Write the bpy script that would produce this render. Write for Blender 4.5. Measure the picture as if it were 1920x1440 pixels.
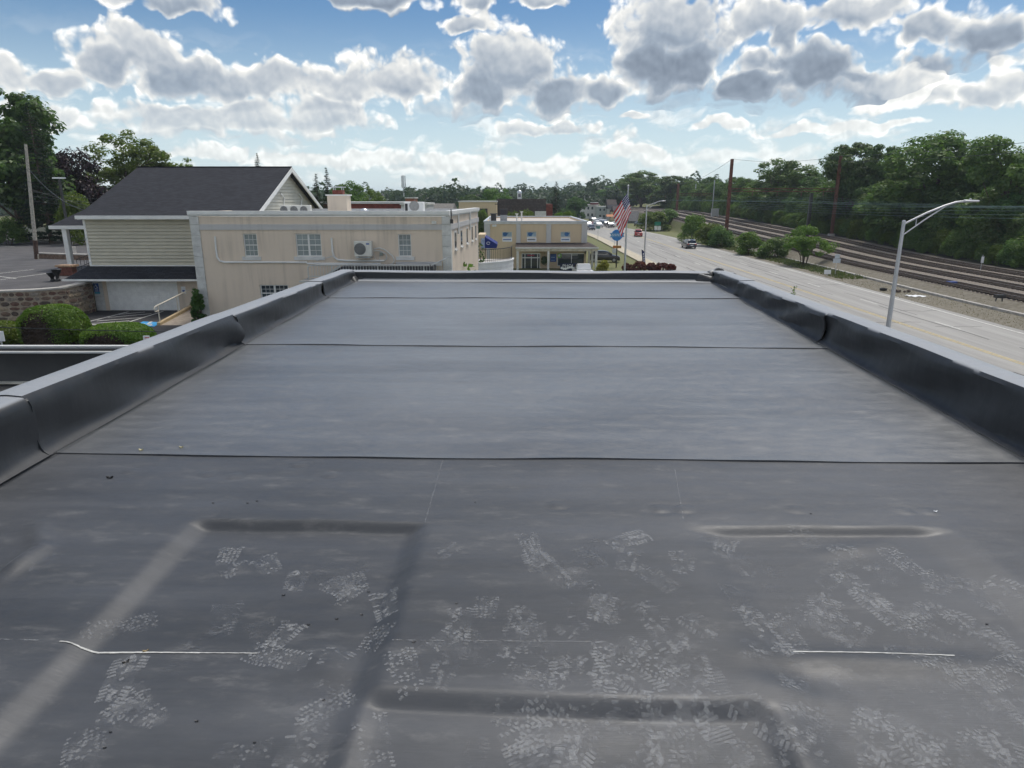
import bpy, bmesh, math, random
from mathutils import Vector, Matrix
import numpy as np

for _o in list(bpy.data.objects):
    bpy.data.objects.remove(_o)
SC = bpy.context.scene
COL = SC.collection
RAD = math.radians

# ------------------------------------------------------------------ camera
CAM = Vector((0.0, 0.0, 10.0))
FPX = 1260.0                      # focal length in pixels of the 1920 px wide photograph
PITCH = math.atan(348.0 / FPX)
_cp, _sp = math.cos(PITCH), math.sin(PITCH)
cam_data = bpy.data.cameras.new('camera')
cam_data.sensor_width = 36.0
cam_data.lens = FPX / 1920.0 * 36.0
cam_data.clip_start = 0.05
cam_data.clip_end = 20000.0
cam = bpy.data.objects.new('camera', cam_data)
cam.location = CAM
cam.rotation_euler = (math.pi / 2 - PITCH, 0, 0)
COL.objects.link(cam)
SC.camera = cam

def ray(px, py):
    """unit direction through a pixel of the 1920x1440 photograph"""
    v = Vector((px - 960.0, FPX * _cp + (720.0 - py) * _sp, -FPX * _sp + (720.0 - py) * _cp))
    return v.normalized()
def atY(px, py, Y):
    d = ray(px, py); return CAM + d * (Y / d.y)
def atX(px, py, X):
    d = ray(px, py); return CAM + d * (X / d.x)
def atZ(px, py, z):
    d = ray(px, py); return CAM + d * ((z - CAM.z) / d.z)

# ------------------------------------------------------------------ light, exposure
SUN_AZ, SUN_EL = RAD(36.0), RAD(64.0)       # azimuth clockwise from +Y (high ahead, to the right, veiled by cloud)
SC.render.engine = 'CYCLES'
SC.cycles.use_denoising = True
SC.cycles.use_adaptive_sampling = True
SC.cycles.adaptive_threshold = 0.02
SC.cycles.max_bounces = 8
SC.cycles.diffuse_bounces = 3
SC.cycles.glossy_bounces = 3
SC.cycles.transmission_bounces = 5
SC.cycles.transparent_max_bounces = 24
SC.cycles.caustics_reflective = False
SC.cycles.caustics_refractive = False
SC.view_settings.view_transform = 'Standard'
SC.view_settings.look = 'None'
SC.view_settings.gamma = 1.0
SC.view_settings.use_curve_mapping = False
SC.view_settings.exposure = 1.08

sun_data = bpy.data.lights.new('sun', 'SUN')
sun_data.energy = 1.5
sun_data.angle = RAD(22.0)
sun_data.color = (1.0, 0.95, 0.87)
sun = bpy.data.objects.new('sun', sun_data)
sun_dir = Vector((math.sin(SUN_AZ) * math.cos(SUN_EL), math.cos(SUN_AZ) * math.cos(SUN_EL), math.sin(SUN_EL)))
sun.rotation_euler = sun_dir.to_track_quat('Z', 'Y').to_euler()
sun.location = (0, 0, 60)
COL.objects.link(sun)

# ------------------------------------------------------------------ sky: Nishita air + cumulus layer
def N(nt, typ, **kw):
    n = nt.nodes.new(typ)
    for k, v in kw.items():
        if k == 'ins':
            for i, val in v.items():
                if hasattr(val, 'is_output') or isinstance(val, bpy.types.NodeSocket):
                    nt.links.new(val, n.inputs[i])
                else:
                    n.inputs[i].default_value = val
        else:
            setattr(n, k, v)
    return n
def M_(nt, op, a, b=None, c=None, clamp=False):
    n = nt.nodes.new('ShaderNodeMath'); n.operation = op; n.use_clamp = clamp
    for i, v in enumerate((a, b, c)):
        if v is None: continue
        if isinstance(v, bpy.types.NodeSocket): nt.links.new(v, n.inputs[i])
        else: n.inputs[i].default_value = v
    return n.outputs[0]
def VM_(nt, op, a, b=None, c=None, out=0):
    n = nt.nodes.new('ShaderNodeVectorMath'); n.operation = op
    for i, v in enumerate((a, b, c)):
        if v is None: continue
        if isinstance(v, bpy.types.NodeSocket): nt.links.new(v, n.inputs[i])
        else: n.inputs[i].default_value = v
    return n.outputs[out]
def SSTEP(nt, x, lo, hi, a=0.0, b=1.0):
    n = N(nt, 'ShaderNodeMapRange', interpolation_type='SMOOTHSTEP', ins={0: x, 1: lo, 2: hi, 3: a, 4: b})
    return n.outputs[0]
def MIXC(nt, f, a, b, blend='MIX'):
    n = nt.nodes.new('ShaderNodeMix'); n.data_type = 'RGBA'; n.blend_type = blend
    for i, v in ((0, f), (6, a), (7, b)):
        if isinstance(v, bpy.types.NodeSocket): nt.links.new(v, n.inputs[i])
        else: n.inputs[i].default_value = v if i == 0 else (tuple(v) + (1.0,))[:4]
    return n.outputs[2]

# cumulus heaps as seen in the photograph: (x, y, half width, half height, height of the flat base)
CLOUDS = [
    [(265, 88, 95, 52), (195, 122, 75, 50), (345, 150, 105, 52), (430, 160, 80, 36), 196],
    [(330, 222, 140, 34), (470, 215, 100, 42), (600, 218, 130, 44), 252],
    [(520, 150, 95, 42), (640, 160, 95, 46), (745, 150, 88, 52), 198],
    [(22, 128, 70, 42), (105, 155, 62, 34), 186],
    [(320, 2, 125, 30), 36],
    [(690, -14, 150, 30), 22],
    [(955, 120, 105, 72), (905, 165, 75, 60), (1035, 178, 85, 52), 224],
    [(882, 44, 62, 24), 64],
    [(985, 242, 62, 17), (1068, 244, 72, 20), 262],
    [(1262, 40, 125, 95), (1225, 130, 85, 66), (1300, 120, 70, 60), 188],
    [(1400, 165, 70, 42), (1475, 60, 48, 60), (1530, 130, 105, 62), 192],
    [(1590, 22, 150, 46), (1420, 40, 75, 50), 84],
    [(1740, 48, 85, 44), (1850, 70, 110, 52), 122],
    [(1185, 216, 30, 10), (1690, 146, 52, 15), 226],
    [(1832, 184, 55, 26), (1905, 160, 50, 40), 214],
    [(1130, 172, 52, 28), 200],
    [(100, 222, 90, 22), (30, 200, 60, 20), 244],
    [(1010, -2, 52, 18), (620, 80, 40, 14), 30],
    [(560, 300, 120, 16), (700, 296, 90, 22), (850, 310, 110, 20), (1000, 312, 90, 18), (380, 285, 120, 16), 332],
    [(1360, 235, 60, 14), (1530, 245, 160, 14), (1650, 235, 110, 12), (1200, 288, 70, 20), 306],
]
CLOUD_GROW = 1.05
GLOOM = {1262: 1.08, 690: 1.1, 955: 1.05, 1400: 1.1, 1590: 0.85, 1740: 1.0, 22: 0.6, 520: 0.75, 265: 0.9, 330: 0.8, 100: 0.55, 560: 0.3, 1360: 0.35, 985: 0.7, 1185: 0.4, 1832: 0.6}
world = bpy.data.worlds.new('World')
SC.world = world
world.use_nodes = True
world.cycles.sampling_method = 'NONE'
wt = world.node_tree
for n_ in list(wt.nodes): wt.nodes.remove(n_)

def angles(v):
    return (math.atan2(v.x, v.y), math.asin(v.z))

tc = N(wt, 'ShaderNodeTexCoord')
dirn = tc.outputs['Generated']
s0 = N(wt, 'ShaderNodeSeparateXYZ', ins={0: dirn})
# everything is worked out in azimuth and elevation; outlines are warped to make them ragged
az0 = M_(wt, 'ARCTAN2', s0.outputs[0], s0.outputs[1])
el0 = M_(wt, 'ARCSINE', s0.outputs[2])
ae0 = N(wt, 'ShaderNodeCombineXYZ', ins={0: az0, 1: el0}).outputs[0]
wn = N(wt, 'ShaderNodeTexNoise', noise_dimensions='2D', ins={0: ae0, 2: 17.0, 3: 2.0, 4: 0.55})
ae = VM_(wt, 'MULTIPLY_ADD', VM_(wt, 'SUBTRACT', wn.outputs['Color'], (0.5, 0.5, 0.5)), (0.05, 0.035, 0.0), ae0)
el = N(wt, 'ShaderNodeSeparateXYZ', ins={0: ae}).outputs[1]
aeh = VM_(wt, 'MULTIPLY_ADD', VM_(wt, 'SUBTRACT', ae, ae0), (0.3, 0.3, 0.0), ae0)
total = None; sw = None; su = None; sd = None
for cl in CLOUDS:
    base = angles(ray(cl[0][0], cl[-1]))[1]
    cur = None
    for (x, y, rx, ry) in cl[:-1]:
        a0, e0 = angles(ray(x, y))
        a1 = (angles(ray(x + rx, y))[0] - a0) * CLOUD_GROW
        e1 = (angles(ray(x, y - ry))[1] - e0) * CLOUD_GROW
        ln = VM_(wt, 'LENGTH', VM_(wt, 'MULTIPLY_ADD', ae, (1 / a1, 1 / e1, 0), (-a0 / a1, -e0 / e1, 0)), out=1)
        cur = ln if cur is None else M_(wt, 'SMOOTH_MIN', cur, ln, 0.35)
    # flat base: what lies under the base height thins out quickly
    cur = M_(wt, 'ADD', cur, M_(wt, 'MULTIPLY', M_(wt, 'MAXIMUM', M_(wt, 'SUBTRACT', base, el), 0.0), 40.0))
    # how high above its base a heap is at this point (sunlit heads, grey feet)
    w_ = M_(wt, 'SUBTRACT', 1.6, cur, clamp=True)
    hgt = max(base - 0, 0) and (angles(ray(cl[0][0], min(c[1] - c[3] for c in cl[:-1])))[1] - base)
    u_ = M_(wt, 'MULTIPLY_ADD', el, 1.0 / hgt, -base / hgt)
    su = M_(wt, 'MULTIPLY', w_, u_) if su is None else M_(wt, 'MULTIPLY_ADD', w_, u_, su)
    sw = w_ if sw is None else M_(wt, 'ADD', sw, w_)
    dk = GLOOM.get(cl[0][0], 0.95)
    sd = M_(wt, 'MULTIPLY', w_, dk) if sd is None else M_(wt, 'MULTIPLY_ADD', w_, dk, sd)
    total = cur if total is None else M_(wt, 'SMOOTH_MIN', total, cur, 0.12)
gloom = M_(wt, 'DIVIDE', sd, M_(wt, 'MAXIMUM', sw, 0.02))
upness = M_(wt, 'DIVIDE', su, M_(wt, 'MAXIMUM', sw, 0.02), clamp=True)
field = M_(wt, 'SUBTRACT', 1.0, total)
# scattered heaps over the rest of the sky
gen = N(wt, 'ShaderNodeTexNoise', noise_dimensions='2D', ins={0: VM_(wt, 'MULTIPLY', ae, (1.0, 2.0, 0.0)), 2: 5.0, 3: 2.0, 4: 0.5}).outputs[0]
front = SSTEP(wt, s0.outputs[1], 0.45, 0.75)
genf = M_(wt, 'MULTIPLY', M_(wt, 'SUBTRACT', gen, M_(wt, 'MULTIPLY_ADD', front, 0.12, 0.5)), 4.0)
field = M_(wt, 'MAXIMUM', field, genf)
# billows: round heads in two sizes
def heads(v, fine=True):
    v1 = N(wt, 'ShaderNodeTexVoronoi', voronoi_dimensions='2D', feature='SMOOTH_F1', ins={0: v, 2: 24.0, 3: 0.0, 6: 0.35}).outputs[0]
    v2 = N(wt, 'ShaderNodeTexVoronoi', voronoi_dimensions='2D', feature='F1', ins={0: v, 2: 66.0, 3: 1.0, 4: 0.5, 5: 2.1}).outputs[0]
    return M_(wt, 'MULTIPLY_ADD', v2, -0.26, M_(wt, 'MULTIPLY_ADD', v1, -0.50, 0.37))
nz = N(wt, 'ShaderNodeTexNoise', noise_dimensions='2D', ins={0: ae, 2: 30.0, 3: 6.0, 4: 0.55}).outputs[0]
wisp = M_(wt, 'MULTIPLY', M_(wt, 'SUBTRACT', nz, 0.5), 0.95)
h0 = heads(aeh)
h1 = heads(VM_(wt, 'ADD', aeh, (0.003, 0.008, 0.0)))
D0 = M_(wt, 'ADD', M_(wt, 'ADD', M_(wt, 'MINIMUM', field, 0.9), wisp), h0)
alpha = SSTEP(wt, D0, -0.02, 0.34)
low = SSTEP(wt, s0.outputs[2], 0.02, 0.16)                       # distant heaps pale into the air
alpha = M_(wt, 'MULTIPLY', alpha, M_(wt, 'MULTIPLY_ADD', low, 0.35, 0.62))
thick = SSTEP(wt, M_(wt, 'ADD', M_(wt, 'ADD', field, M_(wt, 'MULTIPLY', wisp, 0.5)), M_(wt, 'MULTIPLY', h0, 0.45)), 0.12, 0.62)
thick = M_(wt, 'MAXIMUM', thick, SSTEP(wt, upness, 0.30, 0.0, 0.0, 0.85))
feet = SSTEP(wt, upness, 1.0, 0.15, 0.30, 1.0)
rim = M_(wt, 'MULTIPLY', M_(wt, 'SUBTRACT', h0, h1), M_(wt, 'MULTIPLY_ADD', thick, -0.75, 1.20))
dark = M_(wt, 'MULTIPLY', M_(wt, 'MULTIPLY', M_(wt, 'MULTIPLY', thick, gloom), feet), M_(wt, 'MULTIPLY_ADD', low, -0.70, -0.10))
lum = M_(wt, 'ADD', M_(wt, 'ADD', dark, 0.93), rim, clamp=True)
cr = N(wt, 'ShaderNodeValToRGB', ins={0: lum})
e_ = cr.color_ramp.elements
e_[0].position = 0.0; e_[0].color = (0.17, 0.205, 0.26, 1)
e_[1].position = 1.0; e_[1].color = (0.95, 0.94, 0.90, 1)
for p_, c_ in ((0.3, (0.27, 0.32, 0.385, 1)), (0.6, (0.47, 0.50, 0.53, 1)), (0.85, (0.72, 0.715, 0.69, 1))):
    k = e_.new(p_); k.color = c_
sky = N(wt, 'ShaderNodeTexSky', sky_type='NISHITA', sun_disc=False, sun_elevation=SUN_EL, sun_rotation=SUN_AZ,
        altitude=100.0, air_density=1.0, dust_density=0.6, ozone_density=1.6)
# faint streaky cloud low in the distance
stn = N(wt, 'ShaderNodeTexNoise', noise_dimensions='2D', ins={0: VM_(wt, 'MULTIPLY', ae, (1.0, 2.6, 0.0)), 2: 11.0, 3: 6.0, 4: 0.6}).outputs[0]
streak = M_(wt, 'MULTIPLY', M_(wt, 'MULTIPLY', SSTEP(wt, stn, 0.47, 0.66), SSTEP(wt, s0.outputs[2], 0.22, 0.07)), SSTEP(wt, s0.outputs[2], 0.0, 0.03, 0.0, 0.55))
alpha = M_(wt, 'MAXIMUM', alpha, streak)
veil = M_(wt, 'MULTIPLY', SSTEP(wt, s0.outputs[2], 0.26, 0.0), 0.75)
skyb = N(wt, 'ShaderNodeHueSaturation', ins={1: 1.3, 2: 1.15, 4: sky.outputs[0]}).outputs[0]
skyc = MIXC(wt, veil, skyb, (9.6, 11.6, 12.8))
bg_sky = N(wt, 'ShaderNodeBackground', ins={0: skyc, 1: 0.037})
# mostly unseen heaps away from the sun, front-lit, brightened to lift the facades
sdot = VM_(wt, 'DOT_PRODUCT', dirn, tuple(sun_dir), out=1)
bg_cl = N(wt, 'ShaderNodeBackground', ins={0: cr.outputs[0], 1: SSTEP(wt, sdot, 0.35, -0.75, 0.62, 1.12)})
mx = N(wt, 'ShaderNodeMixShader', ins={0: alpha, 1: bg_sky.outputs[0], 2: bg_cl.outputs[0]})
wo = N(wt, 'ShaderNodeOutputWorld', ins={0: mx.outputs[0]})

# ------------------------------------------------------------------ helpers
def mesh_from(name, verts, faces, mats, midx=None, smooth=False):
    me = bpy.data.meshes.new(name)
    me.from_pydata(verts, [], faces)
    for m in (mats if isinstance(mats, (list, tuple)) else [mats]):
        me.materials.append(m)
    if midx: me.polygons.foreach_set('material_index', midx)
    if smooth: me.polygons.foreach_set('use_smooth', [True] * len(me.polygons))
    me.update()
    return me

class MB:
    """collects simple solids; build() links them as one mesh object"""
    def __init__(self): self.v = []; self.f = []; self.m = []
    def add(self, vs, fs, mi=0):
        o = len(self.v); self.v += [tuple(p) for p in vs]
        for f in fs: self.f.append([i + o for i in f]); self.m.append(mi)
        return self
    def box(self, x0, x1, y0, y1, z0, z1, mi=0):
        vs = [(x, y, z) for z in (z0, z1) for y in (y0, y1) for x in (x0, x1)]
        return self.add(vs, [(0, 2, 3, 1), (4, 5, 7, 6), (0, 1, 5, 4), (2, 6, 7, 3), (0, 4, 6, 2), (1, 3, 7, 5)], mi)
    def bar(self, a, b, w, h=None, up=(0, 0, 1), mi=0):
        """square bar from a to b"""
        a, b = Vector(a), Vector(b); h = w if h is None else h
        d = (b - a).normalized(); up = Vector(up)
        if abs(d.dot(up)) > 0.99: up = Vector((0, 1, 0))
        s = d.cross(up).normalized() * (w / 2); t = s.cross(d).normalized() * (h / 2)
        vs = [p + i * s + j * t for p in (a, b) for i, j in ((-1, -1), (1, -1), (1, 1), (-1, 1))]
        return self.add(vs, [(3, 2, 1, 0), (4, 5, 6, 7), (0, 1, 5, 4), (1, 2, 6, 5), (2, 3, 7, 6), (3, 0, 4, 7)], mi)
    def tube(self, pts, r, n=8, r2=None, caps=True, mi=0):
        pts = [Vector(p) for p in pts]; k = len(pts)
        rs = r if isinstance(r, (list, tuple)) else [r + ((r2 if r2 is not None else r) - r) * i / max(k - 1, 1) for i in range(k)]
        o = len(self.v); ref = None
        for i, p in enumerate(pts):
            d = (pts[min(i + 1, k - 1)] - pts[max(i - 1, 0)]).normalized()
            if ref is None: ref = Vector((0, 0, 1)) if abs(d.z) < 0.9 else Vector((0, 1, 0))
            s = d.cross(ref).normalized(); t = s.cross(d).normalized()
            ref = t
            for j in range(n):
                a = 2 * math.pi * j / n
                self.v.append(tuple(p + (s * math.cos(a) + t * math.sin(a)) * rs[i]))
        for i in range(k - 1):
            for j in range(n):
                j2 = (j + 1) % n
                self.f.append([o + i * n + j, o + i * n + j2, o + (i + 1) * n + j2, o + (i + 1) * n + j]); self.m.append(mi)
        if caps:
            self.f.append([o + j for j in reversed(range(n))]); self.m.append(mi)
            self.f.append([o + (k - 1) * n + j for j in range(n)]); self.m.append(mi)
        return self
    def lathe(self, prof, c=(0, 0, 0), n=16, axis='z', mi=0):
        """prof: (radius, height) pairs"""
        o = len(self.v)
        for r, h in prof:
            for j in range(n):
                a = 2 * math.pi * j / n; x, y = r * math.cos(a), r * math.sin(a)
                p = (x, y, h) if axis == 'z' else ((h, x, y) if axis == 'x' else (x, -h, y) if axis == '-y' else (x, h, y))
                self.v.append((p[0] + c[0], p[1] + c[1], p[2] + c[2]))
        for i in range(len(prof) - 1):
            for j in range(n):
                j2 = (j + 1) % n
                self.f.append([o + i * n + j, o + i * n + j2, o + (i + 1) * n + j2, o + (i + 1) * n + j]); self.m.append(mi)
        self.f.append([o + j for j in reversed(range(n))]); self.m.append(mi)
        self.f.append([o + (len(prof) - 1) * n + j for j in range(n)]); self.m.append(mi)
        return self
    def prism(self, poly, d, mi=0):
        """closed prism: polygon of 3D points pushed along d"""
        k = len(poly); a = [Vector(p) for p in poly]; b = [p + Vector(d) for p in a]
        fs = [list(reversed(range(k))), [k + i for i in range(k)]] + [[i, (i + 1) % k, k + (i + 1) % k, k + i] for i in range(k)]
        return self.add(a + b, fs, mi)
    def sheet(self, rows, mi=0):
        """grid of points rows[i][j]"""
        n = len(rows[0]); o = len(self.v)
        for r in rows: self.v += [tuple(p) for p in r]
        for i in range(len(rows) - 1):
            for j in range(n - 1):
                self.f.append([o + i * n + j, o + i * n + j + 1, o + (i + 1) * n + j + 1, o + (i + 1) * n + j]); self.m.append(mi)
        return self
    def build(self, name, mats, parent=None, smooth=False, recalc=True, bevel=0):
        off = Vector((0, 0, 0))
        if parent is not None:
            off = Vector(parent.get('_base', (0, 0, 0)))
        vs = [(p[0] - off.x, p[1] - off.y, p[2] - off.z) for p in self.v]
        me = mesh_from(name, vs, self.f, mats, self.m if isinstance(mats, (list, tuple)) and len(mats) > 1 else None)
        if recalc or bevel:
            bm = bmesh.new(); bm.from_mesh(me)
            if recalc: bmesh.ops.recalc_face_normals(bm, faces=bm.faces)
            if bevel:
                bmesh.ops.bevel(bm, geom=[e for e in bm.edges if e.is_manifold and e.calc_face_angle(0) > 0.6],
                                offset=bevel, segments=1, affect='EDGES', clamp_overlap=True)
            bm.to_mesh(me); bm.free()
        if smooth:
            me.polygons.foreach_set('use_smooth', [True] * len(me.polygons))
            try: me.set_sharp_from_angle(angle=RAD(40))
            except Exception: pass
        return link(name, me, parent)

def link(name, me, parent=None):
    o = bpy.data.objects.new(name, me); COL.objects.link(o)
    if parent is not None: o.parent = parent
    if parent is not None and '_base' in parent: o['_base'] = parent['_base']
    return o

def thing(name, label, cat, loc=(0, 0, 0), rz=0.0, group=None, local=False):
    """an Empty at the base of a thing; its parts are built in world space unless local"""
    o = bpy.data.objects.new(name, None); COL.objects.link(o)
    o.empty_display_size = 0.2
    o.location = loc; o.rotation_euler = (0, 0, rz)
    o['_base'] = (0.0, 0.0, 0.0) if local else tuple(float(c) for c in loc)
    tag(o, label, cat, group)
    return o
def tag(o, label, cat, group=None):
    o['label'] = label; o['category'] = cat
    if group: o['group'] = group
    return o
def structure(o): o['kind'] = 'structure'; return o
def stuff(o, label=None, cat=None):
    o['kind'] = 'stuff'
    if label: o['label'] = label
    if cat: o['category'] = cat
    return o
def dup(root, loc, rz=0.0, label=None, scale=None, group=None):
    r = root.copy(); COL.objects.link(r); r.location = loc; r.rotation_euler = (0, 0, rz)
    if scale is not None: r.scale = scale if isinstance(scale, (tuple, list)) else (scale,) * 3
    if label: r['label'] = label
    if group: r['group'] = group
    for ch in root.children:
        c = ch.copy(); COL.objects.link(c); c.parent = r
        for g2 in ch.children:
            d = g2.copy(); COL.objects.link(d); d.parent = c
    return r

# ------------------------------------------------------------------ materials
_M = {}
def mat(name, col, rough=0.7, var=0.12, scale=3.0, bump=0.0, bscale=None, metal=0.0, spec=0.5, stretch=None, col2=None, coat=0.0):
    if name in _M: return _M[name]
    m = bpy.data.materials.new(name); m.use_nodes = True; _M[name] = m
    nt = m.node_tree; b = nt.nodes['Principled BSDF']
    b.inputs['Roughness'].default_value = rough; b.inputs['Metallic'].default_value = metal
    b.inputs['Specular IOR Level'].default_value = spec
    if coat: b.inputs['Coat Weight'].default_value = coat; b.inputs['Coat Roughness'].default_value = 0.08
    geo = N(nt, 'ShaderNodeNewGeometry')
    pos = geo.outputs['Position']
    if stretch: pos = VM_(nt, 'MULTIPLY', pos, stretch)
    nz = N(nt, 'ShaderNodeTexNoise', ins={0: pos, 2: scale, 3: 6.0, 4: 0.62})
    f = SSTEP(nt, nz.outputs[0], 0.25, 0.75)
    c2 = col2 or tuple(c * (1 - 2 * var) for c in col)
    c1 = col if col2 else tuple(min(1, c * (1 + var)) for c in col)
    nt.links.new(MIXC(nt, f, c2, c1), b.inputs['Base Color'])
    if bump:
        nb = N(nt, 'ShaderNodeTexNoise', ins={0: pos, 2: bscale or scale * 12, 3: 4.0})
        bp = N(nt, 'ShaderNodeBump', ins={0: bump, 1: 0.02, 2: nb.outputs[0]}) if False else nt.nodes.new('ShaderNodeBump')
        bp.inputs['Strength'].default_value = bump; bp.inputs['Distance'].default_value = 0.02
        nt.links.new(nb.outputs[0], bp.inputs['Height']); nt.links.new(bp.outputs[0], b.inputs['Normal'])
    return m
def stucco(name, col, streak=0.25):
    """painted stucco with rain streaks running down and fine grain"""
    m = bpy.data.materials.new(name); m.use_nodes = True; nt = m.node_tree; b = nt.nodes['Principled BSDF']
    b.inputs['Roughness'].default_value = 0.9; b.inputs['Specular IOR Level'].default_value = 0.2
    pos = N(nt, 'ShaderNodeNewGeometry').outputs['Position']
    st = N(nt, 'ShaderNodeTexNoise', ins={0: VM_(nt, 'MULTIPLY', pos, (3.2, 3.2, 0.18)), 2: 1.0, 3: 6.0, 4: 0.6}).outputs[0]
    bl = N(nt, 'ShaderNodeTexNoise', ins={0: pos, 2: 0.5, 3: 4.0}).outputs[0]
    f = M_(nt, 'MULTIPLY', SSTEP(nt, st, 0.44, 0.72), SSTEP(nt, bl, 0.3, 0.7))
    c = MIXC(nt, M_(nt, 'MULTIPLY', f, streak * 2.4, clamp=True), col, tuple(k * 0.62 for k in col))
    gr = N(nt, 'ShaderNodeTexNoise', ins={0: pos, 2: 40.0, 3: 3.0}).outputs[0]
    c = MIXC(nt, SSTEP(nt, gr, 0.3, 0.7, 0.0, 0.16), c, tuple(k * 0.7 for k in col))
    nt.links.new(c, b.inputs['Base Color'])
    bp = nt.nodes.new('ShaderNodeBump'); bp.inputs['Strength'].default_value = 0.25; bp.inputs['Distance'].default_value = 0.01
    nt.links.new(gr, bp.inputs['Height']); nt.links.new(bp.outputs[0], b.inputs['Normal'])
    return m
def shingle(name, col):
    """asphalt shingles: courses and staggered tabs of slightly different tone"""
    m = bpy.data.materials.new(name); m.use_nodes = True; nt = m.node_tree; b = nt.nodes['Principled BSDF']
    b.inputs['Roughness'].default_value = 0.92; b.inputs['Specular IOR Level'].default_value = 0.2
    pos = N(nt, 'ShaderNodeNewGeometry').outputs['Position']
    sp = N(nt, 'ShaderNodeSeparateXYZ', ins={0: pos})
    run = N(nt, 'ShaderNodeCombineXYZ', ins={0: sp.outputs[0], 1: M_(nt, 'ADD', M_(nt, 'MULTIPLY', sp.outputs[1], 0.92), M_(nt, 'MULTIPLY', sp.outputs[2], 0.42))}).outputs[0]
    br = nt.nodes.new('ShaderNodeTexBrick')
    nt.links.new(run, br.inputs[0])
    for k, v in (('Color1', tuple(c * 1.25 for c in col) + (1,)), ('Color2', tuple(c * 0.72 for c in col) + (1,)), ('Mortar', tuple(c * 0.35 for c in col) + (1,)),
                 ('Scale', 1.0), ('Mortar Size', 0.012), ('Brick Width', 0.33), ('Row Height', 0.145)):
        br.inputs[k].default_value = v
    nz = N(nt, 'ShaderNodeTexNoise', ins={0: pos, 2: 60.0, 3: 3.0}).outputs[0]
    nt.links.new(MIXC(nt, SSTEP(nt, nz, 0.3, 0.7, 0.0, 0.5), br.outputs[0], tuple(c * 0.8 for c in col)), b.inputs['Base Color'])
    bp = nt.nodes.new('ShaderNodeBump'); bp.inputs['Strength'].default_value = 0.6; bp.inputs['Distance'].default_value = 0.02
    nt.links.new(br.outputs[1], bp.inputs['Height']); bp.invert = True
    nt.links.new(bp.outputs[0], b.inputs['Normal'])
    return m
def leaf_mat(name, c1, c2, trans=0.45):
    m = bpy.data.materials.new(name); m.use_nodes = True; nt = m.node_tree
    for n in list(nt.nodes): nt.nodes.remove(n)
    geo = N(nt, 'ShaderNodeNewGeometry'); oi = N(nt, 'ShaderNodeObjectInfo')
    nz = N(nt, 'ShaderNodeTexNoise', ins={0: geo.outputs['Position'], 2: 0.55, 3: 3.0})
    f = M_(nt, 'ADD', M_(nt, 'MULTIPLY', geo.outputs['Random Per Island'], 0.55), SSTEP(nt, nz.outputs[0], 0.3, 0.7, 0.0, 0.45))
    col = MIXC(nt, f, c1, c2)
    hs = N(nt, 'ShaderNodeHueSaturation', ins={0: M_(nt, 'MULTIPLY_ADD', oi.outputs['Random'], 0.035, 0.482), 2: M_(nt, 'MULTIPLY_ADD', oi.outputs['Random'], 0.4, 0.8), 4: col})
    col = hs.outputs[0]
    d = N(nt, 'ShaderNodeBsdfDiffuse', ins={0: col})
    t = N(nt, 'ShaderNodeBsdfTranslucent', ins={0: MIXC(nt, 0.25, col, (0.15, 0.32, 0.04))})
    gl = N(nt, 'ShaderNodeBsdfGlossy', ins={0: (0.5, 0.5, 0.5, 1), 1: 0.45})
    mx = N(nt, 'ShaderNodeMixShader', ins={0: trans, 1: d.outputs[0], 2: t.outputs[0]})
    m2 = N(nt, 'ShaderNodeMixShader', ins={0: 0.04, 1: mx.outputs[0], 2: gl.outputs[0]})
    N(nt, 'ShaderNodeOutputMaterial', ins={0: m2.outputs[0]})
    return m
def glass_mat(name, col=(0.03, 0.045, 0.055), rough=0.06):
    return mat(name, col, rough=rough, var=0.15, scale=0.8, spec=0.9)

WHITE = mat('white_paint', (0.74, 0.74, 0.72), 0.45, 0.05, 2.0)
OFFWHITE = mat('white_trim', (0.62, 0.62, 0.60), 0.6, 0.08, 1.5)
METAL = mat('galvanised_steel', (0.52, 0.54, 0.55), 0.42, 0.1, 4.0, metal=0.6)
ALU = mat('brushed_aluminium', (0.60, 0.62, 0.64), 0.35, 0.06, 6.0, metal=0.8)
BLACK = mat('black_paint', (0.02, 0.02, 0.022), 0.4, 0.1, 3.0)
DARKGLASS = glass_mat('dark_glass')
PALEGLASS = glass_mat('curtained_glass', (0.24, 0.28, 0.29), 0.15)
RUST = mat('rusty_steel', (0.14, 0.055, 0.035), 0.85, 0.3, 4.0, bump=0.3)
CONC = mat('concrete', (0.42, 0.40, 0.37), 0.9, 0.15, 2.0, bump=0.2)
BARK = mat('bark', (0.10, 0.075, 0.055), 0.95, 0.3, 5.0, bump=0.6)
TEXTBLUE = mat('sign_blue', (0.015, 0.08, 0.32), 0.5, 0.05, 2.0)
SIGNWHITE = mat('sign_white', (0.78, 0.79, 0.80), 0.5, 0.03, 2.0)
SIGNRED = mat('sign_red', (0.55, 0.03, 0.04), 0.5, 0.05, 2.0)

def text_part(s, name, size, m, parent, loc, rot, extrude=0.002, align='CENTER'):
    """lettering as a thin raised mesh"""
    cu = bpy.data.curves.new(name, 'FONT'); cu.body = s; cu.size = size; cu.align_x = align; cu.align_y = 'CENTER'; cu.extrude = extrude
    cu.resolution_u = 2
    tmp = bpy.data.objects.new(name, cu); COL.objects.link(tmp)
    dg = bpy.context.evaluated_depsgraph_get()
    me = bpy.data.meshes.new_from_object(tmp.evaluated_get(dg))
    bpy.data.objects.remove(tmp)
    me.materials.clear(); me.materials.append(m)
    me.transform(Matrix.Translation(Vector(loc) - Vector(parent.get('_base', (0, 0, 0)) if parent else (0, 0, 0))) @ rot.to_4x4())
    return link(name, me, parent)
FACE_CAM = Matrix.Rotation(math.pi / 2, 3, 'X')        # text that faces -Y

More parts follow.
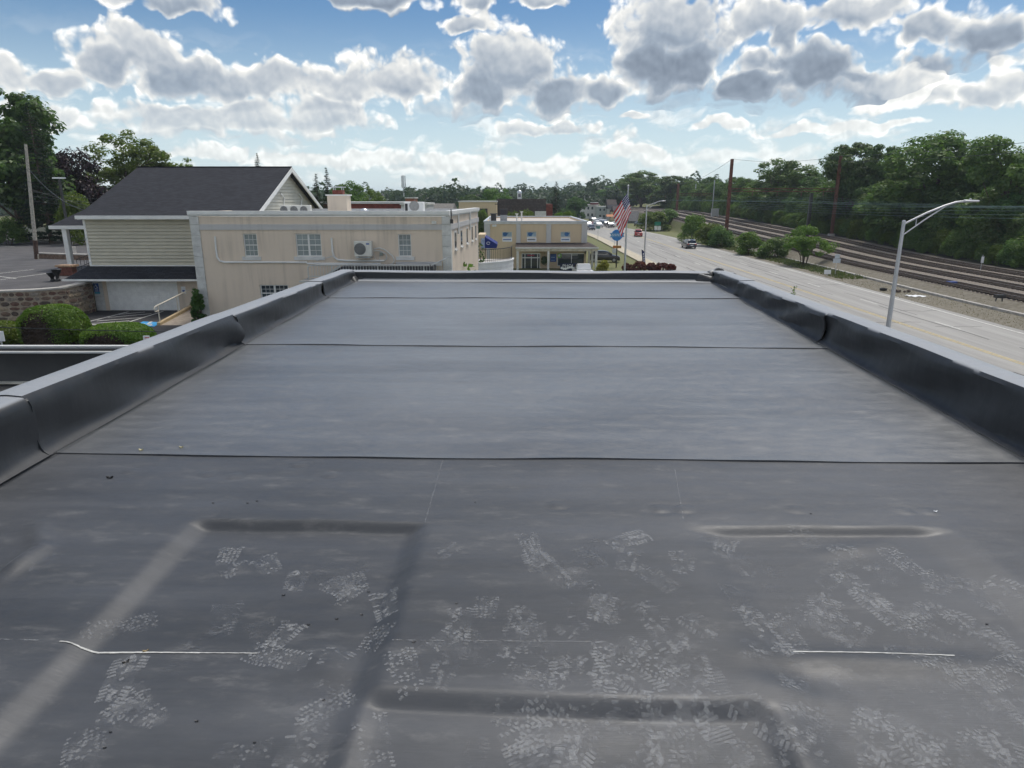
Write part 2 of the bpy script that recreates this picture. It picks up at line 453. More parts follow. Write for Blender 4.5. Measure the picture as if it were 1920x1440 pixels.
# ------------------------------------------------------------------ terrain
def sm(x, a, b):
    if a == b: return 1.0 if x > a else 0.0
    t = min(max((x - a) / (b - a), 0.0), 1.0); return t * t * (3 - 2 * t)
def road_z(y):
    y = max(y, -60.0)
    return 0.0063 * min(y, 260.0)
LOT_Z = 4.45
WALL_PTS = None
def road_shift(y):
    """the street bends gently to the left in the distance"""
    return 0.0 if y < 150 else -0.0012 * (y - 150) ** 2
def track_extra(y):
    return 0.0 if y < 80 else 0.022 * (min(y, 230) - 80) * sm(y, 80, 130)
def ground_z(x, y):
    r = road_z(y)
    # the plots on the left lie about three metres above the street
    left = sm(-x, 1.0, 9.0) * (2.9 - r if y < 80 else (2.9 - r) * (1 - sm(y, 80, 160) * 0.6))
    z = r + left
    # plateau of the upper car park
    z += (LOT_Z - 2.9 - 0.08 + 0.006 * max(0, y - 44)) * sm(-x, 27.5, 29.5) * sm(y, 46.6, 48.0) * (1 - sm(y, 150, 220))
    # railway formation
    if x > 39:
        z = r + (0.75 + track_extra(y)) * sm(x, 43.5, 46.0) + 0.8 * sm(x, 64, 70)
    # far hills
    far = sm(y, 260, 620)
    z += far * (1.0 + 1.5 * math.sin(x * 0.011 + 1.0))
    return z

GRASS = mat('verge_grass', (0.10, 0.135, 0.035), 0.95, 0.3, 1.6, bump=0.5, col2=(0.17, 0.15, 0.075))
ASPH = mat('street_asphalt', (0.355, 0.345, 0.325), 0.92, 0.10, 0.9, bump=0.12, bscale=60, stretch=(1.6, 0.05, 1.0), col2=(0.25, 0.243, 0.23))
DRIVE = mat('fresh_asphalt', (0.030, 0.030, 0.034), 0.85, 0.2, 1.2, bump=0.2, bscale=50)
LOTASPH = mat('grey_asphalt', (0.085, 0.082, 0.085), 0.9, 0.15, 0.6, bump=0.2, bscale=50)
BALLAST = mat('ballast', (0.215, 0.185, 0.155), 0.97, 0.3, 9.0, bump=0.9, bscale=22)
GRAVEL = mat('dirt_gravel', (0.21, 0.19, 0.155), 0.97, 0.3, 2.5, bump=0.6, bscale=25, col2=(0.13, 0.115, 0.08))
PAINT_W = mat('road_paint_white', (0.62, 0.61, 0.57), 0.7, 0.18, 3.0)
PAINT_Y = mat('road_paint_yellow', (0.50, 0.39, 0.17), 0.7, 0.18, 3.0)
KERB = mat('kerb_stone', (0.46, 0.42, 0.34), 0.9, 0.12, 2.0)
WALKM = mat('pavement_concrete', (0.48, 0.43, 0.33), 0.9, 0.1, 1.2)

def axis(spans):
    out = []
    for a, b, n in spans: out += [a + (b - a) * i / n for i in range(n)]
    return out + [spans[-1][1]]
gx = axis([(-900, -120, 18), (-120, -34, 20), (-34, -24, 20), (-24, -10, 8), (-10, 2, 16), (2, 39, 8), (39, 72, 66), (72, 140, 14), (140, 900, 16)])
gy = axis([(-80, 30, 10), (30, 45, 6), (45, 49, 8), (49, 80, 10), (80, 260, 60), (260, 700, 30), (700, 2500, 10)])
mb = MB().sheet([[(x + (road_shift(y) if x > 0 else 0) * sm(x, 5, 20) * (1 - sm(x, 39, 43)), y, ground_z(x, y) - 0.03) for x in gx] for y in gy])
ground = structure(mb.build('ground', GRASS, smooth=True, recalc=False))

def strip(name, x0, x1, y0, y1, lift, m, step=4.0, zf=None, nx=1, bend=True):
    n = max(1, int((y1 - y0) / step)); rows = []
    for i in range(n + 1):
        y = y0 + (y1 - y0) * i / n; s = road_shift(y) if bend else 0.0
        rows.append([(x0 + (x1 - x0) * j / nx + s, y, (zf(x0 + (x1 - x0) * j / nx, y) if zf else road_z(y)) + lift) for j in range(nx + 1)])
    return MB().sheet(rows).build(name, m, recalc=False)
CURB_X, YEL_X, DASH_X, EDGE_X = 21.4, 31.2, 34.4, 38.0
structure(strip('road', CURB_X, EDGE_X + 0.9, -60, 400, 0.0, ASPH, nx=2))
def marks(name, segs, w, m):
    mb = MB()
    for (x, a, b) in segs:
        n = max(1, int((b - a) / 6)); rows = []
        for i in range(n + 1):
            y = a + (b - a) * i / n; s = road_shift(y); z = road_z(y) + 0.006
            rows.append([(x + s - w / 2, y, z), (x + s + w / 2, y, z)])
        mb.sheet(rows)
    return structure(mb.build(name, m, recalc=False))
marks('edge_line', [(EDGE_X, -60, 380)], 0.18, PAINT_W)
marks('centre_line', [(YEL_X - 0.13, -60, 380), (YEL_X + 0.13, -60, 380)], 0.13, PAINT_Y)
marks('lane_dash', [(x, y, y + 3.2) for x in (DASH_X, 27.6) for y in [k * 12.2 + 2 for k in range(-3, 22)]], 0.14, PAINT_W)
structure(strip('wood_floor', 63.9, 120, -60, 330, 0.03, mat('leaf_litter', (0.030, 0.034, 0.018), .97, .3, 1.5), zf=lambda x, y: ground_z(x, y), nx=24, bend=False))
# tar seams and cracks in the carriageway
_rt = random.Random(12); mb = MB()
for k in range(46):
    x = _rt.choice([24.5, 27.6, 29.4, 33.0, 34.4, 36.2]) + _rt.uniform(-.5, .5); y = _rt.uniform(16, 140); z = road_z(y) + .0045; w = _rt.uniform(.03, .07)
    pts = [(x, y)]
    for j in range(7): pts.append((pts[-1][0] + (_rt.uniform(-.12, .12) if k % 3 else _rt.uniform(.3, .8)), pts[-1][1] + (_rt.uniform(1.2, 3.0) if k % 3 else _rt.uniform(-.3, .3))))
    mb.sheet([[(a - w if k % 3 else a, b - (0 if k % 3 else w), road_z(b) + .0045), (a + w if k % 3 else a, b + (0 if k % 3 else w), road_z(b) + .0045)] for a, b in pts])
structure(mb.build('tar_seam', mat('tar', (0.075, 0.072, 0.07), .7, .2), recalc=False))
# left pavement with kerb, verge and driveway mouth
structure(strip('pavement', 19.3, 21.25, 84.0, 300, 0.13, WALKM))
structure(MB().sheet([[(x + road_shift(y), y, road_z(y) + z) for x, z in ((21.25, 0.13), (21.4, 0.13), (21.4, -0.05))] for y in axis([(84, 300, 50)])]).build('kerb', KERB, recalc=False))
structure(strip('car_park', 1.0, 21.4, -50.0, 84.0, 0.004, LOTASPH, zf=lambda x, y: max(road_z(y), ground_z(x, y)), nx=8))
# railway side: dirt shoulder, concrete trough, ballast
structure(strip('dirt_shoulder', EDGE_X + 0.85, 46.2, -60, 130, 0.012, GRAVEL, zf=lambda x, y: ground_z(x, y), nx=14))
structure(strip('railway_ballast', 45.4, 63.8, -60, 330, 0.02, BALLAST, zf=lambda x, y: ground_z(x, y), nx=36, bend=False))
mb = MB()
for k in range(56):
    y0, y1 = 20 + k * 2.0, 21.97 + k * 2.0
    x = 43.3 + 0.25 * math.sin(k * 0.21)
    mb.box(x, x + 0.42, y0, y1, road_z(y0) - 0.1, road_z(y0) + 0.22)
tr = mb.build('cable_trough', CONC); tag(tr, 'pale concrete cable trough running along the ballast edge', 'trough')
# tall dry grass and weeds between shoulder and ballast come with the plants

# ------------------------------------------------------------------ our own roof: black rubber membrane
ROOF_YAW, ROOF_SLOPE, ROOF_Z = RAD(1.5), RAD(1.25), 8.4
_ry = Vector((math.sin(ROOF_YAW), math.cos(ROOF_YAW), math.tan(ROOF_SLOPE)))
_rx = Vector((math.cos(ROOF_YAW), -math.sin(ROOF_YAW), 0.0))
_rn = _rx.cross(_ry).normalized()
def RP(u, v, h=0.0):
    return Vector((0, 0, ROOF_Z)) + _rx * u + _ry * v + _rn * h
def roof_uv(px, py):
    d = ray(px, py)
    t = (Vector((0, 0, ROOF_Z)) - CAM).dot(_rn) / d.dot(_rn)
    p = CAM + d * t - Vector((0, 0, ROOF_Z))
    v = p.dot(_ry) / _ry.dot(_ry)
    return ((p - _ry * v).dot(_rx), v)

def membrane(name, c_lo, c_hi, rough, dust, sheen=0.3, top_pale=0.0, spec=0.6):
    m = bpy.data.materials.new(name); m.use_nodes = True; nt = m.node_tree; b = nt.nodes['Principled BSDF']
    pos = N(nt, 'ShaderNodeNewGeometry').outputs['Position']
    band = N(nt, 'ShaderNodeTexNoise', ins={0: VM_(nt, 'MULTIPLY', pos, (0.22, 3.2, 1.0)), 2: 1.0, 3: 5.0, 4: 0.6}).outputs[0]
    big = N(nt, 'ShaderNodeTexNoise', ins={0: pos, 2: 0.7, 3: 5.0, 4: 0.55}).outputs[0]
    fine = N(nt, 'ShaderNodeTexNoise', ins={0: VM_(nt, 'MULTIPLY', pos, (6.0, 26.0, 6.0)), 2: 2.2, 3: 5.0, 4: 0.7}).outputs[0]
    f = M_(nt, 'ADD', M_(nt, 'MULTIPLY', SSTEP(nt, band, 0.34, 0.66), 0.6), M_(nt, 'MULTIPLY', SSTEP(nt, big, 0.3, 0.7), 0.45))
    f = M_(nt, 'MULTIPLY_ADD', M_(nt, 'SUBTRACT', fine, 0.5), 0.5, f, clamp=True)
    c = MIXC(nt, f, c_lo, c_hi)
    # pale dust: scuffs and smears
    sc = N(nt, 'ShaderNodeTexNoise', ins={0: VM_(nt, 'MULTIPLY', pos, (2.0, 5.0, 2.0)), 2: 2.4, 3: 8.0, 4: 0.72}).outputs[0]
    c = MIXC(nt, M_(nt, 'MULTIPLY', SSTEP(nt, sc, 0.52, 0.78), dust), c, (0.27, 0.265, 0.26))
    if top_pale:      # paler where the surface faces up
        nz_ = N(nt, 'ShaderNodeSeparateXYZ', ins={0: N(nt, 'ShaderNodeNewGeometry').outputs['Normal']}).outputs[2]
        c = MIXC(nt, M_(nt, 'MULTIPLY', SSTEP(nt, nz_, 0.72, 0.97), top_pale), c, (0.31, 0.325, 0.345))
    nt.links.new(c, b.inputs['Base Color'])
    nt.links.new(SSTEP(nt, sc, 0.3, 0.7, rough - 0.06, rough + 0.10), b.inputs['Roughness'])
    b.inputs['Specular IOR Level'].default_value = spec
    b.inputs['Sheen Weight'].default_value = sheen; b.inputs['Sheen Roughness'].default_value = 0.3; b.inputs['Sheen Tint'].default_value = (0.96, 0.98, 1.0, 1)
    bp = nt.nodes.new('ShaderNodeBump'); bp.inputs['Strength'].default_value = 0.10; bp.inputs['Distance'].default_value = 0.004
    wv = N(nt, 'ShaderNodeTexNoise', ins={0: VM_(nt, 'MULTIPLY', pos, (9.0, 90.0, 9.0)), 2: 2.0, 3: 3.0}).outputs[0]
    nt.links.new(wv, bp.inputs['Height']); nt.links.new(bp.outputs[0], b.inputs['Normal'])
    return m
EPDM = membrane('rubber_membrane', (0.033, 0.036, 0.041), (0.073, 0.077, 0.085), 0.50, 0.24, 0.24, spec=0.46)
EPDM_FAR = membrane('rubber_membrane_sheen_toned', (0.058, 0.061, 0.066), (0.112, 0.116, 0.122), 0.41, 0.28, 0.46, spec=0.8)  # far sheets: grazing sky sheen put into a lighter base, beyond their own tone
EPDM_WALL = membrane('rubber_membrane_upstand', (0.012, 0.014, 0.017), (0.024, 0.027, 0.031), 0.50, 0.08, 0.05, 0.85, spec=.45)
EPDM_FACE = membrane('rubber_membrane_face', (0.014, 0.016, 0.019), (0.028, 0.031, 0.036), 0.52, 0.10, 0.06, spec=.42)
BLACKRUB = membrane('black_rubber', (0.009, 0.010, 0.012), (0.017, 0.018, 0.020), 0.55, 0.05, 0.0)

# relief of the boards under the membrane (all in metres)
U = lambda px, py: roof_uv(px, py)
vA = U(900, 980)[1]; vB = U(900, 1296)[1]
uL0, uL1, uR0, uR1 = U(355, 982)[0], U(797, 982)[0], U(1281, 982)[0], U(1742, 985)[0]
RIDGES = []
for (x1, y1, x2, y2, w, h) in [(0, 1088, 78, 1030, .045, .035), (78, 1030, 72, 985, .05, .022), (560, 1200, 690, 1262, .07, .012), (420, 1250, 470, 1330, .09, .008),
        (1410, 1222, 1880, 1236, .06, .016), (1420, 1278, 1560, 1300, .06, .012), (1550, 1030, 1660, 1012, .05, .010), (900, 1395, 1250, 1410, .10, -.012),
        (1030, 1370, 1060, 1440, .10, .010), (600, 1330, 760, 1345, .12, .008), (640, 1190, 580, 1260, .10, .007)]:
    RIDGES.append((np.array(U(x1, y1)), np.array(U(x2, y2)), w, h))
PLATES = [U(*p) for p in [(1045, 946), (1238, 954), (1284, 955), (1492, 957), (1697, 958), (1740, 958), (1368, 802), (1510, 800), (1570, 801), (1690, 800), (1024, 802), (245, 884),
        (390, 888), (440, 892), (620, 890), (1060, 712), (1340, 742), (1490, 758), (870, 716), (560, 870), (1140, 770), (1820, 812)]]
def sstep(x, a, b):
    t = np.clip((x - a) / (b - a), 0, 1); return t * t * (3 - 2 * t)
_rng = np.random.RandomState(5)
_wv = [(_rng.uniform(.3, 2.2), _rng.uniform(.4, 3.0), _rng.uniform(0, 6.28), _rng.uniform(.0004, .0016)) for _ in range(14)]
def relief(u, v):
    u = np.asarray(u, float); v = np.asarray(v, float)
    e = 0.05
    va_ = vA + .006 * np.sin(u * 4.3) + .004 * np.sin(u * 11.0)
    front = 1 - sstep(v, va_ - .050, va_ + .010) ** .7
    L = sstep(u, uL0 - .02, uL0 + .10) * (1 - sstep(u, uL1 - .09, uL1 + .02))
    R = sstep(u, uR0 - .04, uR0 + .22) * (1 - sstep(u, uR1 - .10, uR1 + .12))
    Mid = sstep(u, uL1 - .05, uL1 + .03) * (1 - sstep(u, uR0 - .04, uR0 + .06)) * (1 - sstep(v + .008 * np.sin(u * 3.7), vB - .06, vB + .012) ** .7)
    z = -0.044 * L * front - 0.030 * R * front - 0.044 * Mid
    for a, b, w, h in RIDGES:
        d = b - a; t = np.clip(((u - a[0]) * d[0] + (v - a[1]) * d[1]) / d.dot(d), 0, 1)
        q = (u - a[0] - t * d[0]) ** 2 + (v - a[1] - t * d[1]) ** 2
        z = z + h * np.exp(-q / (w * w)) * (0.35 + 0.65 * np.sin(np.pi * np.clip(t, .05, .95)))
    for (pu, pv) in PLATES:
        r = np.sqrt((u - pu) ** 2 + (v - pv) ** 2)
        z = z + 0.0035 * (1 - sstep(r, .030, .046)) - 0.002 * np.exp(-((r - .055) / .015) ** 2)
    for a, b, c, h in _wv: z = z + h * np.sin(a * u * 2 + b * v * 2 + c)
    return z

house = thing('flat_roof_building', 'building we stand on, its flat roof covered in dark rubber membrane', 'building', (0, 4, 0))
W2 = 2.97                                             # half width of the deck
UC = (U(95, 860)[0] + U(1910, 860)[0]) / 2
seam_v = [U(900, 860)[1], U(900, 651)[1], U(900, 561)[1]]
v_end = U(960, 529)[1]
def sheet(v0, v1, du, dv, lift, edge, m=None):
    nu = int(2 * W2 / du) + 1; nv = max(2, int((v1 - v0) / dv) + 1)
    us = np.linspace(UC - W2 - .02, UC + W2 + .02, nu); vs = np.linspace(v0, v1, nv)
    uu, vv = np.meshgrid(us, vs)
    # the lapped edge wanders a little
    wob = (0.002 * np.sin(us * 3.1 + v0) + 0.0012 * np.sin(us * 9.7 + v0 * 3)) if edge else np.zeros_like(us)
    vv = vv + wob[None, :] * (1 - (vv - v0) / (v1 - v0))
    zz = relief(uu, vv) + lift
    if edge: zz = zz + 0.002 * np.exp(-((vv - v0) / .03) ** 2) * (np.sin(uu * 5.3) + 1)
    mb = MB(); rows = [[RP(uu[i, j], vv[i, j], zz[i, j]) for j in range(nu)] for i in range(nv)]
    if edge: rows = [[RP(uu[0, j], vv[0, j] + .002, zz[0, j] - .012) for j in range(nu)]] + rows
    mb.sheet(rows)
    return mb.build('membrane_sheet', m or EPDM, house, smooth=True, recalc=False)
s0_ = sheet(-1.2, seam_v[0] + .06, 0.024, 0.010, 0.0, False)
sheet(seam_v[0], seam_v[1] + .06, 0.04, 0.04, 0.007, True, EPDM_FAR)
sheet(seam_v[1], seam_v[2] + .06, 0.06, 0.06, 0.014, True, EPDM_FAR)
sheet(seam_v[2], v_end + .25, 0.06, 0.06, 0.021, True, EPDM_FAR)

# parapets: draped covers between the lap joints
def wrink(a, b, seed):
    r = random.Random(seed); s = 0
    for _ in range(5):
        s += r.uniform(.2, 1) * math.sin(a * r.uniform(1.2, 6) + b * r.uniform(2, 9) + r.uniform(0, 6.28))
    return s
def parapet_h(v):
    return float(np.interp(v, [-1.2, lv[1], lv[2], lv[3], lv[4]], [.385, .365, .30, .215, .165]))
def parapet_cover(side, va, vb, h, w, proud, seed, fold=0.0, taper=0.0):
    """side -1 left, +1 right; the profile runs from the deck up the inner face, over the top and down outside"""
    prof = [(0.045, -0.004), (0.030, 0.004), (0.012, 0.018), (0.004, 0.04), (0.0, h * .26), (-0.002, h * .45), (-0.002, h * .68), (-.005, h * .84), (-.018, h * .94), (-.042, h * .988), (-.08, h),
            (-.5 * w, h + .004), (-w + .05, h), (-w + .012, h - .015), (-w, h - .06), (-w, h - .16), (-w - .004, h - .34)]
    n = max(3, int((vb - va) / 0.045)); rows = []
    lip = [va, va + .004] 
    vs = [va] + [va + (vb - va) * i / n for i in range(1, n + 1)]
    for i, v in enumerate(vs):
        t = (v - va) / (vb - va); row = []
        hh = parapet_h(v) / h
        near = math.exp(-((v - va) / .10) ** 2); farj = math.exp(-((v - vb) / .25) ** 2)
        for k, (o, z) in enumerate(prof):
            s = k / (len(prof) - 1)
            amp = (0.009 + fold * (farj * 1.0 + 0.3) + 0.004 * near) * min(1, hh * h / .3)
            body = math.sin(min(max((s - .10) / .42, 0), 1) * math.pi)
            d = wrink(v * 1.3, s * 2.0, seed) * amp * body + proud
            d += fold * 1.6 * body * farj * math.sin(v * 9 + s * 7 + seed)
            z2 = z * hh + (0.0012 * wrink(v * .9, 3, seed + 5) if k > 8 else 0) - 0.008 * fold * 10 * farj * (1 if k > 7 else 0)
            bo = o - (0.012 * body if body > 0 else 0)            # the sheet sags away from the wall
            uo = -(bo - d if k < 11 else bo + d * .3)
            row.append(RP(UC + side * (W2 + uo), v, z2 + 0.024 + (proud if k >= 9 and k < 13 else 0)))
        rows.append(row)
    # turned edge at the joint
    rows.insert(0, [p + Vector((0, 0.003, 0)) - ((_rn * .010) if 8 < k < 14 else (_rx * side * -.010 if False else _rx * side * .012)) for k, p in enumerate(rows[0])])
    mb = MB().sheet(rows)
    o = mb.build('parapet_cover', [EPDM_WALL, EPDM_FACE], house, smooth=True, recalc=False)
    o.data.polygons.foreach_set('material_index', [1 if (i % (len(prof) - 1)) < 6 else 0 for i in range(len(o.data.polygons))])
    # weld line of the cover's foot on the deck
    r2 = [[RP(UC + side * (W2 - .050 - .004 * math.sin(v * 7 + seed) - q), v, .0265) for q in (0, .006)] for v in vs]
    MB().sheet(r2).build('lap_edge', CAULK, o, recalc=False)
    return o
CAULK = mat('lap_sealant', (0.10, 0.105, 0.115), 0.5, 0.2, 6.0)
TOPM = EPDM_WALL
lv = [-1.2, U(95, 860)[1], U(462, 650)[1], U(617, 560)[1], v_end + .02]
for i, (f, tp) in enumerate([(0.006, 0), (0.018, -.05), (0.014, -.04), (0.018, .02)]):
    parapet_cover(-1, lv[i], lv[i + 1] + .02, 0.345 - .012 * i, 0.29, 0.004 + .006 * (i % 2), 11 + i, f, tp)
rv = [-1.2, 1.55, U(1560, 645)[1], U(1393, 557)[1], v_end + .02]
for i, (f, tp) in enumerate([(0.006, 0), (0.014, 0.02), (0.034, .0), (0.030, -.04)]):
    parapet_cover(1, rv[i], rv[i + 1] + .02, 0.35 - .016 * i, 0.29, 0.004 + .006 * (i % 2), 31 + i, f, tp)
# far parapet
n = 120; rows = []
for (o, z) in [(-.16, 0.0), (-.05, .006), (-.01, .03), (.0, .06), (.004, .10), (.02, .128), (.05, .138), (.20, .140), (.26, .134), (.28, .10), (.28, -.3)]:
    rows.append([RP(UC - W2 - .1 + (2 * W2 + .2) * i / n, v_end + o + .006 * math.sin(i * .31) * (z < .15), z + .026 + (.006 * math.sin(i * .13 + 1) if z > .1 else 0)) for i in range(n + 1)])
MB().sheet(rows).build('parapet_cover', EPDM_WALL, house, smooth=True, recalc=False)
# bunched folds where the covers meet
def bunch(u0, v0, su, sv, h, seed, lean):
    r = random.Random(seed); n = 26; rows = []
    for i in range(n + 1):
        a = i / n; row = []
        for j in range(n + 1):
            b = j / n; env = math.sin(math.pi * a) ** .6 * math.sin(math.pi * b) ** .6
            z = h * env * (0.85 + .16 * math.sin(a * 9 + 5 * b + seed) * math.cos(b * 4 + seed) + .06 * math.sin(16 * (a + .6 * b)))
            row.append(RP(u0 + (a - .5) * su + lean * (b - .5), v0 + (b - .5) * sv, max(z, -.02) - .05 * (1 - env)))
        rows.append(row)
    return MB().sheet(rows).build('corner_fold', EPDM_WALL, house, smooth=True, recalc=False)
bunch(UC - W2 + .04, v_end + .10, .50, .34, .175, 2, .2)
bunch(UC - W2 - .12, v_end + .02, .40, .46, .185, 7, -.1)
bunch(UC + W2 - .10, v_end + .06, .60, .36, .19, 4, -.25)
bunch(UC + W2 + .12, v_end + .10, .52, .34, .275, 9, .1)
bunch(UC + W2 + .30, v_end + .02, .46, .40, .20, 14, .2)
# outer walls of the building
wl = MB()
for (ua, ub, va_, vb_) in [(UC - W2 - .26, UC - W2 - .02, -1.2, v_end + .24), (UC + W2 + .02, UC + W2 + .26, -1.2, v_end + .24), (UC - W2 - .02, UC + W2 + .02, v_end + .03, v_end + .24)]:
    vs = [RP(ua, va_), RP(ub, va_), RP(ub, vb_), RP(ua, vb_)]
    wl.add([Vector((p.x, p.y, -1)) for p in vs] + [p + Vector((0, 0, .05)) for p in vs], [(0, 1, 2, 3), (4, 5, 6, 7), (0, 1, 5, 4), (1, 2, 6, 5), (2, 3, 7, 6), (3, 0, 4, 7)])
wl.build('wall', stucco('own_wall_stucco', (0.45, 0.42, 0.36)), house)
wl = MB(); vs = [RP(UC - W2, -1.2, -.12), RP(UC + W2, -1.2, -.12), RP(UC + W2, v_end, -.12), RP(UC - W2, v_end, -.12)]
wl.add(vs + [p - Vector((0, 0, .2)) for p in vs], [(0, 1, 2, 3), (4, 5, 6, 7), (0, 1, 5, 4), (1, 2, 6, 5), (2, 3, 7, 6), (3, 0, 4, 7)])
wl.build('roof_deck', EPDM_WALL, house)

# chalk / talc lines left where sheets were marked out
def on_roof(px, py, h=.002):
    u, v = U(px, py); return RP(u, v, relief(u, v).item() + h)
CHALK = mat('chalk', (0.50, 0.50, 0.48), 0.95, 0.2, 30.0)
def broken(name, cuts):
    m = bpy.data.materials.new(name); m.use_nodes = True; nt = m.node_tree; b = nt.nodes['Principled BSDF']
    b.inputs['Base Color'].default_value = (0.42, 0.43, 0.44, 1); b.inputs['Roughness'].default_value = .9
    pos = N(nt, 'ShaderNodeNewGeometry').outputs['Position']
    nz = N(nt, 'ShaderNodeTexNoise', ins={0: pos, 2: cuts, 3: 6.0, 4: .7}).outputs[0]
    oi = N(nt, 'ShaderNodeObjectInfo').outputs['Random']
    lo = M_(nt, 'MULTIPLY_ADD', oi, 0.16, 0.38)
    a = SSTEP(nt, M_(nt, 'SUBTRACT', nz, lo), 0.0, 0.16)
    a = M_(nt, 'MULTIPLY', a, M_(nt, 'MULTIPLY_ADD', oi, -0.20, 0.26))
    nt.links.new(a, b.inputs['Alpha'])
    return m
DUST = broken('boot_dust', 11.0)
SCUFF = broken('chalk_scuff', 26.0)
SMEAR = broken('dust_smear', 14.0)
_mn = [n for n in SMEAR.node_tree.nodes if n.type == 'MATH' and n.operation == 'MULTIPLY_ADD' and abs(n.inputs[2].default_value - 0.26) < 1e-4][0]; _mn.inputs[1].default_value = -.04; _mn.inputs[2].default_value = .065
for (x1, y1, x2, y2, w, m) in [(0, 1199, 72, 1201, .006, SCUFF), (112, 1203, 150, 1206, .006, CHALK), (150, 1206, 275, 1205, .008, CHALK), (275, 1205, 372, 1206, .006, CHALK), (372, 1206, 480, 1207, .004, CHALK), (480, 1206, 660, 1208, .006, SCUFF), (735, 1200, 960, 1201, .005, SCUFF),
                               (960, 1201, 1140, 1202, .005, SCUFF), (1140, 1202, 1285, 1203, .005, SCUFF), (1488, 1212, 1640, 1215, .006, CHALK), (1640, 1215, 1792, 1219, .005, CHALK), (1792, 1219, 1910, 1221, .005, SCUFF),
                               (870, 800, 848, 850, .006, SCUFF), (830, 862, 797, 980, .004, SCUFF), (1240, 780, 1262, 850, .004, SCUFF), (1265, 880, 1281, 975, .004, SCUFF), (1690, 780, 1920, 890, .004, SCUFF)]:
    k = 12; rows = []
    for i in range(k + 1):
        x = x1 + (x2 - x1) * i / k; y = y1 + (y2 - y1) * i / k
        u, v = U(x, y); dv_ = .0006 * math.sin(i * 2.1 + x1)
        vert = abs(x2 - x1) < abs(y2 - y1) * 2
        rows.append([RP(u + (q if vert else 0), v + (0 if vert else q) + dv_, relief(u, v).item() + .0025) for q in (-w / 2, w / 2)])
    MB().sheet(rows).build('chalk_line', m, s0_, recalc=False)

# dusty boot prints: lugs of a sole lying on the membrane
def sole(kind, rnd):
    """lug outlines in sole space, 0.30 m long along y"""
    out = []
    def q(cx, cy, w, h, a): 
        c, s = math.cos(a), math.sin(a)
        out.append([(cx + x * c - y * s, cy + x * s + y * c) for x, y in ((-w, -h), (w, -h), (w, h), (-w, h))])
    half = lambda y: (.050 if y > .02 else .036 if y < -.06 else .040) * (1 - max(0, (y - .09) / .07) ** 2 * .8) * (1 - max(0, (-y - .11) / .05) ** 2 * .6)
    if kind == 0:
        y = -.14
        while y < .145:
            hw = max(.008, half(y))
            for s in (-1, 1):
                q(s * hw * .82, y, hw * .30, .0052, s * -.35 + rnd.uniform(-.1, .1))
            if not -.055 < y < -.015:
                q(rnd.uniform(-.3, .3) * hw, y + .004, hw * .22, .007, rnd.uniform(-.9, .9)); q(rnd.uniform(-.4, .1) * hw, y - .004, hw * .18, .006, .7)
            y += .0165
    elif kind == 1:
        y = -.14
        while y < .145:
            hw = max(.008, half(y)); k = 3 if y > 0 else 2
            for i in range(-k, k + 1):
                if abs(i) == k: q(i * hw / (k + .2), y, hw / (k + .3) * .42, .0042, (-.5 if i > 0 else .5))
                elif rnd.random() < .75: q(i * hw / (k + .3) + rnd.uniform(-.002, .002), y + abs(i) * .004, hw / (k + .3) * rnd.uniform(.28, .42), rnd.uniform(.004, .0065), .78 + rnd.uniform(-.3, .3))
            y += rnd.uniform(.014, .019)
    else:
        y = -.145
        while y < .15:
            hw = max(.006, half(y)); q(0, y, hw * .9, .0045, rnd.uniform(-.06, .06)); y += .0135
    return out
rp = random.Random(77)
def footprint(px, py, ang, kind, part=1.0):
    u0, v0 = U(px, py); mb = MB(); c, s = math.cos(ang), math.sin(ang); us, vs = [], []; w1, w2 = rp.uniform(8, 30), rp.uniform(0, 6.28)
    lo = rp.uniform(-.16, -.16 + (1 - part) * .3)
    for lug in sole(kind, rp):
        lug = [(x * 1.12, y * 1.04) for x, y in lug]
        cy = sum(p[1] for p in lug) / 4
        if cy < lo or cy > lo + .32 * part + .0: continue
        if rp.random() < .06 + .35 * max(0, math.sin(cy * w1 + w2)): continue
        us.append([u0 + x * c - y * s for x, y in lug]); vs.append([v0 + x * s + y * c for x, y in lug])
    if us:
        zz = relief(us, vs) + .0012
        for a, b, z in zip(us, vs, zz + .0008): mb.add([RP(p, q_, r_) for p, q_, r_ in zip(a, b, z)], [(0, 1, 2, 3)])
    if len(mb.f) > 11:
        # faint smear of dust under the whole sole
        e_u = np.array([[.052 * math.cos(t) * (1 + .12 * math.sin(2 * t)) for t in np.linspace(0, 2 * math.pi, 18, endpoint=False)]]); e_v = np.array([[.165 * math.sin(t) for t in np.linspace(0, 2 * math.pi, 18, endpoint=False)]])
        keep = np.clip(e_v, lo, lo + .32 * part); gu, gv = u0 + e_u * c - keep * s, v0 + e_u * s + keep * c; gz_ = relief(gu, gv) + .0011
        mb.add([RP(a, b, z) for a, b, z in zip(gu[0], gv[0], gz_[0])], [list(range(18))], 1)
        mb.build('boot_print', [DUST, SMEAR], s0_, recalc=False)['kind'] = 'stuff'
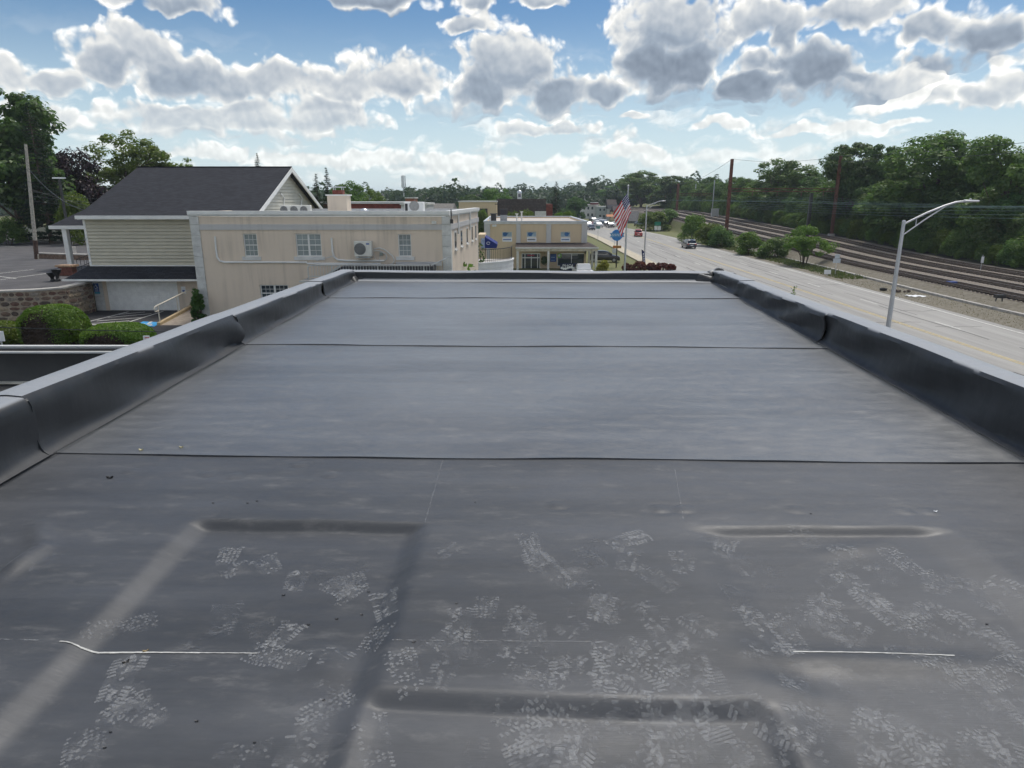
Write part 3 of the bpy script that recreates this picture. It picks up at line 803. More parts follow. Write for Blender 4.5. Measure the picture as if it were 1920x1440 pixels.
spots = [(1235, 1255, .2, 0, 1), (1140, 1245, -.2, 1, .8), (1110, 1180, .3, 0, .7), (1000, 1185, .1, 1, .6), (965, 1290, -.3, 1, .8), (1040, 1310, .5, 2, .6), (1300, 1230, .0, 0, .9), (1345, 1290, .2, 2, .6),
         (1420, 1330, .3, 0, .9), (1490, 1370, -.5, 0, 1), (1560, 1350, .4, 1, .9), (1640, 1380, -.4, 1, 1), (1720, 1380, .3, 0, 1), (1790, 1370, -.1, 2, .9), (1850, 1390, .5, 1, .9), (1240, 1400, .2, 0, 1), (1190, 1360, -.3, 1, .8),
         (1120, 1390, .7, 1, .7), (1050, 1400, .2, 0, .8), (925, 1350, 1.2, 2, .5), (700, 1370, .4, 1, .8), (560, 1380, -.2, 0, .8), (470, 1410, .3, 1, .7), (640, 1415, .8, 1, .9), (250, 1310, 1.2, 1, .7), (230, 1160, -1.0, 1, .8),
         (420, 1140, .3, 0, .7), (520, 1215, 1.3, 1, .8), (225, 1250, .2, 0, .7), (330, 1230, .1, 0, .6), (150, 1410, .5, 1, .7), (880, 1420, .1, 0, .8), (800, 1310, .3, 2, .5), (1080, 1080, .1, 0, .7), (1110, 1050, .5, 1, .6),
         (1180, 1040, -.3, 0, .6), (1140, 1120, .4, 1, .6), (1010, 1060, .2, 0, .6), (1020, 1110, .0, 2, .5), (1240, 1090, .6, 1, .7), (1280, 1050, -.2, 0, .6), (1430, 1170, .3, 0, .9), (1500, 1110, .9, 1, .9), (1560, 1150, -.4, 1, .8),
         (1650, 1130, .2, 0, .9), (1700, 1160, -.7, 2, .7), (1480, 1180, .1, 1, .8), (1380, 1110, .0, 1, .7), (1610, 1040, .5, 0, .7), (1700, 1050, .2, 1, .7), (1760, 1090, -.5, 1, .7), (1840, 1110, .3, 0, .8), (1880, 1200, -.2, 1, .9),
         (1780, 1250, .6, 0, .9), (1860, 1290, .1, 2, .8), (1680, 1290, .0, 0, .8), (1590, 1260, -.3, 1, .8), (1380, 1390, .4, 2, .9), (1300, 1350, -.1, 1, .7), (990, 1010, .2, 1, .6), (1350, 1020, .3, 0, .5), (1520, 1010, .1, 1, .6),
         (560, 1060, .1, 0, .5), (500, 1040, .6, 1, .5), (640, 1090, .9, 1, .5), (430, 1020, .2, 1, .5), (90, 1050, .3, 1, .5), (720, 1110, .3, 0, .6), (770, 1180, .2, 1, .6), (860, 1160, .1, 0, .7), (900, 1220, .7, 1, .7), (840, 1240, -.2, 0, .7),
         (760, 1260, .4, 1, .7), (1550, 1420, .1, 0, 1), (1750, 1425, .4, 1, 1), (1900, 1420, -.3, 0, 1), (1000, 1425, .5, 2, .8)]
for sp in spots: footprint(*sp)
for _ in range(80):
    footprint(rp.uniform(960, 1915), 990 + 445 * rp.random() ** .7, rp.uniform(-1.2, 1.2), rp.randrange(2), rp.uniform(.55, 1.0))
for _ in range(34):
    footprint(rp.uniform(150, 960), rp.uniform(1040, 1430), rp.uniform(-.9, .9), rp.randrange(3), rp.uniform(.3, .6))

# crumbs and leaf bits lying on the membrane
LEAFD = mat('dry_leaf', (0.30, 0.23, 0.12), 0.8, 0.3, 30.0)
LEAFY = mat('yellowed_leaf', (0.55, 0.50, 0.30), 0.8, 0.2, 30.0)
def scrap(name, px, py, size, m, label, cat, group=None, ang=0.0):
    u, v = U(px, py); r = random.Random(int(px * 7 + py)); k = 9; z0 = relief(u, v).item()
    if v > seam_v[0]: z0 += .008
    top = []; 
    for i in range(k):
        a = 2 * math.pi * i / k; rr = size * (1.0 if i % 2 else .7) * r.uniform(.7, 1.1)
        x, y = rr * math.cos(a), rr * .45 * math.sin(a)
        top.append((x * math.cos(ang) - y * math.sin(ang), x * math.sin(ang) + y * math.cos(ang), size * .25 * (1 + math.cos(a * 2))))
    base = RP(u, v, z0 + .001)
    o = bpy.data.objects.new(name, None); bpy.data.objects.remove(o)
    mb = MB(); mb.add([(p[0], p[1], p[2] + size * .12) for p in top] + [(0, 0, size * .3)] + [(p[0] * .8, p[1] * .8, 0.0) for p in top],
        [(i, (i + 1) % k, k) for i in range(k)] + [(i, k + 1 + i, k + 1 + (i + 1) % k, (i + 1) % k) for i in range(k)] + [[k + 1 + i for i in reversed(range(k))]])
    ob = mb.build(name, m); ob.location = base
    return tag(ob, label, cat, group)
scrap('dry_leaf', 207, 898, .022, BLACK, 'black crumb of rubber left of the chalk line, below the first seam', 'scrap')
scrap('dry_leaf', 265, 847, .020, LEAFY, 'pale yellow leaf scrap just above the nearest seam, left side', 'leaf')
scrap('dry_leaf', 340, 841, .018, LEAFY, 'small pale scrap near the nearest seam, right of the yellow one', 'leaf')
scrap('dry_leaf', 270, 1203, .014, LEAFD, 'brown leaf bit lying on the left chalk line', 'leaf', ang=.4)
scrap('twig_bit', 233, 1223, .016, BLACK, 'dark twig bit just below the left chalk line', 'twig', ang=.7)
scrap('dry_leaf', 1754, 960, .014, SIGNWHITE, 'white crumb beside the fastener plate above right crease', 'scrap')
for px, py in [(677, 1135), (630, 1143), (577, 1154), (203, 1353), (192, 1382), (475, 1373), (690, 1093), (464, 944), (482, 940), (891, 941), (1853, 1160), (605, 1295), (366, 1333), (856, 1131), (530, 1100), (776, 1204), (400, 944), (1520, 965)]:
    scrap('roof_crumb', px, py, rp.uniform(.005, .009), BLACK, 'tiny black crumb on the dusty membrane', 'crumb', 'crumbs scattered over the membrane')

# ------------------------------------------------------------------ lower neighbouring roof on the left
annex = thing('lower_annex', 'lower annex with black membrane parapet and white metal edge beside our roof', 'building', (-8, 8, 0))
pA = atY(0, 653, 10.4); zA = pA.z
xr = UC - W2 - .32
MB().box(-16, xr - .0, 10.40, 10.50, -1, zA - .06).build('wall', stucco('annex_stucco', (0.45, 0.42, 0.36)), annex)
# inner face: membrane, wrinkled
rows = []
zl = atY(0, 719, 10.2).z
for i in range(90):
    x = -16 + (xr + 16) * i / 89
    rows.append([(x, 10.38 - .012 * wrink(x * 1.3, k * .4, 3) * (.3 + .2 * k) * .4 - (.05 if k == 0 else 0), z) for k, z in enumerate((zl - .02, zl + .15, zl + .3, zA - .12, zA - .035))])
MB().sheet(rows).build('parapet_membrane', BLACKRUB, annex, smooth=True, recalc=False)
MB().box(-16, xr, 10.45, 10.51, zA - .05, zA + .03).build('metal_edge', WHITE, annex)
MB().box(-16, xr, 10.345, 10.445, zA - .03, zA + .005).build('parapet_top', BLACKRUB, annex)
MB().box(-16, xr, 10.30, 10.34, zA - .06, zA - .030).build('metal_edge', WHITE, annex)
MB().box(-16, xr, 10.20, 10.32, zl - .012, zl + .004).build('lap_edge', mat('pale_lap', (0.55, 0.53, 0.45), .7), annex)
MB().box(-16, xr, -2, 10.39, zl - .25, zl - .03).build('roof_membrane', BLACKRUB, annex)

# ------------------------------------------------------------------ left plots: driveway, wall, house
GZ = 2.9
TAN = stucco('tan_stucco', (0.70, 0.595, 0.485), 0.30)
CREAM = stucco('cream_stucco', (0.64, 0.51, 0.35), 0.12)
GREYBAND = stucco('grey_stone_trim', (0.53, 0.52, 0.51), 0.22)
SIDING = mat('sage_siding', (0.50, 0.47, 0.375), 0.6, 0.05, 1.5)
SIDING2 = mat('pale_siding', (0.54, 0.52, 0.44), 0.6, 0.05, 1.5)
SHINGLE = shingle('charcoal_shingle', (0.036, 0.038, 0.046))
BROWNSH = shingle('brown_shingle', (0.09, 0.075, 0.072))
STONE = [mat('field_stone_%s' % k, c, 0.9, 0.25, 5.0, bump=0.5) for k, c in (('brown', (0.20, 0.135, 0.10)), ('grey', (0.25, 0.215, 0.18)), ('red', (0.15, 0.085, 0.065)), ('tan', (0.33, 0.26, 0.18)), ('dark', (0.10, 0.075, 0.06)))]
MORTAR = mat('wall_mortar', (0.36, 0.30, 0.23), 0.95, 0.15, 4.0, bump=0.3)
YH = atZ(265, 582, GZ).y
def hx(px, py, Y=None): return atY(px, py, Y or YH).x
def hz(py, Y=None): return atY(300, py, Y or YH).z
xl, xr_ = hx(184, 582), hx(467, 404)
HX1 = xr_
structure(MB().sheet([[(x, y, GZ + 0.004) for x in (-60, -40, -30, -20, -10, -8)] for y in axis([(16, 44.3, 8)])]).build('driveway', DRIVE, recalc=False))
# painted bay markings
def ground_line(px1, py1, px2, py2, w, z):
    a, b = atZ(px1, py1, z), atZ(px2, py2, z); d = (b - a).normalized(); s = Vector((-d.y, d.x, 0)) * w / 2
    return [a - s, b - s, b + s, a + s]
mb = MB()
for l in [(158, 605, 241, 584.5), (158, 608, 204, 609.8), (232, 607, 306, 583.8), (202, 595.5, 284, 588), (223, 589.7, 272, 585), (181, 602, 268, 595.5), (172, 606.6, 243, 601.4)]:
    mb.add([p + Vector((0, 0, .003 * (1 + len(mb.f) % 3))) for p in ground_line(*l, .13, GZ + .008)], [(0, 1, 2, 3)])
structure(mb.build('bay_marking', PAINT_W, recalc=False))
q = [atZ(*p, GZ + .012) for p in ((252, 611.5), (268, 602.6), (304, 604.4), (289, 612.2))]
structure(MB().add(q, [(0, 1, 2, 3)]).build('blue_bay_panel', mat('handicap_blue', (0.03, 0.30, 0.62), .7, .08), recalc=False))
def on_panel(s, t): return q[0] + (q[3] - q[0]) * s + (q[1] - q[0]) * t + Vector((0, 0, .005))
mb = MB()
def pstroke(pts, w):
    for a, b in zip(pts, pts[1:]):
        a3, b3 = on_panel(*a), on_panel(*b); d = (b3 - a3).normalized(); n_ = Vector((-d.y, d.x, 0)) * w / 2; e2 = d * w * .4
        mb.add([a3 - n_ - e2, b3 - n_ + e2, b3 + n_ + e2, a3 + n_ - e2], [(0, 1, 2, 3)])
pstroke([(.42 + .2 * math.cos(a), .38 + .24 * math.sin(a)) for a in [k * .45 - 3.9 for k in range(10)]], .10)
pstroke([(.45, .82), (.47, .45), (.66, .42), (.74, .20), (.82, .22)], .12)
pstroke([(.45, .66), (.62, .64)], .10); pstroke([(.44, .90), (.46, .94)], .16)
structure(mb.build('wheelchair_symbol', PAINT_W, recalc=False))

# stone retaining wall, each stone its own piece
wp = [atZ(*p, GZ) for p in ((-190, 606), (-90, 604), (0, 602), (80, 600.5), (128, 597), (160, 590), (181, 583.5))]
wl_ = []                                               # resample by length
for a, b in zip(wp, wp[1:]):
    n = max(1, int((b - a).length / .25))
    wl_ += [a + (b - a) * i / n for i in range(n)]
wl_.append(wp[-1])
wlen = [0.0]
for a, b in zip(wl_, wl_[1:]): wlen.append(wlen[-1] + (b - a).length)
def wall_pt(s):
    for i in range(len(wlen) - 1):
        if s <= wlen[i + 1] or i == len(wlen) - 2:
            t = (s - wlen[i]) / max(1e-6, wlen[i + 1] - wlen[i]); p = wl_[i] + (wl_[i + 1] - wl_[i]) * t
            d = (wl_[i + 1] - wl_[i]).normalized(); return p, Vector((d.y, -d.x, 0))
def wtop(s): return LOT_Z + 0.10 + .45 * (s / wlen[-1]) ** 2 * .6
rw = thing('stone_wall', 'curved retaining wall of brown field stones with pale coping below the car park', 'stone wall', tuple(wp[3]))
body = MB(); rows_f = []; rows_b = []
for i, s in enumerate(wlen):
    p, nrm = wall_pt(s); rows_f.append([(p.x, p.y, GZ - .2), (p.x, p.y, wtop(s))]); rows_b.append([(p.x - nrm.x * .5, p.y - nrm.y * .5, GZ - .2), (p.x - nrm.x * .5, p.y - nrm.y * .5, wtop(s))])
body.sheet([[r[0], r[1], b[1], b[0]] for r, b in zip(rows_f, rows_b)])
body.build('mortar_core', MORTAR, rw)
cop = MB()
cop.sheet([[tuple(Vector(wall_pt(s)[0]) + wall_pt(s)[1] * k + Vector((0, 0, wtop(s) - GZ + z))) for k, z in ((.07, 0), (.07, .10), (-.52, .10), (-.52, 0), (.07, 0))] for s in wlen])
cop.build('coping', CONC, rw)
rs = random.Random(3); n_st = 0
zrow = GZ - .02; row = 0
while zrow < LOT_Z + .30 and n_st < 300:
    hrow = rs.uniform(.22, .40); s = wlen[-1] - rs.uniform(0, .3)
    while s > wlen[-1] - 15.5 and n_st < 300:
        wst = rs.uniform(.26, .70); s0 = s - wst; ztop = min(zrow + hrow, wtop(s0) - .02)
        if ztop - zrow > .09:
            gap = .022; poly = []
            k = 8
            for i in range(k):
                a = 2 * math.pi * (i + .5) / k
                x = math.cos(a); y = math.sin(a); sc_ = 1 / max(abs(x), abs(y)) ; sc_ = sc_ * .80 + .20
                jx = rs.uniform(.86, 1.0)
                poly.append((x * sc_ * jx * (wst / 2 - gap), y * sc_ * rs.uniform(.85, 1.0) * ((ztop - zrow) / 2 - gap)))
            dep = rs.uniform(.03, .075); vs_ = []
            for lvl, (f_, o_) in enumerate(((1.0, -.02), (.98, dep * .6), (.78, dep))):
                for (x, y) in poly:
                    p, nrm = wall_pt(min(max(s0 + wst / 2 + x * f_, 0), wlen[-1] - .01)); c = p + nrm * o_; vs_.append((c.x, c.y, (zrow + ztop) / 2 + y * f_))
            fs = [[l * k + i, l * k + (i + 1) % k, (l + 1) * k + (i + 1) % k, (l + 1) * k + i] for l in range(2) for i in range(k)] + [[2 * k + i for i in range(k)]]
            MB().add(vs_, fs).build('stone', rs.choices(STONE, (4, 4, 3, 2, 2))[0], rw); n_st += 1
        s = s0
    zrow += hrow; row += 1
# upper car park
ys_back = 96.0
rows = []
xs_l = [-110, -90, -75, -60, -50] + [p.x for p in wl_ if p.x > -50][::2] + [xl - .02]
def wall_y(x):
    if x <= wl_[0].x: return wl_[0].y
    for a, b in zip(wl_, wl_[1:]):
        if a.x <= x <= b.x: return a.y + (b.y - a.y) * (x - a.x) / max(1e-6, b.x - a.x)
    return wl_[-1].y
def lot_z(y): return LOT_Z + .16 + 0.007 * (y - 44)
xs_l = sorted(set(xs_l))
rows = [[(x, (wall_y(x) + .1) + (ys_back - wall_y(x)) * t, lot_z(wall_y(x) + (ys_back - wall_y(x)) * t)) for x in xs_l] for t in (0, .03, .1, .3, .6, 1.0)]
structure(MB().sheet(rows).build('upper_car_park', LOTASPH, recalc=False))
mb = MB()
for l in [(-60, 532, 104, 511), (-60, 519, 64, 505.5), (-20, 515.5, 30, 521.5), (0, 460.3, 27, 462.2), (40, 456, 58, 458.5), (72, 452, 92, 454), (106, 451, 132, 453), (80, 480, 135, 478)]:
    a = atZ(l[0], l[1], lot_z(52)); y_ = max(a.y, 45)
    mb.add([Vector((p.x, p.y, lot_z(p.y) + .008)) for p in ground_line(*l, .12, lot_z(min(y_ + 2, 90)) + .008)], [(0, 1, 2, 3)])
structure(mb.build('bay_line', PAINT_W, recalc=False))

# ---- the sided house with the garage
hs = thing('sided_house', 'sage sided house with charcoal shingle roof and garage beside the retaining wall', 'house', ((xl + HX1) / 2, YH + 4, GZ))
z_pt, z_eave = hz(497), atY(250, 405, YH - .45).z
Yr = YH + 7.7; z_r = atY(400, 313, Yr).z; Yb = Yr + (Yr - YH + .45)
MB().box(xl, HX1, YH, Yb - .45, GZ - .3, z_eave - .08).build('wall', SIDING, hs)
# garage front: stucco band and quoins, sectional door
gx0, gx1 = hx(204, 560), hx(336, 560); gz1 = hz(527)
MB().box(hx(197, 560), gx0, YH - .05, YH + .02, GZ, z_pt - .02).box(gx1, HX1, YH - .05, YH + .02, GZ, z_pt - .02).box(gx0, gx1, YH - .05, YH + .02, gz1, z_pt - .02).build('stucco_panel', TAN, hs)
gd = MB().box(gx0, gx1, YH - .012, YH + .03, GZ + .01, gz1).build('garage_door', mat('garage_white', (0.82, 0.82, 0.80), .5, .06), hs)
for r in range(4):
    for c in range(8):
        a0 = gx0 + .06 + (gx1 - gx0 - .08) * c / 8; a1 = a0 + (gx1 - gx0 - .08) / 8 - .05
        b0 = GZ + .05 + (gz1 - GZ - .06) * r / 4; b1 = b0 + (gz1 - GZ - .06) / 4 - .07
        MB().box(a0, a1, YH - .020, YH - .011, b0, b1).build('door_panel', _M['garage_white'], gd, bevel=.006)
qm = mat('quoin_block', (0.60, 0.60, 0.58), .8, .1, 3.0, bump=.2)
zq = GZ
k = 0
while zq < z_pt - .3:
    MB().box(xl - .03, hx(197, 560) - .003, YH - .075, YH - .002, zq + .008, zq + .30).build('quoin', qm, hs); zq += .31
# lap siding boards of the front
nb = 14; bh = (z_eave - .12 - z_pt) / nb
for i in range(nb):
    z0 = z_pt + i * bh
    MB().prism([(xl + .12, YH - .088, z0 + .018), (xl + .12, YH + .01, z0 + .012), (xl + .12, YH + .01, z0 + bh - .004), (xl + .12, YH - .012, z0 + bh - .004)], (HX1 - xl - .14, 0, 0)).build('siding_board', SIDING, hs)
MB().box(xl - .02, xl + .115, YH - .06, YH + .02, z_pt - .02, z_eave - .1).build('corner_trim', WHITE, hs)
MB().box(xl, HX1, YH - .07, YH - .05, z_pt - .07, z_pt + .03).build('flashing_trim', WHITE, hs)
# pent roof over the garage
ze, Ye = atY(250, 524, YH - 1.15).z, YH - 1.15
pr = MB(); L0, L1 = atY(119, 524, Ye).x, HX1
pr.add([(L0, Ye, ze), (L1, Ye, ze), (L1, YH - .02, z_pt - .03), (xl - .1, YH - .02, z_pt - .03), (L0, Ye, ze - .1), (L1, Ye, ze - .1), (L1, YH - .02, ze - .1), (xl - .1, YH - .02, ze - .1), (L0 + .3, YH + .9, ze), (L0 + .3, YH + .9, ze - .1)],
       [(0, 1, 2, 3), (0, 3, 8), (4, 7, 6, 5), (4, 9, 7), (0, 4, 5, 1), (1, 5, 6, 2), (0, 8, 9, 4), (8, 3, 7, 9), (3, 2, 6, 7)])
pr.build('pent_roof', SHINGLE, hs)
MB().box(L0 - .05, L1, Ye - .10, Ye - .005, ze - .10, ze + .015).build('gutter', WHITE, hs)
# main roof: two thick slopes
rx0, rx1 = atY(143, 404, YH - .45).x, atY(468, 404, YH - .45).x + .35
th = .16
rf = MB()
rf.add([(rx0, YH - .45, z_eave), (rx1, YH - .45, z_eave), (rx1, Yr, z_r), (rx0, Yr, z_r), (rx1, Yb, z_eave), (rx0, Yb, z_eave)] +
       [(rx0, YH - .45, z_eave - th), (rx1, YH - .45, z_eave - th), (rx1, Yr, z_r - th * 1.15), (rx0, Yr, z_r - th * 1.15), (rx1, Yb, z_eave - th), (rx0, Yb, z_eave - th)],
       [(0, 1, 2, 3), (3, 2, 4, 5), (6, 9, 8, 7), (9, 11, 10, 8), (0, 6, 7, 1), (1, 7, 8, 2), (2, 8, 10, 4), (0, 3, 9, 6), (3, 5, 11, 9), (5, 4, 10, 11)])
roof_o = rf.build('roof', SHINGLE, hs)
MB().box(rx0, rx1, Yr - .12, Yr + .12, z_r - .03, z_r + .035).build('ridge_cap', SHINGLE, roof_o)
MB().box(rx0 - .03, rx1 + .03, YH - .60, YH - .452, z_eave - .19, z_eave + .02).build('gutter', WHITE, hs)
MB().box(rx0, rx1, YH - .45, YH - .0, z_eave - .22, z_eave - .17).build('soffit', WHITE, hs)
# gable at the right end: boards and rake trim
gX = HX1
def rake(z): return (z_r - th - z) / (z_r - z_eave) * (Yr - YH + .45)
zz = z_eave - .35
nb = 15; bh = (z_r - .22 - zz) / nb
for i in range(nb):
    z0, z1 = zz + i * bh, zz + (i + 1) * bh - .004
    h0_, h1_ = min(rake(z0), Yr - YH), min(max(rake(z1), 0.02), Yr - YH)
    MB().add([(gX + .06, Yr - h0_, z0 + .01), (gX + .06, Yr + h0_, z0 + .01), (gX + .008, Yr + h1_, z1), (gX + .008, Yr - h1_, z1), (gX - .1, Yr - h0_, z0), (gX - .1, Yr + h0_, z0), (gX - .1, Yr + h1_, z1), (gX - .1, Yr - h1_, z1)],
             [(0, 1, 2, 3), (4, 7, 6, 5), (0, 4, 5, 1), (1, 5, 6, 2), (2, 6, 7, 3), (3, 7, 4, 0)]).build('siding_board', SIDING2, hs)
for sgn in (-1, 1):
    Y0 = Yr + sgn * (Yr - YH + .47)
    MB().add([(rx1 + .025, Y0, z_eave - .02), (rx1 + .025, Yr, z_r - .02), (rx1 + .025, Yr, z_r - .34), (rx1 + .025, Y0, z_eave - .34), (rx1 - .06, Y0, z_eave - .02), (rx1 - .06, Yr, z_r - .02), (rx1 - .06, Yr, z_r - .34), (rx1 - .06, Y0, z_eave - .34)],
             [(0, 1, 2, 3), (4, 7, 6, 5), (0, 4, 5, 1), (1, 5, 6, 2), (2, 6, 7, 3), (3, 7, 4, 0)]).build('rake_board', WHITE, hs)
# refrigerant lines climbing the gable
for px in (526, 559):
    p0 = atX(px, 363, gX + .10); p1 = atX(px + 7, 372, gX + .10); p2 = atX(px + 5, 398, gX + .10)
    MB().tube([p0, p0 * .5 + p1 * .5 + Vector((0, 0, .05)), p1, p2], .05, 8).build('line_cover', WHITE, hs, smooth=True)
# porch on the far left side
Yp = 52.2; zp0 = lot_z(Yp)
pz = atY(110, 423, Yp).z; px0, px1 = atY(93, 423, Yp).x, xl + 0.0
po = MB().add([(px0, Yp, pz), (px1, Yp, pz), (px1, Yp + 4.5, pz), (px0, Yp + 4.5, pz), (px0 + 1.5, Yp + 2.2, pz + 1.15), (px1, Yp + 2.2, pz + 1.15)],
              [(0, 1, 5, 4), (0, 4, 3), (3, 4, 5, 2), (0, 3, 2, 1), (1, 2, 5)]).build('porch_roof', SHINGLE, hs)
MB().box(px0 - .05, px1, Yp - .1, Yp + 4.6, pz - .26, pz - .01).build('porch_beam', WHITE, hs)
for x, y in ((px0 + .95, Yp + .25), (px0 + 4.2, Yp + .25), (px0 + .95, Yp + 4.1)):
    MB().box(x - .17, x + .17, y - .17, y + .17, lot_z(y) - .1, pz - .26).box(x - .22, x + .22, y - .22, y + .22, lot_z(y), lot_z(y) + .14).build('porch_column', WHITE, hs)
# iron stair rails on the porch steps
ir = thing('iron_stair_railing', 'black wrought iron stair railing under the white porch', 'railing', (px0 + 4, Yp - .4, zp0))
for side_, yy in enumerate((Yp - .5, Yp + .7)):
    a, b = Vector((px0 + 1.9, yy, zp0 + .85)), Vector((px0 + 4.8, yy, zp0 + 1.95))
    MB().bar(a, b, .05).bar(a - Vector((0, 0, .62)), b - Vector((0, 0, .62)), .04).build('handrail', BLACK, ir)
    for i in range(11):
        p = a + (b - a) * i / 10
        MB().bar(p, p - Vector((0, 0, .82)), .025).build('baluster', BLACK, ir)
# garage signs
sg = thing('parking_sign', 'blue accessible parking sign on the white garage quoins', 'sign', (hx(184, 540), YH - .09, hz(560)))
a0, a1 = hx(177.5, 540), hx(187, 540)
MB().box(a0, a1, YH - .10, YH - .085, hz(547), hz(531)).build('sign_panel', TEXTBLUE, sg)
MB().box(a0 + .02, a1 + .03, YH - .10, YH - .085, hz(550.5), hz(547.3)).build('sign_panel', mat('sign_cyan', (0.05, 0.36, 0.50), .5), sg)
def wheelchair(parent, cx, cz, s, Y, m):
    mb = MB()
    def st(pts, w):
        for (x1, z1), (x2, z2) in zip(pts, pts[1:]): mb.bar((cx + x1 * s, Y, cz + z1 * s), (cx + x2 * s, Y, cz + z2 * s), w * s, .004, up=(0, 1, 0))
    st([(-.1 + .26 * math.cos(a), -.18 + .26 * math.sin(a)) for a in [k * .5 + 2.0 for k in range(9)]], .09)
    st([(-.12, .32), (-.10, .0), (.14, -.02), (.24, -.36), (.34, -.34)], .10); st([(-.11, .16), (.10, .14)], .08); st([(-.14, .42), (-.12, .5)], .14)
    return mb.build('wheelchair_symbol', m, parent)
wheelchair(sg, (a0 + a1) / 2, hz(536), .34, YH - .103, SIGNWHITE)
for i, zpy in enumerate((541, 543, 545)): MB().box(a0 + .05, a1 - .05, YH - .104, YH - .1, hz(zpy + .7), hz(zpy)).build('lettering_line', SIGNWHITE, sg)
sg = thing('parking_sign', 'small white sign with blue square right of the garage door', 'sign', (hx(345, 545), YH - .06, hz(550)))
MB().box(hx(341, 545), hx(349, 545), YH - .075, YH - .055, hz(550), hz(537)).build('sign_panel', SIGNWHITE, sg)
MB().box(hx(343, 545), hx(347.6, 545), YH - .08, YH - .074, hz(548.5), hz(543.5)).build('sign_panel', TEXTBLUE, sg)
# ramp with handrail
rA, rB = atZ(306, 610, GZ), atZ(353, 590, GZ)
rpx = (rA.x + rB.x) / 2
rmp = thing('concrete_ramp', 'tan concrete access ramp with curb beside the stucco building', 'ramp', (rpx + .8, rA.y, GZ))
MB().add([(rpx, rA.y, GZ + .01), (rpx + 3.2, rA.y, GZ + .01), (rpx + 3.2, rB.y + 1.5, GZ + .45), (rpx, rB.y + 1.5, GZ + .45), (rpx, rA.y, GZ - .2), (rpx + 3.2, rA.y, GZ - .2), (rpx + 3.2, rB.y + 1.5, GZ - .2), (rpx, rB.y + 1.5, GZ - .2)],
         [(0, 1, 2, 3), (0, 4, 5, 1), (0, 3, 7, 4), (1, 5, 6, 2), (2, 6, 7, 3), (4, 7, 6, 5)]).build('ramp_slab', mat('ramp_concrete', (0.38, 0.32, 0.26), .9, .12), rmp)
MB().add([(rpx - .2, rA.y - .05, GZ), (rpx, rA.y - .05, GZ), (rpx, rB.y + 1.5, GZ + .46), (rpx - .2, rB.y + 1.5, GZ + .46), (rpx - .2, rA.y - .05, GZ + .16), (rpx, rA.y - .05, GZ + .16), (rpx, rB.y + 1.5, GZ + .62), (rpx - .2, rB.y + 1.5, GZ + .62)],
         [(0, 1, 2, 3), (4, 7, 6, 5), (0, 4, 5, 1), (1, 5, 6, 2), (2, 6, 7, 3), (3, 7, 4, 0)]).build('ramp_curb', mat('ramp_curb_tan', (0.48, 0.37, 0.22), .9, .12), rmp)
RAILC = mat('cream_rail', (0.64, 0.60, 0.51), .45, .05)
hr = thing('ramp_handrail', 'cream painted tubular handrail along the ramp', 'handrail', (rpx - .1, rA.y, GZ + .1))
ya, yb = rA.y + .1, rB.y + 1.2
zr = lambda y: GZ + .30 + .46 * (y - rA.y) / (rB.y + 1.5 - rA.y)
MB().tube([(rpx - .1, ya + .05, zr(ya) + .52), (rpx - .1, ya - .32, zr(ya) + .52), (rpx - .1, ya - .40, zr(ya) + .66), (rpx - .1, ya - .32, zr(ya) + .80), (rpx - .1, ya, zr(ya) + .84), (rpx - .1, yb, zr(yb) + .84)], .035, 8).build('rail', RAILC, hr, smooth=True)
for i in range(3):
    y = ya + .05 + (yb - ya) * i / 2.1
    MB().tube([(rpx - .1, y, zr(y) - .16), (rpx - .1, y, zr(y) + .84)], .033, 8).build('post', RAILC, hr)

# ---- long tan stucco building
YB = 38.5
def bx(px, py=450): return atY(px, py, YB).x
def bz(py): return atY(600, py, YB).z
XL, XR = atY(354, 397, YB).x, atY(843, 397, YB).x
XF, YF = atY(896, 392, 52.5).x, 52.5
ZT = bz(395.5)
tb = thing('stucco_building', 'long tan stucco two storey building with grey stone band and quoins', 'building', ((XL + XR) / 2, YB + 5, GZ))
def wall_holes(x0, x1, z0, z1, holes, Y, depth, name, m, parent):
    """flat wall with real openings; holes are (x0, x1, z0, z1)"""
    mb = MB(); xs = sorted({x0, x1, *[h[0] for h in holes], *[h[1] for h in holes]}); zs = sorted({z0, z1, *[h[2] for h in holes], *[h[3] for h in holes]})
    for i in range(len(xs) - 1):
        for j in range(len(zs) - 1):
            cx, cz = (xs[i] + xs[i + 1]) / 2, (zs[j] + zs[j + 1]) / 2
            if not any(h[0] < cx < h[1] and h[2] < cz < h[3] for h in holes):
                mb.add([(xs[i], Y, zs[j]), (xs[i + 1], Y, zs[j]), (xs[i + 1], Y, zs[j + 1]), (xs[i], Y, zs[j + 1])], [(0, 1, 2, 3)])
    for h in holes:
        a, b, c, d = h
        mb.add([(a, Y, c), (b, Y, c), (b, Y, d), (a, Y, d), (a, Y + depth, c), (b, Y + depth, c), (b, Y + depth, d), (a, Y + depth, d)], [(0, 4, 5, 1), (1, 5, 6, 2), (2, 6, 7, 3), (3, 7, 4, 0)])
    return mb.build(name, m, parent)
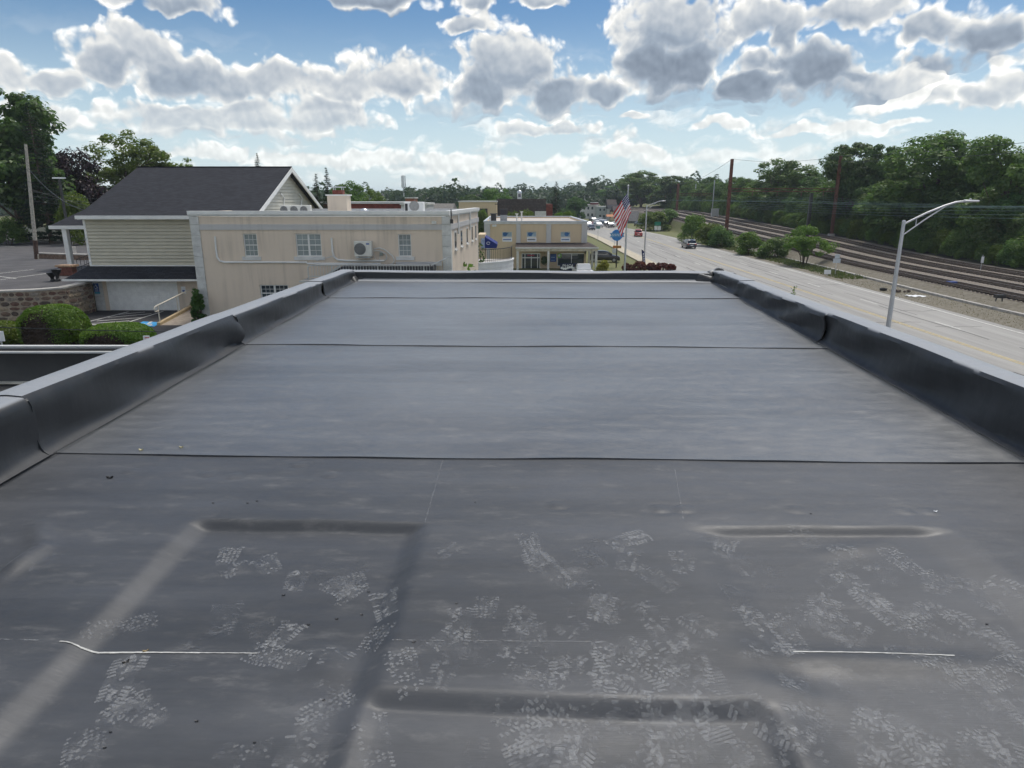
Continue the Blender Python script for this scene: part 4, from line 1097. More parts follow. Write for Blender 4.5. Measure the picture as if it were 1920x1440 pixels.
def window(parent, a, b, c, d, Y, cols=3, rows_=(2, 2), split=None, sill=True, glass=None, rec=.10, blind=None):
    """double hung window: frame, panes, glazing bars, sill"""
    g_ = glass or PALEGLASS; fr = MB(); w = .055
    fr.box(a, b, Y + rec - .03, Y + rec + .05, c, c + w).box(a, b, Y + rec - .03, Y + rec + .05, d - w, d).box(a, a + w, Y + rec - .031, Y + rec + .051, c + w, d - w).box(b - w, b, Y + rec - .031, Y + rec + .051, c + w, d - w)
    units = [(a + w, b - w)]
    if split:
        mid = (a + b) / 2; fr.box(mid - .05, mid + .05, Y + rec - .032, Y + rec + .052, c + w, d - w); units = [(a + w, mid - .05), (mid + .05, b - w)]
    win = fr.build('window', WHITE, parent)
    zc = (c + d) / 2
    for (u0, u1) in units:
        MB().box(u0, u1, Y + rec - .012, Y + rec + .03, zc - .025, zc + .025).build('meeting_rail', WHITE, win)
        for (z0, z1, n) in ((c + w, zc - .025, rows_[0]), (zc + .025, d - w, rows_[1])):
            MB().box(u0, u1, Y + rec + .012, Y + rec + .02, z0, z1).build('pane', g_, win)
            bars = MB()
            for i in range(1, cols): x = u0 + (u1 - u0) * i / cols; bars.box(x - .007, x + .007, Y + rec + .004, Y + rec + .011, z0, z1)
            for i in range(1, n): z = z0 + (z1 - z0) * i / n; bars.box(u0, u1, Y + rec + .003, Y + rec + .0105, z - .009, z + .009)
            if bars.v: bars.build('glazing_bar', WHITE, win)
    if sill: MB().box(a - .14, b + .14, Y - .07, Y + rec - .03, c - .20, c - .002).build('sill', OFFWHITE, win)
    return win
wins = [(bx(456), bx(482), bz(481), bz(438), 3, None), (bx(554), bx(602), bz(481), bz(438), 2, True), (bx(746), bx(771), bz(481), bz(439), 3, None), (bx(488, 545), bx(541, 545), bz(566), bz(534), 3, True)]
wall_holes(XL + .5, XR - .45, GZ - .3, ZT - .3, [(w[0], w[1], w[2], w[3]) for w in wins], YB, .2, 'wall', TAN, tb)
for i, w in enumerate(wins): window(tb, *w[:4], YB, cols=w[4], split=w[5], glass=DARKGLASS if i == 3 else PALEGLASS)
# side wall towards the street (slightly splayed)
sv = (Vector((XF, YF, 0)) - Vector((XR, YB, 0))); sl = sv.length; sv.normalize(); sn = Vector((sv.y, -sv.x, 0))
def SP(t, z, o=0.0): p = Vector((XR, YB, 0)) + sv * t + sn * o; return (p.x, p.y, z)
def sbox(t0, t1, z0, z1, o0, o1): 
    return [SP(t0, z0, o0), SP(t1, z0, o0), SP(t1, z0, o1), SP(t0, z0, o1), SP(t0, z1, o0), SP(t1, z1, o0), SP(t1, z1, o1), SP(t0, z1, o1)], [(0, 1, 2, 3), (4, 7, 6, 5), (0, 4, 5, 1), (1, 5, 6, 2), (2, 6, 7, 3), (3, 7, 4, 0)]
MB().add(*sbox(0.45, sl, -.5, ZT - .3, -.3, 0.0)).build('wall', TAN, tb)
for t in (2.0, 4.6, 7.4, 10.2, 12.4):
    fr = MB().add(*sbox(t - .42, t + .42, bz(472), bz(436), -.05, .012)).build('window', OFFWHITE, tb)
    MB().add(*sbox(t - .34, t + .34, bz(469), bz(439), .0, .016)).build('pane', DARKGLASS, fr)
    MB().add(*sbox(t - .5, t + .5, bz(475), bz(472.4), -.05, .08)).build('sill', OFFWHITE, fr)
for t in (2.9, 8.6):
    p = [Vector(SP(t, ZT - .05, .07)), Vector(SP(t, bz(444), .07))]
    MB().tube(p, .06, 8).build('downpipe', WHITE, tb)
# band, cap and quoins
for (a, b, o, nm, m) in ((bz(431), bz(420.5), .05, 'stone_band', GREYBAND), (bz(405.5), bz(402.5), .06, 'cornice', OFFWHITE), (bz(402.4), ZT, .12, 'roof_cap', WHITE)):
    MB().box(XL + (.5 if nm == 'stone_band' else -.06), XR - (.45 if nm == 'stone_band' else -.0), YB - o, YB + (.3 if nm == 'roof_cap' else .0), a, b).build(nm, m, tb)
    MB().add(*sbox(0.455 if nm == 'stone_band' else 0.302, sl + .1, a, b, -.3 if nm == 'roof_cap' else -.02, o)).build(nm, m, tb)
zq = GZ - .2
while zq < bz(406):
    zt2 = min(zq + .59, bz(405.8))
    MB().box(XL, XL + .495, YB - .06, YB + .3, zq, zt2 - .012).build('quoin', qm, tb)
    MB().box(XR - .445, XR + .055, YB - .06, YB + .445, zq, zt2 - .012).build('quoin', qm, tb)
    zq = zt2
    if zt2 >= bz(405.9): break
MB().box(XL, XL + .3, YB + .3, YH - .12, GZ - .3, ZT - .06).build('wall', TAN, tb)
# roof deck (L shaped round the house) and low rear parapets
zdk = ZT - .38
MB().add([(XL + .2, YB + .3, zdk), (XR - .3, YB + .3, zdk), (XF - .3, YF, zdk), (HX1 + .02, YF, zdk), (HX1 + .02, YH - .1, zdk), (XL + .2, YH - .1, zdk)], [(0, 1, 2, 3, 4, 5)]).build('roof_deck', mat('white_roof', (0.52, 0.53, 0.54), .6, .1), tb, recalc=False)
MB().box(HX1 + .05, XF, YF - .2, YF + .1, zdk - 6, zdk + .30).build('rear_parapet', mat('grey_parapet', (0.50, 0.50, 0.50), .7), tb)
# chimney
cY = 46.0
cx0, cx1 = atY(614, 380, cY).x, atY(650, 380, cY).x; cz1 = atY(630, 367, cY).z
ch = MB().box(cx0, cx1, cY, cY + 1.2, zdk, cz1).build('chimney', TAN, tb)
MB().box(cx0 - .08, cx1 + .08, cY - .08, cY + 1.28, cz1, cz1 + .08).build('chimney_cap', WHITE, ch)
MB().box(cx0 + .3, cx1 - .3, cY + .3, cY + .9, cz1 + .08, cz1 + .36).build('brick_flue', mat('flue_brick', (0.22, 0.07, 0.05), .9, .2, 8.0), ch)
fl = MB().box(cx0 + .22, cx1 - .22, cY + .22, cY + .98, cz1 + .52, cz1 + .58)
for a_, b_ in ((cx0 + .34, cY + .34), (cx1 - .38, cY + .34), (cx0 + .34, cY + .82), (cx1 - .38, cY + .82)): fl.box(a_, a_ + .04, b_, b_ + .04, cz1 + .36, cz1 + .52)
fl.build('flue_cap', ALU, ch)
MB().box(atY(742, 490, YB - .3).x, XR - .5, YB - .25, YB - .07, bz(497.5), bz(490.5)).build('ledge', GREYBAND, tb)

# refrigerant covers on the front wall
def conduit(pts, label):
    p3 = [Vector((bx(x, y), YB - .06, bz(y))) for x, y in pts]
    sm_ = [p3[0]]
    for a, b in zip(p3, p3[1:]): sm_ += [a + (b - a) * t for t in (.33, .66)] + [b]
    o = MB().tube(sm_, .055, 8).build('line_cover', WHITE, smooth=True); return tag(o, label, 'conduit')
conduit([(404, 443), (406, 468), (408, 482), (413, 489), (422, 491.5), (500, 491.5), (576, 491.8)], 'white line cover turning along the wall below the leftmost window')
conduit([(622, 446), (624, 472), (627, 482), (634, 487), (650, 488.5), (720, 488.8)], 'white line cover turning along the wall left of the wall mounted unit')
conduit([(576, 494.0), (650, 494.2), (714, 494.3)], 'white line cover running level just above the stair railing')
# wall mounted outdoor unit
def outdoor_unit(name, label, x, y, z, w, h, d, local_feet=True, grp=None, badge=None):
    t = thing(name, label, 'air conditioner', (x, y, z), 0, grp)
    UN = mat('unit_ivory', (0.66, 0.65, 0.60), .45, .05)
    MB().box(x - w / 2, x + w / 2, y - d, y, z + .05, z + h).build('casing', UN, t, bevel=.02)
    fx = x - w * .16; fz = z + .05 + (h - .05) * .50; r = h * .36
    rg = MB()
    for k in range(9): rr = r * (k + 1) / 9; rg.tube([(fx + rr * math.cos(a), y - d - .012, fz + rr * math.sin(a)) for a in [i * .3142 for i in range(21)]], .007, 5, caps=False)
    MB().lathe([(r, 0), (r, .012)], (fx, y - d - .001, fz), 28, '-y').build('fan_opening', mat('fan_dark', (0.10, 0.105, 0.11), .6), t)
    rg.build('fan_guard', mat('guard_grey', (0.30, 0.30, 0.29), .5), t)
    for s in (-1, 1): MB().box(x + s * w * .32 - .04, x + s * w * .32 + .04, y - d - .02, y + .02, z, z + .05).build('foot', METAL, t)
    if badge: MB().box(x + w * .20, x + w * .38, y - d - .006, y - d - .001, z + h * .80, z + h * .88).build('badge', TEXTBLUE, t)
    return t
wu = outdoor_unit('outdoor_unit', 'ivory outdoor unit with round fan bolted on the front wall', (bx(666.5) + bx(699)) / 2, YB - .12, bz(481.5), bx(699) - bx(666.5), bz(451.5) - bz(481.5), .36, badge=True)
MB().box(bx(668), bx(697), YB - .5, YB - .02, bz(482.8), bz(481.6)).build('bracket', METAL, wu)
hv = MB()
for pts, r in (([(701, 467), (712, 464.5), (722, 468), (736, 479), (740, 487), (737, 494), (726, 498), (716, 497)], .035), ([(701, 470), (712, 470), (724, 476), (726, 483), (722, 488.5), (716, 489)], .03), ([(701, 473), (703, 480), (706, 489)], .015), ([(713, 477), (712, 489)], .015)):
    pp = [Vector((bx(x, y), YB - .10, bz(y))) for x, y in pts]; q_ = [pp[0]]
    for a, b in zip(pp, pp[1:]): q_ += [a + (b - a) * .5, b]
    MB().tube(q_, r, 7).build('refrigerant_line', OFFWHITE, wu, smooth=True)
MB().box(bx(711), bx(717), YB - .12, YB, bz(479), bz(473)).build('switch_box', mat('switch_grey', (.2, .24, .22), .6), wu)
for i, px in enumerate((539, 558, 576)):
    p = atY(px, 397, 44.0)
    outdoor_unit('roof_unit', 'white %s of three outdoor units on the roof before the gable' % ('leftmost', 'middle', 'rightmost')[i], p.x, 44.0, zdk, .62, atY(px, 384.5, 44).z - zdk, .36, grp='roof units before the gable')
p = atY(778, 396, 47.0)
t = thing('roof_condenser', 'large white rooftop air conditioner with side grille behind the roof cap', 'air conditioner', (p.x, 47, zdk))
w_ = atY(797, 390, 47).x - atY(763, 390, 47).x; h_ = atY(778, 378.5, 47).z
MB().box(p.x - w_ / 2, p.x + w_ / 2, 46.4, 47.6, zdk, h_).build('casing', WHITE, t, bevel=.03)
MB().lathe([(.33, 0), (.33, .02)], (p.x + .05, 46.395, (zdk + h_) / 2 + .15), 24, '-y').build('fan_guard', mat('guard_grey', (0.3, 0.3, .29), .5), t)
MB().box(p.x - w_ / 2 + .05, p.x - w_ / 2 + .22, 46.37, 46.4, zdk + .2, h_ - .12).build('grille', BLACK, t)
p = atY(683, 396, 43.5)
v_ = MB().lathe([(.20, zdk), (.20, zdk + .25), (.27, zdk + .27), (.24, zdk + .36), (.14, zdk + .43), (.02, zdk + .46)], (p.x, 43.5, 0), 16).build('roof_vent', ALU, smooth=True); tag(v_, 'small domed aluminium roof vent behind the cap', 'vent')
fx = thing('flood_light', 'small white box light high on the front wall near the corner', 'light', (bx(815), YB - .1, bz(418)))
MB().box(bx(811), bx(819), YB - .20, YB - .0, bz(419.5), bz(415)).build('lamp_box', WHITE, fx); MB().box(bx(812), bx(818), YB - .26, YB - .20, bz(415.5), bz(414)).build('hood', OFFWHITE, fx)
cb = thing('corner_cable', 'black cable bundle hanging at the right corner of the stucco building', 'cable', (XR + .1, YB - .1, bz(420)))
MB().tube([(XR + .09, YB - .1, ZT + .1), (XR + .1, YB - .12, bz(405)), (XR + .08, YB - .12, bz(418))], .03, 6).build('cable', BLACK, cb); MB().box(XR + .03, XR + .2, YB - .22, YB - .08, bz(419), bz(411)).build('splice_box', BLACK, cb)

# metal railing and stair in front of the wall
RY = YB - 1.5
def rxp(px, py=500): return atY(px, py, RY).x
def rzp(py): return atY(700, py, RY).z
sr = thing('metal_railing', 'galvanised metal railing of the outside landing before the stucco wall', 'railing', (rxp(700), RY, rzp(520)))
MB().tube([(rxp(577), RY, rzp(524)), (rxp(577), RY, rzp(501)), (rxp(580), RY, rzp(498)), (rxp(600), RY, rzp(497)), (rxp(805), RY, rzp(497.5))], .032, 8).build('top_rail', METAL, sr, smooth=True)
MB().bar((rxp(577), RY, rzp(518)), (rxp(800), RY, rzp(518)), .04).build('bottom_rail', METAL, sr)
k = 0
for px in np.arange(584, 806, 5.4):
    post = k % 8 == 7; k += 1
    MB().bar((rxp(px), RY, rzp(497.4)), (rxp(px), RY, rzp(528 if post else 518)), .055 if post else .02).build('post' if post else 'baluster', METAL, sr)
MB().tube([(rxp(808), RY, rzp(498)), (rxp(843), RY + .4, rzp(482))], .03, 8).build('stair_rail', METAL, sr)
for px in np.arange(812, 844, 5): MB().bar((rxp(px), RY + .2, rzp(498 - (px - 808) * .45)), (rxp(px), RY + .2, rzp(515)), .02).build('baluster', METAL, sr)
MB().tube([(rxp(585), RY + .9, rzp(492)), (rxp(620), RY + .9, rzp(482))], .02, 6).build('stair_rail', METAL, sr)
ld = thing('landing', 'dark steel landing and stair canopy below the metal railing', 'landing', (rxp(700), RY + .6, rzp(530)))
MB().add([(rxp(596), RY + .12, rzp(526)), (rxp(640), RY + .12, rzp(500)), (rxp(812), RY + .12, rzp(500)), (rxp(812), RY + .12, rzp(526)), (rxp(596), YB - .05, rzp(526)), (rxp(640), YB - .05, rzp(500)), (rxp(812), YB - .05, rzp(500)), (rxp(812), YB - .05, rzp(526))],
         [(0, 1, 2, 3), (4, 7, 6, 5), (0, 4, 5, 1), (1, 5, 6, 2), (2, 6, 7, 3), (3, 7, 4, 0)]).build('stair_enclosure', mat('dark_steel', (0.05, 0.052, 0.065), .55, .15), ld)
MB().box(rxp(560), rxp(820), RY - .15, YB - .07, rzp(529), rzp(526.5)).build('deck', METAL, ld)
MB().bar((rxp(604), RY + .05, rzp(520)), (rxp(637), RY + .05, rzp(499.5)), .09).build('stringer', METAL, ld)
for px in (578, 800): MB().box(rxp(px) - .06, rxp(px) + .06, RY, RY + .12, GZ - 1, rzp(529)).build('support_post', WHITE, ld)

# ---- curved terrace at the side
tz = 4.75; tc_ = Vector((-5.4, 61.0)); tr_ = 5.5
ter = thing('curved_terrace', 'white sided curved terrace between the stucco building and the shop', 'terrace', (tc_.x, tc_.y, 0))
def arc(a, r): return (tc_.x + r * math.sin(RAD(a)), tc_.y - r * math.cos(RAD(a)))
for k in range(9):
    z0 = 1.2 + k * .395; rr = tr_ + .02 * (k % 2)
    MB().sheet([[arc(a, tr_ + o) + (z,) for o, z in ((.04, z0), (.005, z0 + .385), (-.2, z0 + .385))] for a in range(-25, 96, 4)]).build('siding_board', WHITE, ter, recalc=False)
MB().sheet([[arc(a, tr_ + o) + (tz + z,) for o, z in ((.08, 0), (.08, .1), (-.25, .1), (-.25, 0), (.08, 0))] for a in range(-25, 96, 4)]).build('coping', WHITE, ter, recalc=False)
MB().add([arc(a, tr_ - .1) + (tz,) for a in range(-25, 96, 6)] + [(tc_.x, tc_.y, tz)], [list(range(22))]).build('floor', CONC, ter, recalc=False)
trl = thing('terrace_railing', 'dark iron railing round the curved white terrace', 'railing', (tc_.x, tc_.y, tz))
MB().tube([arc(a, tr_ - .1) + (tz + 1.15,) for a in range(-25, 96, 4)], .03, 6).build('top_rail', BLACK, trl)
MB().tube([arc(a, tr_ - .1) + (tz + .25,) for a in range(-25, 96, 4)], .02, 6).build('bottom_rail', BLACK, trl)
for a in np.arange(-24, 96, 2.4):
    p = arc(a, tr_ - .1); MB().bar(p + (tz + .1,), p + (tz + 1.15,), .022).build('baluster', BLACK, trl)
# blue awning
aw = thing('blue_awning', 'royal blue fabric awning with white emblem above the terrace', 'awning', (atY(915, 455, 66).x, 66, tz + 1))
P_ = lambda px, py, Y=65.0: atY(px, py, Y)
pol = [P_(909, 444), P_(931, 457.5), P_(932, 460), P_(931, 465.5), P_(909, 465.5)]
MB().prism(pol, (0, 3.5, 0)).build('canopy', mat('awning_blue', (0.012, 0.025, 0.17), .8, .1, 3.0), aw)
c_ = P_(915.5, 456, 64.98)
MB().tube([(c_.x + .16 * math.cos(a), c_.y, c_.z + .12 * math.sin(a)) for a in [k * .52 for k in range(12)]], .025, 5).build('emblem', SIGNWHITE, aw)
MB().box(P_(902, 450).x, P_(909, 450).x - .01, 65.0, 65.1, P_(905, 466).z, P_(905, 447).z).build('side_panel', mat('awning_stripe', (0.35, 0.42, 0.6), .8, .2, 6.0), aw)
MB().box(P_(896, 450).x, P_(909, 450).x, 65.12, 69, .5, P_(905, 444).z + .2).build('wall', CREAM, aw)

# ---- the shop
YS = 95.0
def sx_(px, py=450, Y=None): return atY(px, py, Y or YS).x
def sz_(py, Y=None): return atY(1000, py, Y or YS).z
sgz = road_z(YS)
sh = thing('shop_building', 'cream two storey shop with grey pilasters and brown canopy over the entrance', 'shop', (sx_(1004), YS + 6, sgz))
SX0, SX1 = sx_(908), sx_(1100); sZT = sz_(415)
sw_ = [(sx_(a), sx_(b), sz_(c), sz_(d)) for a, b, c, d in ((941.5, 960, 444.5, 434.5), (987.5, 1005.5, 444.5, 434.5), (1051, 1069, 444.5, 434.5))]
door = (sx_(978, 490), sx_(1013, 490), sgz - .1, sz_(475, YS)); disp = (sx_(1045, 490), sx_(1099, 490), sz_(499), sz_(475))
wall_holes(SX0, SX1, sgz - 1, sZT - .1, sw_ + [door, disp], YS, .25, 'wall', CREAM, sh)
MB().box(SX1 - .3, SX1, YS, YS + 27, sgz - 1, sZT - .1).build('wall', CREAM, sh)
MB().box(SX0, SX0 + .3, YS, YS + 27, sgz - 1, sZT - .1).build('wall', CREAM, sh)
MB().box(SX0, SX1, YS + 26.7, YS + 27, sgz - 1, sZT - .1).build('wall', CREAM, sh)
MB().box(SX0 + .3, SX1 - .3, YS + .1, YS + 26.7, sZT - .45, sZT - .30).build('roof_deck', mat('tan_roof', (0.52, 0.47, 0.42), .9, .1), sh)
for (a, b, c, d) in ((SX0 - .1, SX1 + .1, YS - .15, YS + .25), (SX1 - .25, SX1 + .1, YS + .25, YS + 27), (SX0 - .1, SX0 + .25, YS + .25, YS + 27), (SX0 + .25, SX1 - .25, YS + 26.7, YS + 27.1)):
    MB().box(a, b, c, d, sZT - .12, sZT + .05).build('roof_cap', mat('blue_grey_cap', (0.50, 0.53, 0.57), .5, .05), sh)
MB().box(SX0, SX1, YS - .10, YS - .0, sz_(420), sZT - .125).build('cornice', OFFWHITE, sh)
for a, b, bot in ((908, 919, 510), (968, 976, 456), (1024, 1033, 456), (1090, 1100.5, 456)):
    MB().box(sx_(a), sx_(b), YS - .14, YS - .002, sgz - 1 if bot > 500 else sz_(bot), sz_(420.2)).build('pilaster', GREYBAND, sh)
FISHBLUE = mat('logo_blue', (0.02, 0.12, 0.30), .5, .1)
for i, (a, b, c, d) in enumerate(sw_):
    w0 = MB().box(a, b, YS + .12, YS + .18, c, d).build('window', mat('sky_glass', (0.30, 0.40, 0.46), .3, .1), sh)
    MB().box(a, b, YS + .06, YS + .13, d - .08, d).box(a, b, YS + .06, YS + .13, c, c + .05).box(a, a + .05, YS + .06, YS + .13, c + .05, d - .08).box(b - .05, b, YS + .06, YS + .13, c + .05, d - .08).build('frame', OFFWHITE, w0)
    cx = a + (b - a) * (.30, .36, .62)[i]; cz = c + (d - c) * .55; r = .30
    lg = MB().lathe([(r, 0), (r, .01)], (cx, YS + .118, cz), 14, '-y').add([(cx + .1, YS + .112, cz), (cx + .55, YS + .112, cz + .30), (cx + .3, YS + .112, cz - .05)], [(0, 1, 2)])
    lg.build('logo_disc', FISHBLUE, w0)
    bn = MB().box(a + .03, b + .02, YS - .04, YS - .004, c - .62, c - .06).build('banner', SIGNWHITE, w0)
    k_ = (8, 9, 7)[i]
    for j in range(k_):
        x0 = a + .14 + (b - a - .25) * j / k_; MB().box(x0, x0 + (b - a) / k_ * .62, YS - .047, YS - .041, c - .42, c - .24).build('lettering', (TEXTBLUE, BLACK, FISHBLUE)[i], bn)
# canopy
YC = YS - 2.6
cz0, cz1_ = sz_(463.5, YC), sz_(455)
cx0, cx1 = sx_(967, 465, YC), sx_(1121, 465, YC)
MB().add([(cx0, YC, cz0), (cx1, YC, cz0), (cx1 - 1.2, YS - .02, cz1_), (cx0, YS - .02, cz1_), (cx1, YS + 6, cz0), (cx1 - 1.2, YS + 6, cz1_), (cx0, YC, cz0 - .02), (cx1, YC, cz0 - .02), (cx1, YS + 6, cz0 - .02), (cx0, YS - .02, cz0 - .02)],
         [(0, 1, 2, 3), (1, 4, 5, 2), (0, 6, 7, 1), (1, 7, 8, 4), (0, 3, 9, 6), (6, 9, 8, 7)]).build('canopy_roof', BROWNSH, sh)
MB().box(cx0 - .05, cx1 + .1, YC - .1, YC + .05, cz0 - .2, cz0).build('gutter', OFFWHITE, sh)
MB().box(cx0, cx1, YC + .05, YC + .30, cz0 - .55, cz0 - .03).build('beam', mat('cream_beam', (0.55, 0.49, 0.40), .7), sh)
MB().box(cx1 - .25, cx1, YC + .31, YS + 6, cz0 - .55, cz0 - .03).build('beam', _M['cream_beam'], sh)
for px, y in ((970.5, YC + .2), (1028, YC + .2), (1117.5, YC + .2), (1110, YS + 2), (1104, YS + 5.5)):
    x = sx_(px, 490, y); MB().box(x - .15, x + .15, y - .15, y + .15, sgz - .6, cz0 - .55).build('column', OFFWHITE, sh)
# doors and display window
dr = MB(); a, b, c, d = door; Yd = YS + .12
dz = sz_(483.5); xs_d = [a, a + .35, (a + b) / 2 + .0, b - .35, b]
for x in (a, a + .42, (a + b) / 2, b - .42, b - .1): dr.box(x, x + .1, Yd - .03, Yd + .06, c, d)
dr.box(a, b, Yd - .035, Yd + .065, dz - .05, dz + .08).box(a, b, Yd - .036, Yd + .066, d - .1, d)
do = dr.build('door', ALU, sh)
MB().box(a + .05, b - .05, Yd, Yd + .02, c, d - .05).build('pane', DARKGLASS, do)
MB().box((a + b) / 2 - .5, (a + b) / 2 + .45, Yd - .05, Yd - .04, dz + .26, dz + .42).build('red_sign', mat('neon_red', (0.45, 0.03, 0.08), .4), do)
a, b, c, d = disp
dw_ = MB(); 
for x in (a, a + (b - a) * .48, b - .08): dw_.box(x, x + .08, Yd - .03, Yd + .05, c, d)
dw_.box(a, b, Yd - .031, Yd + .051, c, c + .1).box(a, b, Yd - .031, Yd + .051, d - .08, d)
dwo = dw_.build('display_window', ALU, sh)
MB().box(a, b, Yd, Yd + .02, c, d).build('pane', glass_mat('shop_glass', (0.05, 0.065, 0.07), .08), dwo)
GREENM = mat('green_sign', (0.18, 0.5, 0.05), .5)
p = atY(1048.5, 479, Yd - .05); MB().lathe([(.36, 0), (.36, .02)], (p.x, Yd - .04, p.z), 18, '-y').build('round_sign', GREENM, dwo)
MB().lathe([(.17, 0), (.17, .03)], (p.x, Yd - .045, p.z), 14, '-y').build('round_sign', SIGNWHITE, dwo)
p = atY(1077, 478, Yd - .05); MB().box(p.x - .45, p.x + .45, Yd - .05, Yd - .04, p.z - .05, p.z + .06).build('white_lettering', SIGNWHITE, dwo)
for (x0, x1, y0, y1) in ((1031.5, 1043, 476, 491),): 
    po_ = MB().box(sx_(x0, 485), sx_(x1, 485), YS - .03, YS - .005, sz_(y1), sz_(y0)).build('poster', TEXTBLUE, sh)
    for yy in (482, 487.5): MB().box(sx_(1033.5, 485), sx_(1040.5, 485), YS - .036, YS - .031, sz_(yy + 1.2), sz_(yy)).build('lettering', mat('poster_pale', (.35, .5, .75), .5), po_)
YN = YS - 3.4
nb_ = thing('window_banner', 'navy banner with white lettering and scalloped edge below the shop window', 'banner', (sx_(1064, 500, YN), YN, sgz))
MB().box(sx_(1050, 500, YN), sx_(1083, 500, YN), YN, YN + .05, sgz, sz_(493.5, YN)).build('panel', mat('navy_cloth', (0.012, 0.018, 0.06), .7), nb_)
text_part('PHO!', 'lettering', .62, SIGNWHITE, nb_, (sx_(1064.5, 499, YN), YN - .01, sz_(499, YN)), FACE_CAM)
mb = MB()
for k in range(7): p = atY(1053 + k * 3.8, 502.5 + 1.5 * math.sin(k * 1.05), YN - .02); mb.lathe([(.16, 0), (.16, .01)], p, 10, '-y')
mb.build('scallop', SIGNWHITE, nb_)
hb = thing('hanging_basket', 'dark leafy hanging basket beside the shop doors', 'plant', (sx_(1021, 488, YS - 1), YS - 1, sz_(494, YS - 1)))
# (leaves are added with the plants)
# roof things of the shop
t = thing('kitchen_exhaust', 'dark square kitchen exhaust stack on the shop roof', 'exhaust', (sx_(944, 412), YS + 4, sZT - .3))
q0, q1 = atY(938, 405, YS + 4).x, atY(951, 405, YS + 4).x; zb_ = atY(944, 410, YS + 4).z
MB().box(q0, q1, YS + 3.5, YS + 4.5, zdk * 0 + sZT - .3, atY(944, 403, YS + 4).z).build('curb', mat('exhaust_grey', (0.32, 0.34, 0.36), .5, metal=.4), t)
MB().box(q0 + .05, q1 - .05, YS + 3.55, YS + 4.45, atY(944, 403, YS + 4).z, atY(944, 393, YS + 4).z).build('stack', mat('exhaust_dark', (0.035, 0.033, 0.045), .6), t)
MB().box(q0 - .1, q1 + .1, YS + 3.4, YS + 4.6, atY(944, 393, YS + 4).z, atY(944, 392, YS + 4).z).build('cap', BLACK, t)
t = thing('roof_fan', 'black drum roof fan with white pipe left of the exhaust stack', 'fan', (sx_(925, 412), YS + 3, sZT - .3))
p = atY(925.5, 409, YS + 3); 
MB().lathe([(.38, sZT - .3), (.38, atY(925, 402, YS + 3).z), (.55, atY(925, 401.5, YS + 3).z), (.5, atY(925, 400, YS + 3).z)], (p.x, YS + 3, 0), 16).build('drum', BLACK, t, smooth=True)
MB().tube([(p.x - .5, YS + 2.8, sZT - .3), (p.x - .5, YS + 2.8, sZT + .5)], .12, 10).build('pipe', WHITE, t)
for px, top in ((969, 402), (978, 398)):
    p = atY(px, 410, YS + 5); v_ = MB().tube([(p.x, YS + 5, sZT - .3), (p.x, YS + 5, atY(px, top, YS + 5).z)], .10, 10).lathe([(.22, 0), (.22, .12)], (p.x, YS + 5, atY(px, top, YS + 5).z), 12).build('vent_pipe', WHITE)
    tag(v_, 'white capped vent pipe on the shop roof, %s of the pair' % ('shorter' if px == 969 else 'taller'), 'vent')
fl_ = thing('flood_light', 'twin white flood lamps high on the shop wall left of the pilaster', 'light', (sx_(927, 422), YS - .2, sz_(424)))
for px in (925, 929): MB().lathe([(.06, 0), (.17, .2), (.17, .25)], (sx_(px, 423), YS - .1, sz_(423)), 12, '-y').build('lamp', WHITE, fl_)
MB().box(sx_(923, 423), sx_(931, 423), YS - .1, YS - .003, sz_(424), sz_(422.5)).build('bracket', WHITE, fl_)

# ------------------------------------------------------------------ plants
LF_MID = leaf_mat('leaf_mid_green', (0.052, 0.115, 0.026), (0.155, 0.245, 0.050), .5)
LF_DARK = leaf_mat('leaf_dark_green', (0.036, 0.084, 0.023), (0.108, 0.182, 0.042), .45)
LF_LIGHT = leaf_mat('leaf_light_green', (0.085, 0.14, 0.030), (0.19, 0.25, 0.055), .5)
LF_BRIGHT = leaf_mat('leaf_bright_green', (0.07, 0.135, 0.016), (0.165, 0.235, 0.03), .45)
LF_PURPLE = leaf_mat('leaf_purple', (0.012, 0.006, 0.010), (0.032, 0.011, 0.019), .10)
LF_CONIF = leaf_mat('needles', (0.012, 0.026, 0.018), (0.034, 0.058, 0.034), .2)
LF_RED = leaf_mat('leaf_red', (0.065, 0.008, 0.010), (0.17, 0.025, 0.025), .3)
LF_YELLOW = leaf_mat('leaf_yellow_green', (0.20, 0.20, 0.02), (0.40, 0.36, 0.05), .45)
LF_FAR = leaf_mat('leaf_far_wood', (0.022, 0.042, 0.026), (0.055, 0.085, 0.04), .3)
TWIG = mat('bare_twig', (0.055, 0.038, 0.028), .95, .3, 8.0)
DRYG = leaf_mat('dry_grass', (0.14, 0.12, 0.05), (0.26, 0.22, 0.11), .3)

def quads(name, cen, nrm, size, m, aspect=.62, rng=None, roll=True):
    """leaf faces: centres, facing and size -> one mesh"""
    n = len(cen); rng = rng or np.random.RandomState(1)
    nrm = nrm / (np.linalg.norm(nrm, axis=1, keepdims=True) + 1e-9)
    ref = rng.normal(size=(n, 3)); a = np.cross(nrm, ref); a /= (np.linalg.norm(a, axis=1, keepdims=True) + 1e-9); b = np.cross(nrm, a)
    s = np.asarray(size).reshape(-1, 1) * np.ones((n, 1))
    v = np.empty((n, 4, 3)); bend = nrm * s * .22
    v[:, 0] = cen - a * s; v[:, 1] = cen - b * s * aspect + bend; v[:, 2] = cen + a * s; v[:, 3] = cen + b * s * aspect + bend
    me = bpy.data.meshes.new(name); me.vertices.add(n * 4); me.vertices.foreach_set('co', v.reshape(-1))
    me.loops.add(n * 4); me.loops.foreach_set('vertex_index', np.arange(n * 4, dtype=np.int32))
    me.polygons.add(n); me.polygons.foreach_set('loop_start', np.arange(0, n * 4, 4, dtype=np.int32))
    me.materials.append(m); me.update(); me.validate()
    return me

